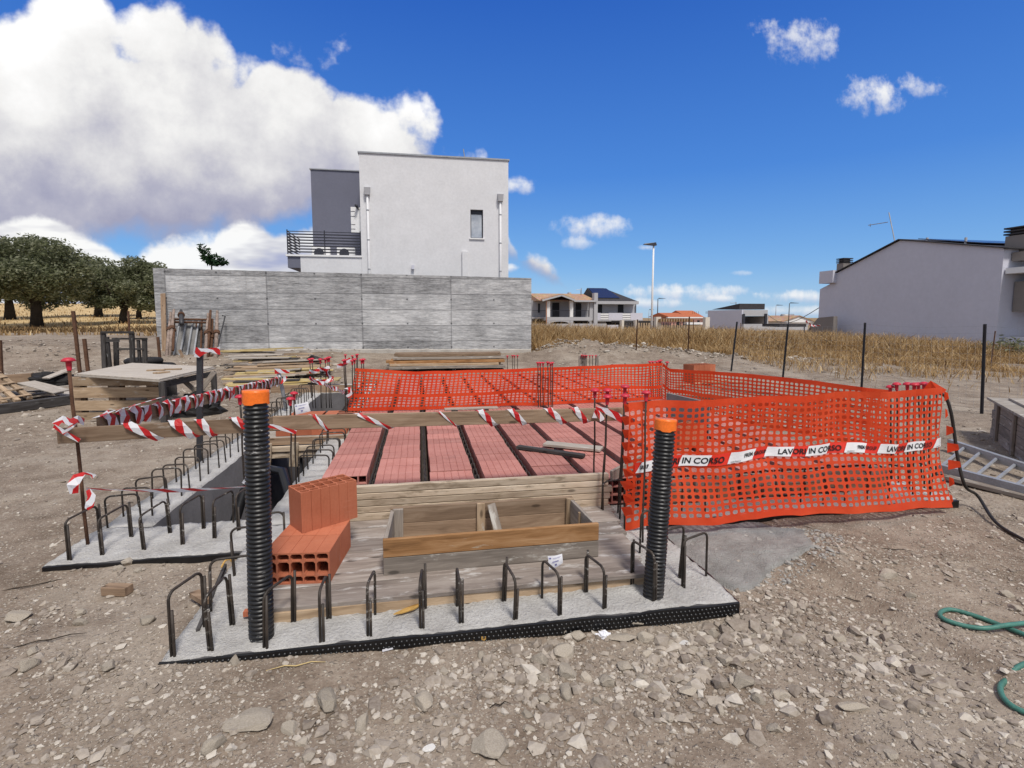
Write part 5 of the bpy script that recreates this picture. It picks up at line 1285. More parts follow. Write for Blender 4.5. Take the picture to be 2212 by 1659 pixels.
def lamp(label, fn, zx, zt_, Y, r, arm, m='steel', col='dark_steel'):
    p = fn(zx, zt_, Y); t = thing('street_lamp', label, 'street lamp', (p.x, Y, 0), None)
    obj('pole', MB().tube([(p.x, Y, -.2), (p.x, Y, p.z*.5), (p.x, Y, p.z)], [r*1.5, r*1.25, r], 10), MT[m], t, smooth=True)
    mb = MB(); s = arm; mb.hexa([(p.x+.1*abs(s), Y-.16, p.z-.02), (p.x+s, Y-.1, p.z+.0), (p.x+s, Y+.1, p.z+.0), (p.x+.1*abs(s), Y+.16, p.z-.02), (p.x+.12*abs(s), Y-.14, p.z+.14), (p.x+s*.9, Y-.08, p.z+.06), (p.x+s*.9, Y+.08, p.z+.06), (p.x+.12*abs(s), Y+.14, p.z+.14)]) if s > 0 else mb.hexa([(p.x+s, Y-.1, p.z), (p.x+.16, Y-.18, p.z-.05), (p.x+.16, Y+.18, p.z-.05), (p.x+s, Y+.1, p.z), (p.x+s*.9, Y-.08, p.z+.07), (p.x+.1, Y-.16, p.z+.16), (p.x+.1, Y+.16, p.z+.16), (p.x+s*.9, Y+.08, p.z+.07)])
    obj('lamp_head', mb, MT[col], t); return t
lamp('tall white street lamp with a dark flat head rising above the dry field', lambda a, b, Y: ony(a, b, Y), 1412, 529, 34, .055, -.75, 'bright_plaster', 'frame')
lamp('thin dark street lamp left of the pink house roof', z5, 1126, 137, 95, .07, 1.6, 'dark_steel')
lamp('dark street lamp rising behind the flat canopy', zC, 970, 70, 80, .06, 1.8, 'dark_steel')
lamp('small grey street lamp left of the one behind the canopy', zC, 857, 88, 95, .06, 1.6)
lamp('tiny far street lamp peeping over the hip roofed house balcony', z5, 1050, 232, 120, .05, 1.4)
mb = MB(); a, b = zC(788, 168, 57), zC(1225, 105, 30); mb.tube([a.lerp(b, i/10)-V((0, 0, 1.0*math.sin(PI*i/10))) for i in range(11)], .025, 5)
tag(obj('overhead_cable', mb, MT['dark_steel']), 'sagging overhead cable between the grey flat roofed house and the gable house', 'cable')

# ------------------------------------------------------------------ vegetation
def leaves_mesh(name, blobs, count, size, mats, flat=.0, seed=1, asp=.4):
    rr = np.random.RandomState(seed); w = np.array([b[3]*b[4]*b[5] for b in blobs])**.75; w /= w.sum()
    idx = rr.choice(len(blobs), count, p=w); B = np.array(blobs)[idx]
    d = rr.normal(size=(count, 3)); d /= np.linalg.norm(d, axis=1)[:, None]; rad = rr.uniform(.25, 1.0, (count, 1))**.45
    c = B[:, :3]+d*rad*B[:, 3:6]*(1+.25*rr.normal(size=(count, 1))*.5)
    a = rr.normal(size=(count, 3)); a[:, 2] *= .6; a /= np.linalg.norm(a, axis=1)[:, None]; b = np.cross(a, rr.normal(size=(count, 3))); b /= np.linalg.norm(b, axis=1)[:, None]
    s = size*rr.uniform(.6, 1.35, (count, 1)); v = np.empty((count, 4, 3)); v[:, 0] = c-a*s; v[:, 1] = c+b*s*asp; v[:, 2] = c+a*s; v[:, 3] = c-b*s*asp
    me = bpy.data.meshes.new(name); me.vertices.add(count*4); me.vertices.foreach_set('co', v.ravel()); me.loops.add(count*4); me.loops.foreach_set('vertex_index', np.arange(count*4, dtype=np.int32))
    me.polygons.add(count); me.polygons.foreach_set('loop_start', np.arange(0, count*4, 4, dtype=np.int32)); me.polygons.foreach_set('loop_total', np.full(count, 4, dtype=np.int32))
    me.materials.append(mats); me.update(calc_edges=True); return me
def olive(label, px, pyb, pl, pr_, pt_, pbm, seed, n=9000):
    b = gp(px, pyb); d = (b-CP).dot(FW); sc = d/F; random.seed(seed)
    c = ony((pl+pr_)/2, (pt_+pbm)/2, b.y); rx = (pr_-pl)/2*sc; rz = (pbm-pt_)/2*sc
    t = thing('olive_tree', label, 'tree', b, 'olive trees on the yellow field')
    bl = [(c.x, c.y, c.z, rx*.55, rx*.5, rz*.6)]
    for k in range(34):
        a = random.uniform(0, 2*PI); e = random.uniform(-.75, 1.0); q = math.sqrt(1-min(1, e*e))
        r0 = random.uniform(.17, .36); bl.append((c.x+rx*.78*q*math.cos(a), c.y+rx*.75*q*math.sin(a), c.z+rz*.72*e, rx*r0, rx*r0, rz*r0*.9))
    o = bpy.data.objects.new('crown', leaves_mesh('olive_crown', bl, n, (.115)*(sc/.03)**.5, MT['olive'], seed=seed)); link(o, t)
    mb = MB(); h = c.z-rz*.3-b.z; tr = max(.16, rx*.085)
    mb.tube([b-V((0, 0, .2)), b+V((.03, 0, h*.3)), b+V((.12*seed % .3, 0, h*.7)), V((c.x, c.y, c.z-rz*.3))], [tr*1.35, tr, tr*.9, tr*.6], 9)
    for k in range(5):
        a = 2*PI*k/5+.3; p = b+V((0, 0, h*.62)); mb.tube([p, p+V((math.cos(a)*rx*.25, math.sin(a)*rx*.25, h*.45)), V((c.x+math.cos(a)*rx*.55, c.y+math.sin(a)*rx*.55, c.z+rz*.2))], [tr*.5, tr*.33, tr*.12], 6)
    obj('trunk', mb, MT['bark'], t, smooth=True)
olive('largest dark olive tree with a thick trunk at the left edge', 80, 706, -55, 182, 503, 690, 3, 26000)
olive('olive tree partly hidden at the far left, behind the largest one', 22, 690, -140, 60, 508, 680, 5, 14000)
olive('olive tree between the largest one and the one beside the concrete wall', 213, 684, 108, 272, 541, 680, 8, 16000)
olive('olive tree nearest the left end of the concrete wall', 266, 698, 198, 356, 555, 690, 12, 18000)
olive('pale slender trunked olive tree half behind the left end of the concrete wall', 300, 689, 258, 372, 558, 682, 15, 11000)
# sapling peeping over the wall
b = ony(456, 600, 22.6); t = thing('sapling', 'young broad leaved sapling peeping over the concrete wall', 'plant', (b.x, b.y, .3))
tops = [ony(p[0], p[1], 22.6) for p in ((432, 530), (446, 536), (462, 552), (480, 558), (488, 568), (436, 550), (470, 570), (450, 560))]
mb = MB(); st = ony(457, 572, 22.6); mb.tube([(b.x+.03, b.y, .3), (b.x, b.y, 2), st], [.05, .04, .025], 6)
bl = []
for p in tops:
    mb.tube([st, st.lerp(p, .5)+V((0, .15, .05)), p], [.02, .014, .006], 5)
    for k in range(7): q_ = st.lerp(p, .35+.11*k); bl.append((q_.x, q_.y+random.uniform(-.2, .2), q_.z, .11, .14, .07))
obj('stem', mb, MT['bark'], t); o = bpy.data.objects.new('foliage', leaves_mesh('sapling_leaves', bl, 520, .11, MT['leaf'], seed=4, asp=.3)); link(o, t)
# dry grass
def near_edge(x): return float(np.interp(x, [4.3, 6, 8, 10.5, 13, 16, 19, 22, 30], [20.8, 20.4, 20.2, 19.6, 18.6, 17.4, 15.6, 14.6, 13.5]))
def grass(name, label, pts, hfun, wd, m, lean=.35, seed=2):
    rr = np.random.RandomState(seed); n = len(pts); P = np.array(pts); h = np.array([hfun(x, y) for x, y, z in pts])*rr.uniform(.45, 1.15, n)
    a = rr.uniform(0, 2*PI, n); w = wd*rr.uniform(.6, 1.5, n); l = rr.uniform(0, lean, n)*h; la = rr.uniform(0, 2*PI, n)+.4
    sx, sy = np.cos(a)*w/2, np.sin(a)*w/2; dx, dy = np.cos(la)*l, np.sin(la)*l
    v = np.empty((n, 6, 3))
    for i, (k, ww, q) in enumerate(((0, 1, 0), (.55, .8, .35), (1, .25, 1))):
        cx, cy, cz = P[:, 0]+dx*q, P[:, 1]+dy*q, P[:, 2]-.03+h*k*(1-.12*q)
        v[:, 2*i] = np.stack([cx-sx*ww, cy-sy*ww, cz], 1); v[:, 2*i+1] = np.stack([cx+sx*ww, cy+sy*ww, cz], 1)
    base = np.arange(n)[:, None]*6; f = np.concatenate([base+np.array([[0, 1, 3, 2]]), base+np.array([[2, 3, 5, 4]])], 1).reshape(-1)
    me = bpy.data.meshes.new(name); me.vertices.add(n*6); me.vertices.foreach_set('co', v.ravel()); me.loops.add(n*8); me.loops.foreach_set('vertex_index', f.astype(np.int32)); me.polygons.add(n*2)
    me.polygons.foreach_set('loop_start', np.arange(0, n*8, 4, dtype=np.int32)); me.polygons.foreach_set('loop_total', np.full(n*2, 4, dtype=np.int32)); me.materials.append(m); me.update(calc_edges=True)
    o = bpy.data.objects.new(name, me); link(o); tag(o, None, None, None, 'stuff'); return o
def scatter(n, fx, seed):
    rr = random.Random(seed); out = []
    while len(out) < n:
        p = fx(rr)
        if p: out.append((p[0], p[1], g(p[0], p[1])))
    return out
def zone_tall(rr):
    x = rr.uniform(4.4, 22.8); y0 = near_edge(x); y = y0+abs(rr.gauss(0, 1))*6.5+.15*rr.random()
    y += .7*N.noise(V((x*.9, 0, 3)))
    if x > 22.4 and y > 17: return None
    if (abs(x-4.5) < .3 and y < 21.5): return None
    if N.noise(V((x*.5, y*.5, 11))) < -.42: return None
    return (x, y)
def tall_h(x, y):
    h = float(np.interp(x, [4, 7, 10, 14, 18, 22.8], [1.5, 1.15, 1.05, 1.0, .9, .7])); d = y-near_edge(x)
    return h*(.45+.55*S(d, 0, 2.2))*(1+.35*N.noise(V((x*.8, y*.8, 6))))
grass('dry_grass', '', scatter(42000, zone_tall, 3), tall_h, .026, MT['dry'], .9, 2)
def zone_low(rr):
    x = rr.uniform(11, 27); y = near_edge(x)-abs(rr.gauss(0, 1))*2.6+.5
    if N.noise(V((x*.8, y*.8, 21))) < -.1 or y < 9: return None
    return (x, y)
grass('brown_grass', '', scatter(26000, zone_low, 5), lambda x, y: .30*(1+.6*N.noise(V((x, y, 2)))), .02, MT['dry'], .95, 6)
def zone_field(rr):
    y = 28+rr.random()**1.5*70; x = -4-rr.random()*(y*.9)
    return (x, y)
grass('field_grass', '', scatter(9000, zone_field, 8), lambda x, y: .25, .06, MT['dry'], .6, 9)
def zone_weed(rr):
    x, y = rr.choice(((-16.5, 31), (-20, 31), (-13, 31.5), (-23, 31.5), (-11.5, 32), (-26, 32))); x += rr.gauss(0, 1.6); y += rr.gauss(0, .4)
    return (x, y)
grass('field_weeds', '', scatter(3000, zone_weed, 9), lambda x, y: .4, .035, MT['dry_dark'], .8, 10)
bush = thing('dry_bush', 'dark scrubby bush at the foot of the gable house on the right', 'bush', (22.4, 16.3, 0)); o = bpy.data.objects.new('foliage', leaves_mesh('bush_leaves', [(22.3, 16.2, .4, .9, .8, .6), (22.8, 15.4, .4, .9, .9, .55), (22.0, 17.0, .3, .6, .7, .45)], 1800, .08, MT['olive'], seed=31)); link(o, bush)
o = bpy.data.objects.new('stem', mkmesh('stem', MB().tube([(22.3, 16.2, -.1), (22.4, 16.0, .5)], .04, 6), MT['bark'])); link(o, bush)

# ------------------------------------------------------------------ wire fence on the right
FP_ = [(2126, 700, 2120, 893), (1868, 697, 1860, 845), (1702, 700, 1690, 815), (1592, 695, 1578, 802), (1489, 684, 1486, 760), (1377, 690, 1374, 756)]
ft_posts = []
for i, (tx, ty, bx, by) in enumerate(FP_):
    lab = ('dark iron fence post nearest the plywood bin at the right', 'dark iron fence post behind the right half of the front net', 'leaning iron fence post standing behind the right run of orange net', 'leaning iron fence post beside the orange clay stack', 'thick dark iron post in front of the unfinished slab, at the grass edge', 'thin iron post with a tape scrap in the dry grass near the white lamp')[i]
    b = gp(bx, by); tp_ = ony(tx, ty, b.y); ft_posts.append((b, tp_))
    mb = MB(); d = .042 if i < 2 else .05; mb.bar(b-V((0, 0, .2)), tp_, d, .008, (0, 1, 0)); mb.bar(b-V((0, .022, .2)), tp_-V((0, .022, 0)), .008, d, (0, 1, 0))
    tag(obj('fence_post', mb, MT['rust' if i in (4, 5) else 'dark_steel']), lab, 'fence post')
for (tx, ty, bx, by, Yd, lab) in ((1498, 690, 1497, 758, 22., 'thinner rusty post beside the thick dark post at the grass edge'), (1600, 698, 1600, 740, 30., 'thin post standing in the grass before the grey flat roofed house'), (1752, 700, 1744, 745, 25., 'thin post in the grass holding a strip of tape'), (1838, 684, 1836, 740, 25., 'thin iron post in the grass left of the gable wall'), (1993, 682, 1993, 715, 21, 'thin iron post in the grass before the gable wall'), (2150, 715, 2140, 790, 14., 'thin grey post near the bush at the right edge')):
    a = ony(tx, ty, Yd); b = ony(bx, by, Yd); mb = MB().tube([(b.x, b.y, 0), a], .02, 6); tag(obj('fence_post', mb, MT['rust']), lab, 'fence post')
mb = MB(); A, B = ony(1740, 693, 25.), ony(1772, 702, 24.5); ribbon(mb, [A.lerp(B, i/8)+V((0, 0, -.15*math.sin(PI*i/8))) for i in range(9)], .12, (0, 0, 1), 0, lambda k: math.sin(k*9)); tag(obj('barrier_tape', mb, MT['tape']), 'scrap of red and white tape twisting in the dry grass left of the gable house', 'barrier tape')
wf = thing('wire_fence', 'thin sagging wire mesh strung between the iron posts on the right', 'wire mesh', ft_posts[1][0])
mb = MB(); pts = ft_posts[:4]
ext = [(pts[0][0]+(pts[0][0]-pts[1][0])*.8, pts[0][1]+(pts[0][1]-pts[1][1])*.8)]+pts
for k in range(13):
    u = k/12; path = []
    for (b0, t0), (b1, t1) in zip(ext, ext[1:]):
        for i in range(6): q_ = i/6; path.append(b0.lerp(b1, q_).lerp(t0.lerp(t1, q_), .04+.94*u)+V((0, 0, -.05*math.sin(PI*q_)*u)))
    mb.tube(path, .0016, 3, False)
for (b0, t0), (b1, t1) in zip(ext, ext[1:]):
    n = int((b1-b0).length/.15)
    for i in range(n): q_ = i/n; mb.tube([b0.lerp(b1, q_).lerp(t0.lerp(t1, q_), .04), b0.lerp(b1, q_).lerp(t0.lerp(t1, q_), .98)-V((0, 0, .05*math.sin(PI*q_)))], .0013, 3, False)
obj('mesh', mb, MT['steel'], wf)

# ------------------------------------------------------------------ table on a pallet, left
def pallet_table():
    b0, b1 = gp(164, 906), gp(357, 903); t = thing('pallet_table', 'makeshift table of dusty plywood sheets laid on an upright wooden pallet', 'table', (b0+b1)/2)
    H = ony(164, 815, b0.y).z; ax = (b1-b0); ax.z = 0; L = ax.length; ax.normalize(); fr = V((ax.y, -ax.x, 0)); z0 = max(b0.z, b1.z)-.02
    up = b0.copy(); up.z = z0; hh = H-z0
    for a, c in ((.0, .17), (.22, .45), (.52, .76), (.80, .99)):
        board('pallet_board', up+V((0, 0, hh*(a+c)/2)), up+ax*L+V((0, 0, hh*(a+c)/2)), .022, hh*(c-a), MT['wood_tan'], t)
    for s in (.0, .43, .86):
        p = up+ax*(L*s)-fr*.06; board('pallet_block', p+V((0, 0, .0)), p+V((0, 0, hh)), .13*L/1.6+.06, .08, MT['wood_rail'], t, up=fr)
        board('pallet_block', p+ax*.06-fr*.05, p+ax*.06-fr*.05+V((0, 0, hh)), .14, .06, MT['wood_rail'], t, up=fr)
    C = [onz(160, 813, H), onz(345, 826, H), onz(466, 797, H), onz(285, 788, H)]
    for dz, k, m in ((.012, 1., 'ply'), (.038, .97, 'ply')):
        c = sum((V(p) for p in C), V())/4; mb = MB(); Q = [c+(V(p)-c)*k for p in C]; mb.prism([(p.x, p.y, H+dz-.011) for p in Q], (0, 0, .022)); obj('table_top', mb, MT[m], t, bev=.003)
    for px, py, by in ((461, 803, 872), (350, 826, 905)):
        p = onz(px, py, H); board('leg', (p.x, p.y, g(p.x, p.y)), (p.x, p.y, H), .09, .06, MT['wood_dark'], t, up=(0, 1, 0))
    r0, r1 = onz(350, 824, H-.02), onz(463, 800, H-.02)
    board('apron', r0+V((0, 0, -.06)), r1+V((0, 0, -.06)), .03, .1, MT['wood_dark'], t)
    for a, b in (((389, 815), (425, 847)), ((463, 803), (436, 840))):
        y = r0.lerp(r1, .55).y; board('brace', ony(*a, y), ony(*b, y), .085, .025, MT['wood_grey'], t, up=(0, 1, 0))
    back = onz(285, 790, H); board('leg', (back.x+.6, back.y, g(back.x, back.y)), (back.x+.6, back.y, H), .5, .06, MT['wood_dark'], t, up=(0, 1, 0))
    for (a, b, w, lab) in (((318, 800), (356, 799), .1, 'thin offcut of plank on the dusty table top, farther one'), ((336, 806), (362, 803), .13, 'short thick offcut of plank on the dusty table top'), ((353, 798), (392, 797), .09, 'flat strip of wood at the back of the dusty table top')):
        tag(board('offcut', onz(*a, H+.062), onz(*b, H+.062), w, .025, MT['wood_tan']), lab, 'offcut')
pallet_table()
def heap(name, label, cat, c, rx, ry, rz, m, seed, amp=.35, fr=2.2, n=22):
    mb = MB(); st = 12
    for i in range(st+1):
        for j in range(n):
            th_ = PI/2*i/st; a = 2*PI*j/n; d = V((math.sin(th_)*math.cos(a), math.sin(th_)*math.sin(a), math.cos(th_)))
            q_ = 1+amp*N.noise(d*fr+V((seed, 0, 0)))+amp*.5*N.noise(d*fr*3+V((0, seed, 0))); mb.v.append((c[0]+d.x*rx*q_, c[1]+d.y*ry*q_, c[2]-.03+d.z*rz*q_))
    for i in range(st):
        for j in range(n): mb.f.append((i*n+j, (i+1)*n+j, (i+1)*n+(j+1) % n, i*n+(j+1) % n)); mb.mi.append(0)
    o = obj(name, mb, MT[m], smooth=False); return tag(o, label, cat)
p = gp(412, 902); heap('tarp_heap', 'crumpled black tarp heap under the right half of the makeshift table', 'tarp', p+V((0, .3, 0)), .42, .35, .42, 'rubber', 3)
p = gp(108, 826); heap('plastic_heap', 'crumpled black plastic lying behind the loose plywood sheets at the left', 'plastic', p, .6, .3, .26, 'rubber', 7)
# tyres
for k, (px, py, dz) in enumerate(((305, 800, 0), (312, 799, .17), (340, 798, 0))):
    c = gp(px, py)+V((0, 0, .09+dz)); mb = MB(); n, m_ = 26, 10
    for i in range(n):
        for j in range(m_):
            a, b = 2*PI*i/n, 2*PI*j/m_; r = .36+.12*math.cos(b); mb.v.append((c.x+r*math.cos(a), c.y+r*math.sin(a), c.z+.095*math.sin(b)))
    for i in range(n):
        for j in range(m_): mb.f.append((i*m_+j, ((i+1) % n)*m_+j, ((i+1) % n)*m_+(j+1) % m_, i*m_+(j+1) % m_)); mb.mi.append(0)
    tag(obj('old_tyre', mb, MT['rubber'], smooth=True), ('black tyre lying lowest behind the dark wooden frames', 'black tyre stacked on another behind the dark wooden frames', 'black tyre lying at the right, near the leaning brown plank')[k], 'tyre')
Z1 = lambda zx, zy: (zx*.2686, 486+zy*.2685)
def wframe(label, posts, beams, Yd=None):
    b = gp(*Z1(*posts[0][2:])); t = thing('timber_stand', label, 'frame', b); Y = b.y
    for a in posts:
        p0, p1 = ony(*Z1(a[0], a[1]), Y), ony(*Z1(a[2], a[3]), Y); p1.z = g(p1.x, p1.y)-.02; board('post', p1, p0, .1 if len(posts) == 2 or a[0] in (830, 1060, 932, 1162) else .06, .08, MT['wood_dark'], t, up=(0, 1, 0))
    for x0, x1, zy, w in beams: board('beam', ony(*Z1(x0, zy), Y-.05), ony(*Z1(x1, zy), Y-.05), .03, w, MT['wood_dark'], t)
wframe('taller dark wooden frame standing behind the makeshift table', [(830, 862, 845, 1190), (1060, 866, 1066, 1165), (862, 900, 890, 1175)], [(812, 1078, 864, .06), (850, 960, 930, .07), (860, 1100, 1170, .06)])
wframe('shorter dark wooden frame with two crossbars behind the makeshift table', [(932, 918, 938, 1180), (1162, 908, 1166, 1160), (1112, 925, 1130, 1160)], [(900, 1185, 915, .05), (945, 1155, 998, .05)])
for a, b, lab in (((158, 672), (173, 806), 'tallest rusty stake behind the pallet table at the left'), ((182, 732), (191, 807), 'shorter rusty stake beside the tallest one behind the pallet table'), ((277, 672), (281, 740), 'thin dark stake rising behind the dark wooden frames'), ((341, 728), (347, 790), 'rusty stake in front of the left end of the concrete wall'), ((-1, 735), (3, 830), 'rusty stake at the very left edge above the leaning pallet')):
    q0 = gp(*b); tag(board('wooden_stake', q0-V((0, 0, .1)), ony(*a, q0.y+.1), .07, .06, MT['rust'], None, up=(0, 1, 0)), lab, 'stake')
# leaning things at the wall
Z8 = lambda zx, zy: (324+zx*.1709, 648+zy*.1709)
def lean(px0, px1, Y0=19.3, Y1=20.7): return ony(*px0, Y0), ony(*px1, Y1)
a, b = lean((356, 776), (352, 634), 20.2, 20.9); tag(board('leaning_plank', a, b, .16, .04, MT['wood_rail'], None, up=(0, 1, 0)), 'tall brown plank leaning on the left end of the concrete wall', 'plank')
for k, (t0, t1, b0, b1) in enumerate(((385, 468, 270, 345), (470, 548, 345, 440), (552, 622, 445, 530), (600, 660, 520, 640))):
    y0, y1 = 19.2+.12*k, 20.6+.05*k; A, B = ony(*Z8(t0, 265), y1), ony(*Z8(t1, 265), y1); C_, D_ = ony(*Z8(b0, 900), y0), ony(*Z8(b1, 900), y0)
    t = thing('formwork_sheet', ('leftmost grey shuttering panel leaning on the wall among rusty props', 'second grey shuttering panel from the left, leaning among rusty props', 'third grey shuttering panel leaning among rusty props, narrow', 'dark shuttering panel leaning behind the grey ones, nearest the rusty props')[k], 'panel', (C_+D_)/2)
    mb = MB(); mb.prism([C_, D_, B, A], (0, .05, .02)); obj('panel_face', mb, MT['grey_panel' if k < 3 else 'wood_dark'], t)
    for P_, Q_ in ((C_, A), (D_, B)): obj('edge_rail', MB().bar(P_+V((0, -.03, 0)), Q_+V((0, -.03, 0)), .05, .05, (0, 1, 0)), MT['steel' if k < 3 else 'rust'], t)
    obj('end_rail', MB().bar(A+V((0, -.035, 0)), B+V((0, -.035, 0)), .05, .06, (0, 1, 0)), MT['steel'], t)
props = [(262, 155, 205, 760, 'prop_paint', .045), (302, 122, 238, 770, 'prop_paint', .05), (392, 132, 400, 300, 'dark_steel', .06), (735, 170, 690, 860, 'prop_paint', .05), (766, 132, 712, 870, 'rust', .05), (790, 240, 760, 870, 'rust', .045), (850, 140, 826, 890, 'prop_paint', .055), (310, 240, 290, 640, 'rust', .035)]
for k, (x0, y0, x1, y1, m, r) in enumerate(props):
    a, b = ony(*Z8(x1, y1), 19.0+.1*(k % 3)), ony(*Z8(x0, y0), 20.55); b_ = a.lerp(b, .0)
    t = thing('steel_prop', 'rusty flaking steel prop leaning on the concrete wall in the left group' if k in (0, 1, 2, 7) else 'rusty flaking steel prop leaning on the concrete wall right of the grey panels', 'prop', a, 'steel props left of the panels' if k in (0, 1, 2, 7) else 'steel props right of the panels')
    obj('tube', MB().tube([a, a.lerp(b, .6), b], [r*1.15, r*1.15, r*.8], 8), MT[m], t, smooth=True); c = a.lerp(b, .6); obj('collar', MB().tube([c, c+(b-a).normalized()*.12], r*1.9, 8), MT['rust'], t)
mb = MB().tube([ony(*Z8(850, 610), 19.6), ony(*Z8(950, 205), 20.8), ony(*Z8(910, 197), 20.75)], .025, 6); tag(obj('bent_rod', mb, MT['dark_steel']), 'thin hooked steel rod leaning on the wall right of the props', 'rod')
for y, lab in ((242, 'upper rusty tube lying across the leaning props'), (278, 'lower rusty tube lying across the leaning props')):
    tag(obj('cross_tube', MB().tube([ony(*Z8(250, y), 20.35), ony(*Z8(730, y+8), 20.35)], .04, 8), MT['rust'], smooth=True), lab, 'tube')
a, b = ony(*Z8(372, 630), 19.0), ony(*Z8(480, 860), 18.9); tag(board('offcut', b, a, .09, .03, MT['wood_rail'], None, up=(0, 1, 0)), 'short brown batten leaning slantwise on the grey shuttering panels', 'batten')
# debris at the far left
def left_pallet():
    t = thing('leaning_pallet', 'pale broken pallet tipped up at the left edge of the site', 'pallet', gp(30, 880)); e = []
    for (bx, by, tx, ty) in ((66, 873, -6, 806), (40, 879, -32, 812), (12, 884, -58, 818)):
        a = gp(bx, by)+V((0, 0, .12)); b = ony(tx, ty, a.y+.75); e.append((a, b)); board('rail', a, b, .09, .06, MT['wood_tan'], t)
    for k in (.06, .3, .54, .78, .98):
        board('slat', e[0][0].lerp(e[0][1], k)+V((.05, 0, .045)), e[2][0].lerp(e[2][1], k)+V((-.05, 0, .045)), .1, .02, MT['wood_tan'], t)
left_pallet()
tag(board('dark_beam', gp(-40, 900)+V((0, 0, .09)), gp(158, 872)+V((0, 0, .09)), .16, .17, MT['wood_dark']), 'long dark grey beam lying on the dirt in front of the tipped pallet', 'beam')
def sheet(label, px, zs, m='ply', th=.022, name='plywood_sheet'):
    P = [onz(x, y, z) for (x, y), z in zip(px, zs)]; mb = MB(); mb.prism(P, (0, 0, th)); return tag(obj(name, mb, MT[m], bev=.003), label, 'sheet')
sheet('big dusty plywood sheet lying tilted left of the pallet table', [(37, 829), (75, 824), (153, 843), (116, 851)], (.42, .42, .24, .24))
sheet('smaller plywood sheet lying under the tilted one, nearest the pallet table', [(118, 853), (155, 845), (158, 852), (136, 859)], (.14, .14, .12, .12))
tag(board('plank', gp(100, 836)+V((0, 0, .2)), gp(160, 822)+V((0, 0, .3)), .2, .03, MT['ply']), 'grey plank lying behind the tilted plywood sheet, touching the pallet table', 'plank')
tag(board('plank', gp(0, 832)+V((0, 0, .12)), gp(72, 826)+V((0, 0, .12)), .22, .2, MT['wood_rail']), 'thick brown timber lying on the dirt behind the tipped pallet', 'timber')
random.seed(21)
for k in range(9):
    p = gp(random.uniform(20, 130), random.uniform(845, 872)); a = random.uniform(0, PI); d = V((math.cos(a), math.sin(a), random.uniform(-.1, .15)))*random.uniform(.2, .45)
    tag(board('plank', p-d+V((0, 0, .1)), p+d+V((0, 0, .1)), random.uniform(.08, .18), .025, MT[random.choice(['wood_grey', 'ply', 'wood_dark'])]), 'loose grey board in the scrap pile between the tipped pallet and the table', 'board', 'boards in the left scrap pile')
# ------------------------------------------------------------------ timber stacks before the wall
random.seed(5)
for k in range(46):
    row = k/45; py = 784+row*54; px0 = random.uniform(455, 560)+row*30; px1 = random.uniform(600, 735) if row > .25 else random.uniform(560, 690)
    if row > .75: px0 = random.uniform(480, 520)
    z = .46-.36*row+random.uniform(-.05, .05); Yd = 17.6-4.6*row
    a, b = ony(px0, py, Yd), ony(px1, py+random.uniform(-3, 3), Yd+random.uniform(-.2, .5)); a.z = g(a.x, a.y)+max(.03, z); b.z = g(b.x, b.y)+max(.03, z+random.uniform(-.06, .06))
    m = random.choice(['wood_yellow', 'wood_yellow', 'wood_grey', 'ply', 'wood_tan', 'wood_dark'])
    tag(board('shuttering_board', a, b, random.choice([.3, .5, .2, .25]), .03, MT[m]), 'weathered shuttering board in the long loose pile before the concrete wall', 'board', 'boards of the loose pile before the wall')
for x, y, z, h in ((-5.2, 17.5, .3, .3), (-3.4, 17.2, .3, .3), (-4.6, 14.5, .1, .1)): pass
mb_ = None
a, b = ony(585, 839, 12.6), ony(766, 843, 12.2); tag(board('edge_board', (a.x, a.y, .12), (b.x, b.y, .14), .03, .2, MT['wood_rail']), 'long brown board standing on edge in front of the loose board pile', 'board')
sheet('dark plywood sheet sticking up out of the loose board pile', [(655, 782), (674, 768), (706, 779), (690, 787)], (.42, .62, .42, .34), 'wood_dark', .03)
layers = [(765, 772, 849, 'wood_rail'), (772.5, 778, 845, 'ply'), (780, 786.5, 832, 'wood_orange'), (787, 792.5, 836, 'wood_tan'), (793, 799, 830, 'wood_grey')]
for k, (y0, y1, xl, m) in enumerate(layers):
    Yd = 16.1-.12*k; a0, a1 = ony(xl, y0, Yd), ony(xl, y1, Yd); b0 = ony(1094+random.uniform(-4, 6), y0, Yd)
    zc = (a0.z+a1.z)/2; th_ = a0.z-a1.z
    for j in range(3):
        yy = Yd+.13+j*.27
        tag(board('plank', (a0.x+random.uniform(0, .15), yy, zc), (b0.x-random.uniform(0, .2), yy, zc), .25, th_*.9, MT[m], warp=.006), 'long plank in the '+('top brown', 'pale second', 'orange third', 'tan fourth', 'grey bottom')[k]+' layer of the plank stack before the wall', 'plank', 'planks of the '+('top', 'second', 'third', 'fourth', 'bottom')[k]+' layer')
for x in (-.4, 1.0, 2.3):
    y = 16.3; zt_ = ony(840, 799, 15.6).z; tag(board('bearer', (x, 15.7, g(x, y)+.04), (x, 16.8, g(x, y)+.04), .1, max(.06, zt_-g(x, y)-.0), MT['wood_dark']), 'dark timber bearer under the plank stack before the wall', 'bearer', 'bearers under the plank stack')
a = ony(575, 775, 19.8); tag(obj('black_stub', MB().tube([(a.x, a.y, .2), (a.x+.02, a.y, a.z-.1)], .05, 8), MT['rubber']), 'short black pipe stub standing at the foot of the concrete wall', 'pipe')
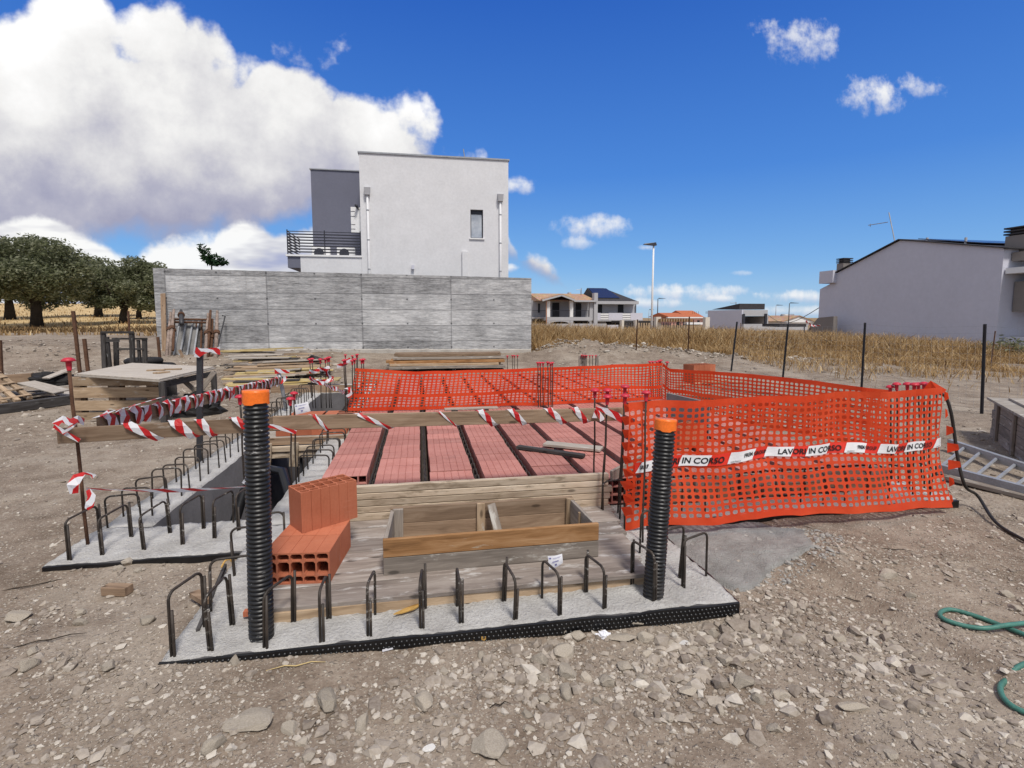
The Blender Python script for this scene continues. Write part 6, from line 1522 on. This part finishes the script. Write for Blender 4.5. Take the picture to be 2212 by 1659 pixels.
# ------------------------------------------------------------------ by the pit
def pit_beam():
    t = thing('pit_formwork', 'plank formwork beam closing the far side of the dark pit', 'formwork', (-1.7, 7.6, 0)); 
    board('beam_plank', (-2.19, 7.55, .055), (-1.0, 7.55, .055), .03, .1, MT['wood_rail'], t); board('beam_plank', (-2.19, 7.50, -.04), (-1.25, 7.50, -.04), .05, .07, MT['wood_pale'], t)
    board('beam_plank', (-2.19, 7.60, -.13), (-1.3, 7.60, -.13), .2, .08, MT['wood_pale'], t)
    for x in (-2.1, -1.75, -1.32): board('cleat', (x, 7.44, -.28), (x+.03, 7.44, .06), .11, .025, MT['wood_grey' if x > -1.4 else 'wood_pale'], t, up=(0, 1, 0))
    board('cover_board', (-2.2, 8.1, .085), (-.95, 8.1, .085), 1.0, .03, MT['ply'], t)
    mb = MB().tube([(-1.7, 7.6, -.2), (-1.7, 7.6, -2.6)], .04, 8); obj('prop', mb, MT['dark_steel'], t)
    mb = MB().tube([(-1.7, 7.5, -.75), (-1.4, 7.5, -.3)], .02, 6); mb.tube([(-1.7, 7.5, -.75), (-2.0, 7.5, -.3)], .02, 6); obj('prop_fork', mb, MT['dark_steel'], t)
pit_beam()
for k, (x, y) in enumerate(((-1.78, 7.86), (-1.3, 7.86), (-1.72, 8.28), (-1.2, 8.28))):
    blk(('left front', 'right front', 'left back', 'right back')[k]+' orange clay block of the four lying flat beside the dark pit', T(V((x, y, .105))) @ RZ(random.uniform(-2, 2)) @ RZ(90), (.40, .20, .48, 5, (1, 1.8, 1)))
tag(obj('black_hose', MB().tube([(-1.22, 5.2, -.5), (-1.35, 5.6, -.15), (-1.5, 5.9, .1), (-1.72, 6.0, .12), (-1.9, 5.9, -.1), (-2.0, 5.6, -.6), (-2.0, 5.3, -1.2)], .05, 10), MT['pipe'], smooth=True), 'thick black corrugated hose curling out of the dark pit', 'hose')
# loose planks on the red floor
tag(board('plank', onz(1177, 958, .35), onz(1300, 970, .35), .16, .03, MT['ply'], bev=.004), 'short pale board lying across the red block floor', 'board')
tag(board('plank', onz(1118, 965, .345), onz(1262, 985, .345), .075, .035, MT['wood_dark'], bev=.004), 'narrow dark batten lying on the red block floor beside the pale board', 'batten')
tag(board('plank', onz(960, 884, .335), onz(1075, 880, .335), .14, .025, MT['ply'], bev=.004), 'pale board lying on the block floor close to the back net', 'board')
tag(board('plank', (1.66, 4.28, .37), (2.05, 4.55, .42), .03, .1, MT['wood_grey'], bev=.004), 'short grey board jammed at the right end of the pale formwork', 'board')
ef = thing('side_formwork', 'grey brown edge planks along the block ends behind the front net', 'formwork', (3.2, 4.3, .1))
for z, h, m in ((.12, .1, 'wood_rail'), (.235, .12, 'wood_grey')): board('edge_plank', (2.0, 4.335, z), (4.58, 4.335, z+.01), .028, h, MT[m], ef)
gpn = thing('grey_panel', 'grey plywood panel standing on edge behind the front net, left of the clay stack', 'panel', (3.1, 6.2, .3))
A, B = ony(1440, 849, 6.2), ony(1532, 870, 5.4); obj('panel_face', MB().prism([(A.x, A.y, .33), (B.x, B.y, .33), B, A], (.03, .03, 0)), MT['grey_panel'], gpn)
obj('batten', MB().bar((A.x, A.y-.03, .5), (B.x, B.y-.03, .5), .03, .05), MT['wood_grey'], gpn)
blk('orange clay block standing on the red floor behind the front net', T(V((2.95, 5.35, .33))) @ RZ(20) @ T(V((0, .1, .12))) @ RX(90), (.40, .2, .24, 5, (1, 1.4, .8)))
# clay stack behind the nets
c = gp(1513, 826)
for k in range(4): blk(('leftmost', 'second', 'third', 'rightmost')[k]+' upright orange clay block of the row of four behind the right net', T(V((c.x-.28+k*.185, c.y+.05*k, c.z))) @ RZ(12) @ T(V((0, .2, .24))) @ RX(90), (.178, .40, .48, 2, (1, 1, 1)))
for k in range(7):
    p = gp(1500+k*12+random.uniform(-5, 5), 832+random.uniform(-3, 6)); d = V((random.uniform(.5, .9), random.uniform(-.1, .4), 0)); tag(board('lath', p-d+V((0, 0, .03+.01*k)), p+d+V((0, 0, .05)), .05, .02, MT['wood_tan']), 'thin pale lath lying at the foot of the orange clay stack', 'lath', 'laths at the clay stack')
for k, (x0, y0, x1, y1) in enumerate(((1560, 842, 1800, 872), (1470, 858, 1640, 880), (1660, 868, 1860, 884))):
    a, b = gp(x0, y0), gp(x1, y1); mb = MB()
    for i in range(5): mb.tube([a+V((0, .05*i, .03)), a.lerp(b, .5)+V((0, .06*i+.05, .04)), b+V((0, .05*i, .03))], .01, 5)
    tag(obj('rebar_bundle', mb, MT['rust']), ('long bundle of thin rusty bars on the dirt behind the right net run', 'short bundle of rusty bars nearest the net corner behind the right net run', 'bundle of rusty bars lying nearest the right end of the right net run')[k], 'rebar bundle')

# ------------------------------------------------------------------ right edge of the site
def bin_():
    P0 = gp(2143, 944); P1 = gp(2235, 1018); P0.z = P1.z = min(P0.z, P1.z); d = (P1-P0).normalized(); w = V((-d.y, d.x, 0)); L = 2.0; H = ony(2130, 866, P0.y).z-P0.z
    if w.x < 0: w = -w
    t = thing('plywood_bin', 'weathered grey plywood bin with a loose lid at the right edge', 'bin', P0+d+w*.5)
    n = 4; hs = H/n
    for k in range(n):
        z = V((0, 0, hs*(k+.5))); off = random.uniform(-.07, .05)
        board('side_plank', P0+d*off+z, P0+d*L+z, .03, hs*.95, MT['wood_grey'], t)
        board('end_plank', P0+d*.05+w*.03+z, P0+d*.05+w*1.2+z, .03, hs*.95, MT['wood_grey'], t)
        board('end_plank', P0+d*(L-.03)+w*.03+z, P0+d*(L-.03)+w*1.2+z, .03, hs*.95, MT['wood_grey'], t)
    q0 = P0+V((0, 0, H)); pr = lambda a, b, c, e, dz, th: MB().prism([q0+d*a+w*b+V((0, 0, dz)), q0+d*c+w*b+V((0, 0, dz)), q0+d*c+w*e+V((0, 0, dz)), q0+d*a+w*e+V((0, 0, dz))], (0, 0, th))
    obj('lid', pr(-.1, -.08, L+.05, 1.3, 0, .035), MT['ply'], t, bev=.004); obj('loose_sheet', pr(.1, .12, L, 1.25, .037, .03), MT['ply'], t, bev=.004)
    for s_ in (.35, 1.2): board('batten', P0+d*s_-w*.035, P0+d*s_-w*.035+V((0, 0, H-.02)), .09, .03, MT['wood_grey'], t, up=w)
bin_()
def truss():
    a0, a1 = gp(2050, 975), gp(2235, 1040); b0, b1 = gp(2030, 1026), gp(2235, 1082); t = thing('lattice_beam', 'galvanised lattice beam lying on the dirt in front of the plywood bin', 'beam', (a0+b1)/2)
    for p, q_, h in ((a0, a1, .12), (b0, b1, .08)): obj('chord', MB().bar(p+V((0, 0, h)), q_+V((0, 0, h)), .06, .09), MT['steel'], t)
    for k in range(5): obj('diagonal', MB().tube([b0.lerp(b1, k/5)+V((0, 0, .09)), a0.lerp(a1, (k+1)/5)+V((0, 0, .12))], .018, 6), MT['steel'], t)
    board('foot_board', b0+V((-.1, -.16, .03)), b1+V((0, -.16, .03)), .12, .04, MT['wood_grey'], t)
truss()
def curve(pts, n=8):
    P = [V(p) for p in pts]; P = [P[0]*2-P[1]]+P+[P[-1]*2-P[-2]]; out = []
    for i in range(1, len(P)-2):
        for k in range(n):
            u = k/n; a, b, c, d = P[i-1:i+3]; out.append(.5*((2*b)+(c-a)*u+(2*a-5*b+4*c-d)*u*u+(3*b-a-3*c+d)*u**3))
    return out+[P[-2]]
pp = [zt(2030, 850, 3.95), zt(2043, 858, 3.95), zt(2054, 890, 3.92), zt(2062, 940, 3.9), zt(2069, 990, 3.86), zt(2085, 1050, 3.8)]+[gp(2110, 1098)+V((0, 0, .12)), gp(2150, 1135)+V((0, 0, .03)), gp(2212, 1172)+V((0, 0, .02)), gp(2290, 1210)+V((0, 0, .02))]
tag(obj('black_cable', MB().tube(curve(pp), .0135, 8), MT['cable'], smooth=True), 'dark cable arching from the right end of the front net down to the dirt', 'cable')
hs = [gp(x, y)+V((0, 0, z)) for x, y, z in ((2320, 1420, .02), (2230, 1385, .02), (2150, 1352, .016), (2100, 1334, .016), (2052, 1322, .016), (2030, 1330, .016), (2040, 1343, .016), (2085, 1358, .016), (2130, 1366, .025), (2180, 1366, .045), (2240, 1358, .03), (2400, 1370, .016), (2330, 1425, .016), (2215, 1440, .016), (2176, 1466, .016), (2160, 1492, .016), (2170, 1518, .016), (2200, 1540, .016), (2260, 1560, .016))]
tag(obj('green_hose', MB().tube(curve(hs), .0125, 10), MT['hose'], smooth=True), 'green garden hose looping over the stony dirt at the right edge', 'hose')

# ------------------------------------------------------------------ small litter
def paper(label, px, Y, curl=.01):
    P = [ony(x, y, Y) for x, y in px]; t = thing('paper_tag', label, 'paper tag', P[0]); mb = MB(); n = 8
    f = lambda u, v: P[0].lerp(P[1], u).lerp(P[3].lerp(P[2], u), v)+V((0, -curl*math.sin(PI*u)-.5*curl*math.sin(PI*v), 0))
    for j in range(n+1):
        for i in range(n+1): mb.v.append(tuple(f(i/n, j/n)))
    for j in range(n):
        for i in range(n): a = j*(n+1)+i; mb.f.append((a, a+1, a+n+2, a+n+1)); mb.mi.append(0)
    obj('sheet', mb, MT['paper'], t, smooth=True); mb = MB(); random.seed(3)
    for v, u0, u1, h in ((.12, .05, .22, .10), (.16, .3, .9, .02), (.22, .3, .8, .02), (.42, .25, .7, .06), (.52, .2, .75, .02), (.66, .4, .56, .16), (.9, .2, .8, .02)):
        k = max(2, int((u1-u0)/.05))
        for i in range(k):
            a = u0+(u1-u0)*i/k; b = a+(u1-u0)/k*random.uniform(.5, .9); mb.face([f(a, v)+V((0, -.002, 0)), f(b, v)+V((0, -.002, 0)), f(b, v+h)+V((0, -.002, 0)), f(a, v+h)+V((0, -.002, 0))])
    obj('printing', mb, MT['ink'], t)
paper('white paper tag printed in blue, tied to a capped bar before the dark pit', [(636, 874), (665, 868), (671, 888), (639, 896)], 5.15)
paper('white paper tag wired to a rebar loop in front of the wooden box', [(1183, 1201), (1214, 1196), (1216, 1216), (1186, 1231)], 3.0)
def chip(name, label, cat, px, pts, m, z=None, th=.006):
    b = gp(*px) if z is None else onz(*px, z); P = [b+V((x, y, .004+.004*math.sin(i*2))) for i, (x, y) in enumerate(pts)]; mb = MB(); mb.prism(P, (0, 0, th)); return tag(obj(name, mb, MT[m]), label, cat)
chip('wood_splinter', 'yellow wood splinter lying on the concrete strip by the edge of the deck', 'splinter', (850, 1330), [(0, 0), (.05, -.0), (.12, .04), (.165, .085), (.12, .07), (.06, .05)], 'yellow_scrap', .072, .008)
chip('plastic_strip', 'small white plastic strip on the dirt against the black membrane', 'scrap', (826, 1410), [(0, 0), (.06, .01), (.062, .022), (.0, .012)], 'paper', None, .01)
chip('foam_scrap', 'small scrap of yellow foam on the dirt near the middle of the membrane', 'scrap', (1022, 1386), [(0, 0), (.03, .012), (.06, -.005), (.075, .005), (.05, .022), (.02, .026)], 'yellow_scrap', None, .018)
chip('dry_leaf', 'single orange dry leaf on the dirt at the right', 'leaf', (2390/1*.0+1890, 1392), [(0, 0), (.03, -.01), (.05, .01), (.03, .03), (.01, .02)], 'orange_tape', None, .004)
p = gp(1303, 1374); heap('crumpled_paper', 'crumpled white paper lying among the stones near the membrane', 'paper', p+V((0, 0, .01)), .045, .035, .045, 'paper', 9, .5, 3.2, 14)
tag(obj('yellow_strap', MB().tube(curve([onz(478, 1226, .09), onz(486, 1212, .12), onz(496, 1208, .12), onz(500, 1213, .1)]), .006, 6), MT['yellow_scrap']), 'short yellow strap on the concrete left of the tall pipe', 'strap')
chip('brick_shard', 'small orange brick shard at the foot of the tall left pipe', 'shard', (525, 1335), [(0, 0), (.05, .0), (.05, .04), (0, .04)], 'clay_loose', .07, .03)
chip('wood_offcut', 'flat brown offcut on the concrete left of the tall pipe', 'offcut', (430, 1312), [(-.1, .12), (.02, .0), (.06, .04), (-.06, .16)], 'wood_rail', .07, .03)
p = gp(470, 1283); tag(board('wood_stick', gp(415, 1372)+V((.03, 0, .02)), gp(520, 1228)+V((-.1, 0, .03)), .02, .03, MT['wood_dark']), 'thin dark stick lying along the left edge of the front concrete strip', 'stick')
tag(board('wood_stick', gp(262, 1185-0)+V((0, -.45, .02)), gp(285, 1290)+V((-.03, 0, .02)), .03, .02, MT['wood_rail']) if False else board('log_piece', gp(228, 1282)+V((0, 0, .03)), gp(280, 1284)+V((0, 0, .03)), .07, .055, MT['wood_rail']), 'short split log lying on the dirt left of the front strip', 'log')
for px, py, a, L_, lab in ((70, 1268, 20, .5, 'crooked dry twig on the dirt at the left edge'), (110, 1385, 15, .3, 'short dry twig lower on the left dirt'), (1080, 1527, 8, .1, 'short dry twig in the front gravel'), (640, 1442, 4, .28, 'long pale straw in front of the membrane'), (1930, 1190, -15, .25, 'thin dark twig on the right dirt'), (1845, 1300, -40, .2, 'dark twig near the big stone on the right dirt')):
    p = gp(px, py); d = V((math.cos(R(a)), math.sin(R(a)), 0))*L_/2; tag(obj('twig', MB().tube([p-d+V((0, 0, .008)), p-d*.4+V((0, .012, .012)), p+V((0, -.004, .012)), p+d*.5+V((0, .014, .01)), p+d+V((0, 0, .006))], [.0018, .003, .0035, .0028, .0012], 5), MT['straw' if 'straw' in lab else 'bark']), lab, 'twig')

# ------------------------------------------------------------------ stones and gravel
def rock_me(seed, sub=3, m='rock'):
    import bmesh
    bm = bmesh.new(); bmesh.ops.create_icosphere(bm, subdivisions=sub, radius=1); rr = random.Random(seed)
    planes = [(V((rr.gauss(0, 1), rr.gauss(0, 1), rr.gauss(0, 1))).normalized(), rr.uniform(.55, .85)) for _ in range(13)]
    for v in bm.verts:
        p = v.co.copy()
        for n_, d in planes:
            e = p.dot(n_)-d
            if e > 0: p -= n_*e
        v.co = p*(1+.07*N.noise(p*2.6+V((seed, 0, 0)))+.035*N.noise(p*8+V((0, seed, 0))))
    me = bpy.data.meshes.new('rock'); bm.to_mesh(me); bm.free(); me.materials.append(MT[m]); return me
RM_ = [rock_me(k+1) for k in range(10)]; RW = rock_me(30, 3, 'rock_white')
rocks = [(1216, 1366, 30), (1252, 1384, 36), (1345, 1386, 62), (1375, 1352, 40), (1220, 1419, 52), (1226, 1462, 54), (1167, 1437, 40), (1178, 1473, 30), (1268, 1470, 30), (1316, 1482, 44), (1223, 1505, 42), (1353, 1450, 36), (1397, 1388, 36), (1571, 1434, 36), (1611, 1486, 48), (1627, 1380, 28), (1545, 1377, 28), (1489, 1502, 38), (1926, 1249, 40), (1817, 1384, 26), (705, 1530, 66), (914, 1530, 50), (781, 1575, 42), (531, 1577, 98), (1061, 1630, 86), (1139, 1550, 28), (1143, 1581, 28), (623, 1584, 38), (651, 1612, 28), (664, 1648, 30), (459, 1622, 48), (1177, 1519, 30), (505, 1434, 28), (32, 1342, 46), (317, 1348, 34), (56, 1446, 46), (66, 1413, 26), (232, 1448, 34), (171, 1328, 24), (271, 1220, 32), (171, 1350, 28), (1971, 1291, 22), (1693, 1509, 36), (1854, 1541, 60), (1931, 1639, 32), (1677, 1582, 34), (1642, 1519, 32), (255, 1232, 22), (296, 1236, 20), (243, 1202, 18), (1400, 1420, 26), (1450, 1395, 24), (1500, 1410, 24), (1530, 1440, 22), (1390, 1470, 26), (1290, 1520, 24), (1040, 1420, 22), (960, 1455, 24), (860, 1560, 24), (1445, 1560, 28), (1560, 1540, 24), (2180, 1290, 26), (2200, 1320, 30)]
lab = {531: 'widest half buried slab of pale rock in the left front gravel', 705: 'large faceted grey rock in front of the left half of the membrane', 1061: 'big rounded pale boulder at the bottom centre of the photo', 914: 'pointed pale rock right of the large faceted one in the front gravel', 1854: 'long thin reddish stone lying in the right front dirt', 1926: 'lone pale stone on the right dirt beyond the cement spill', 1345: 'wide flat rock touching the right half of the membrane'}
for i, (px, py, s) in enumerate(rocks):
    p = gp(px, py); d = (p-CP).dot(FW); r = s*d/F/2*1.08; rr = random.Random(i+40)
    fl = .42 if s > 80 else rr.uniform(.5, .75); o = bpy.data.objects.new('rock', RM_[i % 10])
    fl_ = (1.25, .8, .22) if px in (1345, 531) else ((1.2, .38, .35) if px == 1854 else (1.1, rr.uniform(.75, .95), fl))
    link(o, None, T(p+V((0, r*.4, r*fl_[2]*.35))) @ Matrix.Rotation(rr.uniform(-.35, .35), 4, 'X') @ Matrix.Rotation(rr.uniform(0, 6.3) if px not in (1345, 531, 1854) else -.3, 4, 'Z') @ Matrix.Diagonal((r*fl_[0], r*fl_[1], r*fl_[2], 1)))
    if px in lab: tag(o, lab[px], 'rock')
    else:
        gname = ('near the right half of the black membrane', 'in the right front dirt', 'in the left front gravel', 'on the dirt left of the concrete strip')[0 if 1100 < px < 1640 and py < 1520 else 1 if px > 1400 else 2 if px > 400 else 3]
        tag(o, 'loose pale limestone rock lying '+gname, 'rock', 'rocks '+gname)
for px, py, s, l in ((926, 1618, 28, 'small bright white flat stone in the bottom front gravel'), (1477, 1391, 24, 'small whitish angular stone near the right end of the membrane')):
    p = gp(px, py); r = s*(p-CP).dot(FW)/F/2; o = bpy.data.objects.new('rock', RW); link(o, None, T(p+V((0, 0, r*.2))) @ Matrix.Diagonal((r*1.1, r*.8, r*.4, 1))); tag(o, l, 'rock')
def gravel(name, n, fpos, fsize, seed, m):
    rr = np.random.RandomState(seed); ph = (1+5**.5)/2
    base = np.array([(-1, ph, 0), (1, ph, 0), (-1, -ph, 0), (1, -ph, 0), (0, -1, ph), (0, 1, ph), (0, -1, -ph), (0, 1, -ph), (ph, 0, -1), (ph, 0, 1), (-ph, 0, -1), (-ph, 0, 1)])/1.9
    fc = np.array([(0, 11, 5), (0, 5, 1), (0, 1, 7), (0, 7, 10), (0, 10, 11), (1, 5, 9), (5, 11, 4), (11, 10, 2), (10, 7, 6), (7, 1, 8), (3, 9, 4), (3, 4, 2), (3, 2, 6), (3, 6, 8), (3, 8, 9), (4, 9, 5), (2, 4, 11), (6, 2, 10), (8, 6, 7), (9, 8, 1)], dtype=np.int32)
    P = []
    while len(P) < n:
        q_ = fpos(rr)
        if q_ is None or inside(q_[0], q_[1], -.02): continue
        P.append((q_[0], q_[1], g(q_[0], q_[1])))
    P = np.array(P); s = np.array([fsize(rr, x, y) for x, y, _ in P]); sc = np.stack([s*rr.uniform(.7, 1.3, n), s*rr.uniform(.7, 1.3, n), s*rr.uniform(.35, .8, n)], 1)
    a = rr.uniform(0, 2*PI, n); ca, sa = np.cos(a), np.sin(a); v = base[None]*np.clip(1+.28*rr.normal(size=(n, 12, 1)), .55, 1.6)*sc[:, None, :]
    x = v[:, :, 0]*ca[:, None]-v[:, :, 1]*sa[:, None]; y = v[:, :, 0]*sa[:, None]+v[:, :, 1]*ca[:, None]
    W = np.stack([x+P[:, 0:1], y+P[:, 1:2], v[:, :, 2]+P[:, 2:3]+sc[:, 2:3]*.25], 2).reshape(-1, 3)
    f = (fc[None]+(np.arange(n)*12)[:, None, None]).reshape(-1).astype(np.int32); k = n*20
    me = bpy.data.meshes.new(name); me.vertices.add(n*12); me.vertices.foreach_set('co', W.ravel()); me.loops.add(k*3); me.loops.foreach_set('vertex_index', f); me.polygons.add(k)
    me.polygons.foreach_set('loop_start', np.arange(0, k*3, 3, dtype=np.int32)); me.polygons.foreach_set('loop_total', np.full(k, 3, dtype=np.int32)); me.materials.append(m); me.polygons.foreach_set('use_smooth', np.zeros(k, dtype=bool)); me.update(calc_edges=True)
    o = bpy.data.objects.new(name, me); link(o); tag(o, kind='stuff')
def fp_near(rr): 
    y = 1.15+abs(rr.normal())*2.2; x = rr.uniform(-1.15, 1.5)*(y+.6)+.3*y*0
    if N.noise(V((x*1.3, y*1.3, 31))) < -.25+.3*rr.rand(): return None
    return (x, y)
gravel('gravel', 30000, fp_near, lambda rr, x, y: min(.026, .0030*math.exp(abs(rr.normal())*.72)), 3, MT['gravel'])
def fp_band(rr):
    x = rr.uniform(-.6, 2.6); y = 2.66-abs(rr.normal())*.42-.05*max(0, x-1.9)
    if x > 1.9: y += rr.uniform(-.3, .5)
    if y < 1.2: return None
    if N.noise(V((x*1.7, y*2.5, 5))) < -.05-.2*(x > .3): return None
    return (x, y)
gravel('rubble', 2600, fp_band, lambda rr, x, y: min(.042, .0062*math.exp(abs(rr.normal())*.68)*(1+.25*(x > .4))), 5, MT['gravel'])
def fp_front(rr):
    x = rr.uniform(-3.6, 3.8); y = rr.uniform(1.15, 3.6); return (x, y) if N.noise(V((x*1.5, y*1.5, 15))) > -.12+.5*max(0, y-2.2)*rr.rand() else None
gravel('coarse_gravel', 7000, fp_front, lambda rr, x, y: min(.034, .0055*math.exp(abs(rr.normal())*.62)), 6, MT['gravel'])
def fp_far(rr):
    k = rr.rand()
    if k < .6: x = rr.uniform(4.5, 15); y = near_edge(x)-abs(rr.normal())*2.2+.4
    else: x = rr.uniform(-14, -2); y = rr.uniform(9, 20)
    return (x, y)
gravel('far_rubble', 8000, fp_far, lambda rr, x, y: min(.12, .013*math.exp(abs(rr.normal())*.75)), 8, MT['gravel'])
def fp_mid(rr):
    x = rr.uniform(5.1, 12) if rr.rand() < .5 else rr.uniform(-9, -2.7); y = rr.uniform(3, 13); return (x, y)
gravel('scattered_stones', 9000, fp_mid, lambda rr, x, y: min(.05, .006*math.exp(abs(rr.normal())*.7)), 9, MT['gravel'])
def fp_spill(rr):
    a = rr.uniform(0, 2*PI); r = math.sqrt(rr.rand())*.95
    return (2.45+r*math.cos(a)*.85+.25*r*math.sin(a), 3.42+r*math.sin(a)*.45)
MT['grit'] = plain('cement_grit', (.30, .29, .27), .35, 30, .9, .1, 0)
gravel('cement_crumbs', 1500, fp_spill, lambda rr, x, y: min(.03, .0045*math.exp(abs(rr.normal())*.7)), 12, MT['grit'])
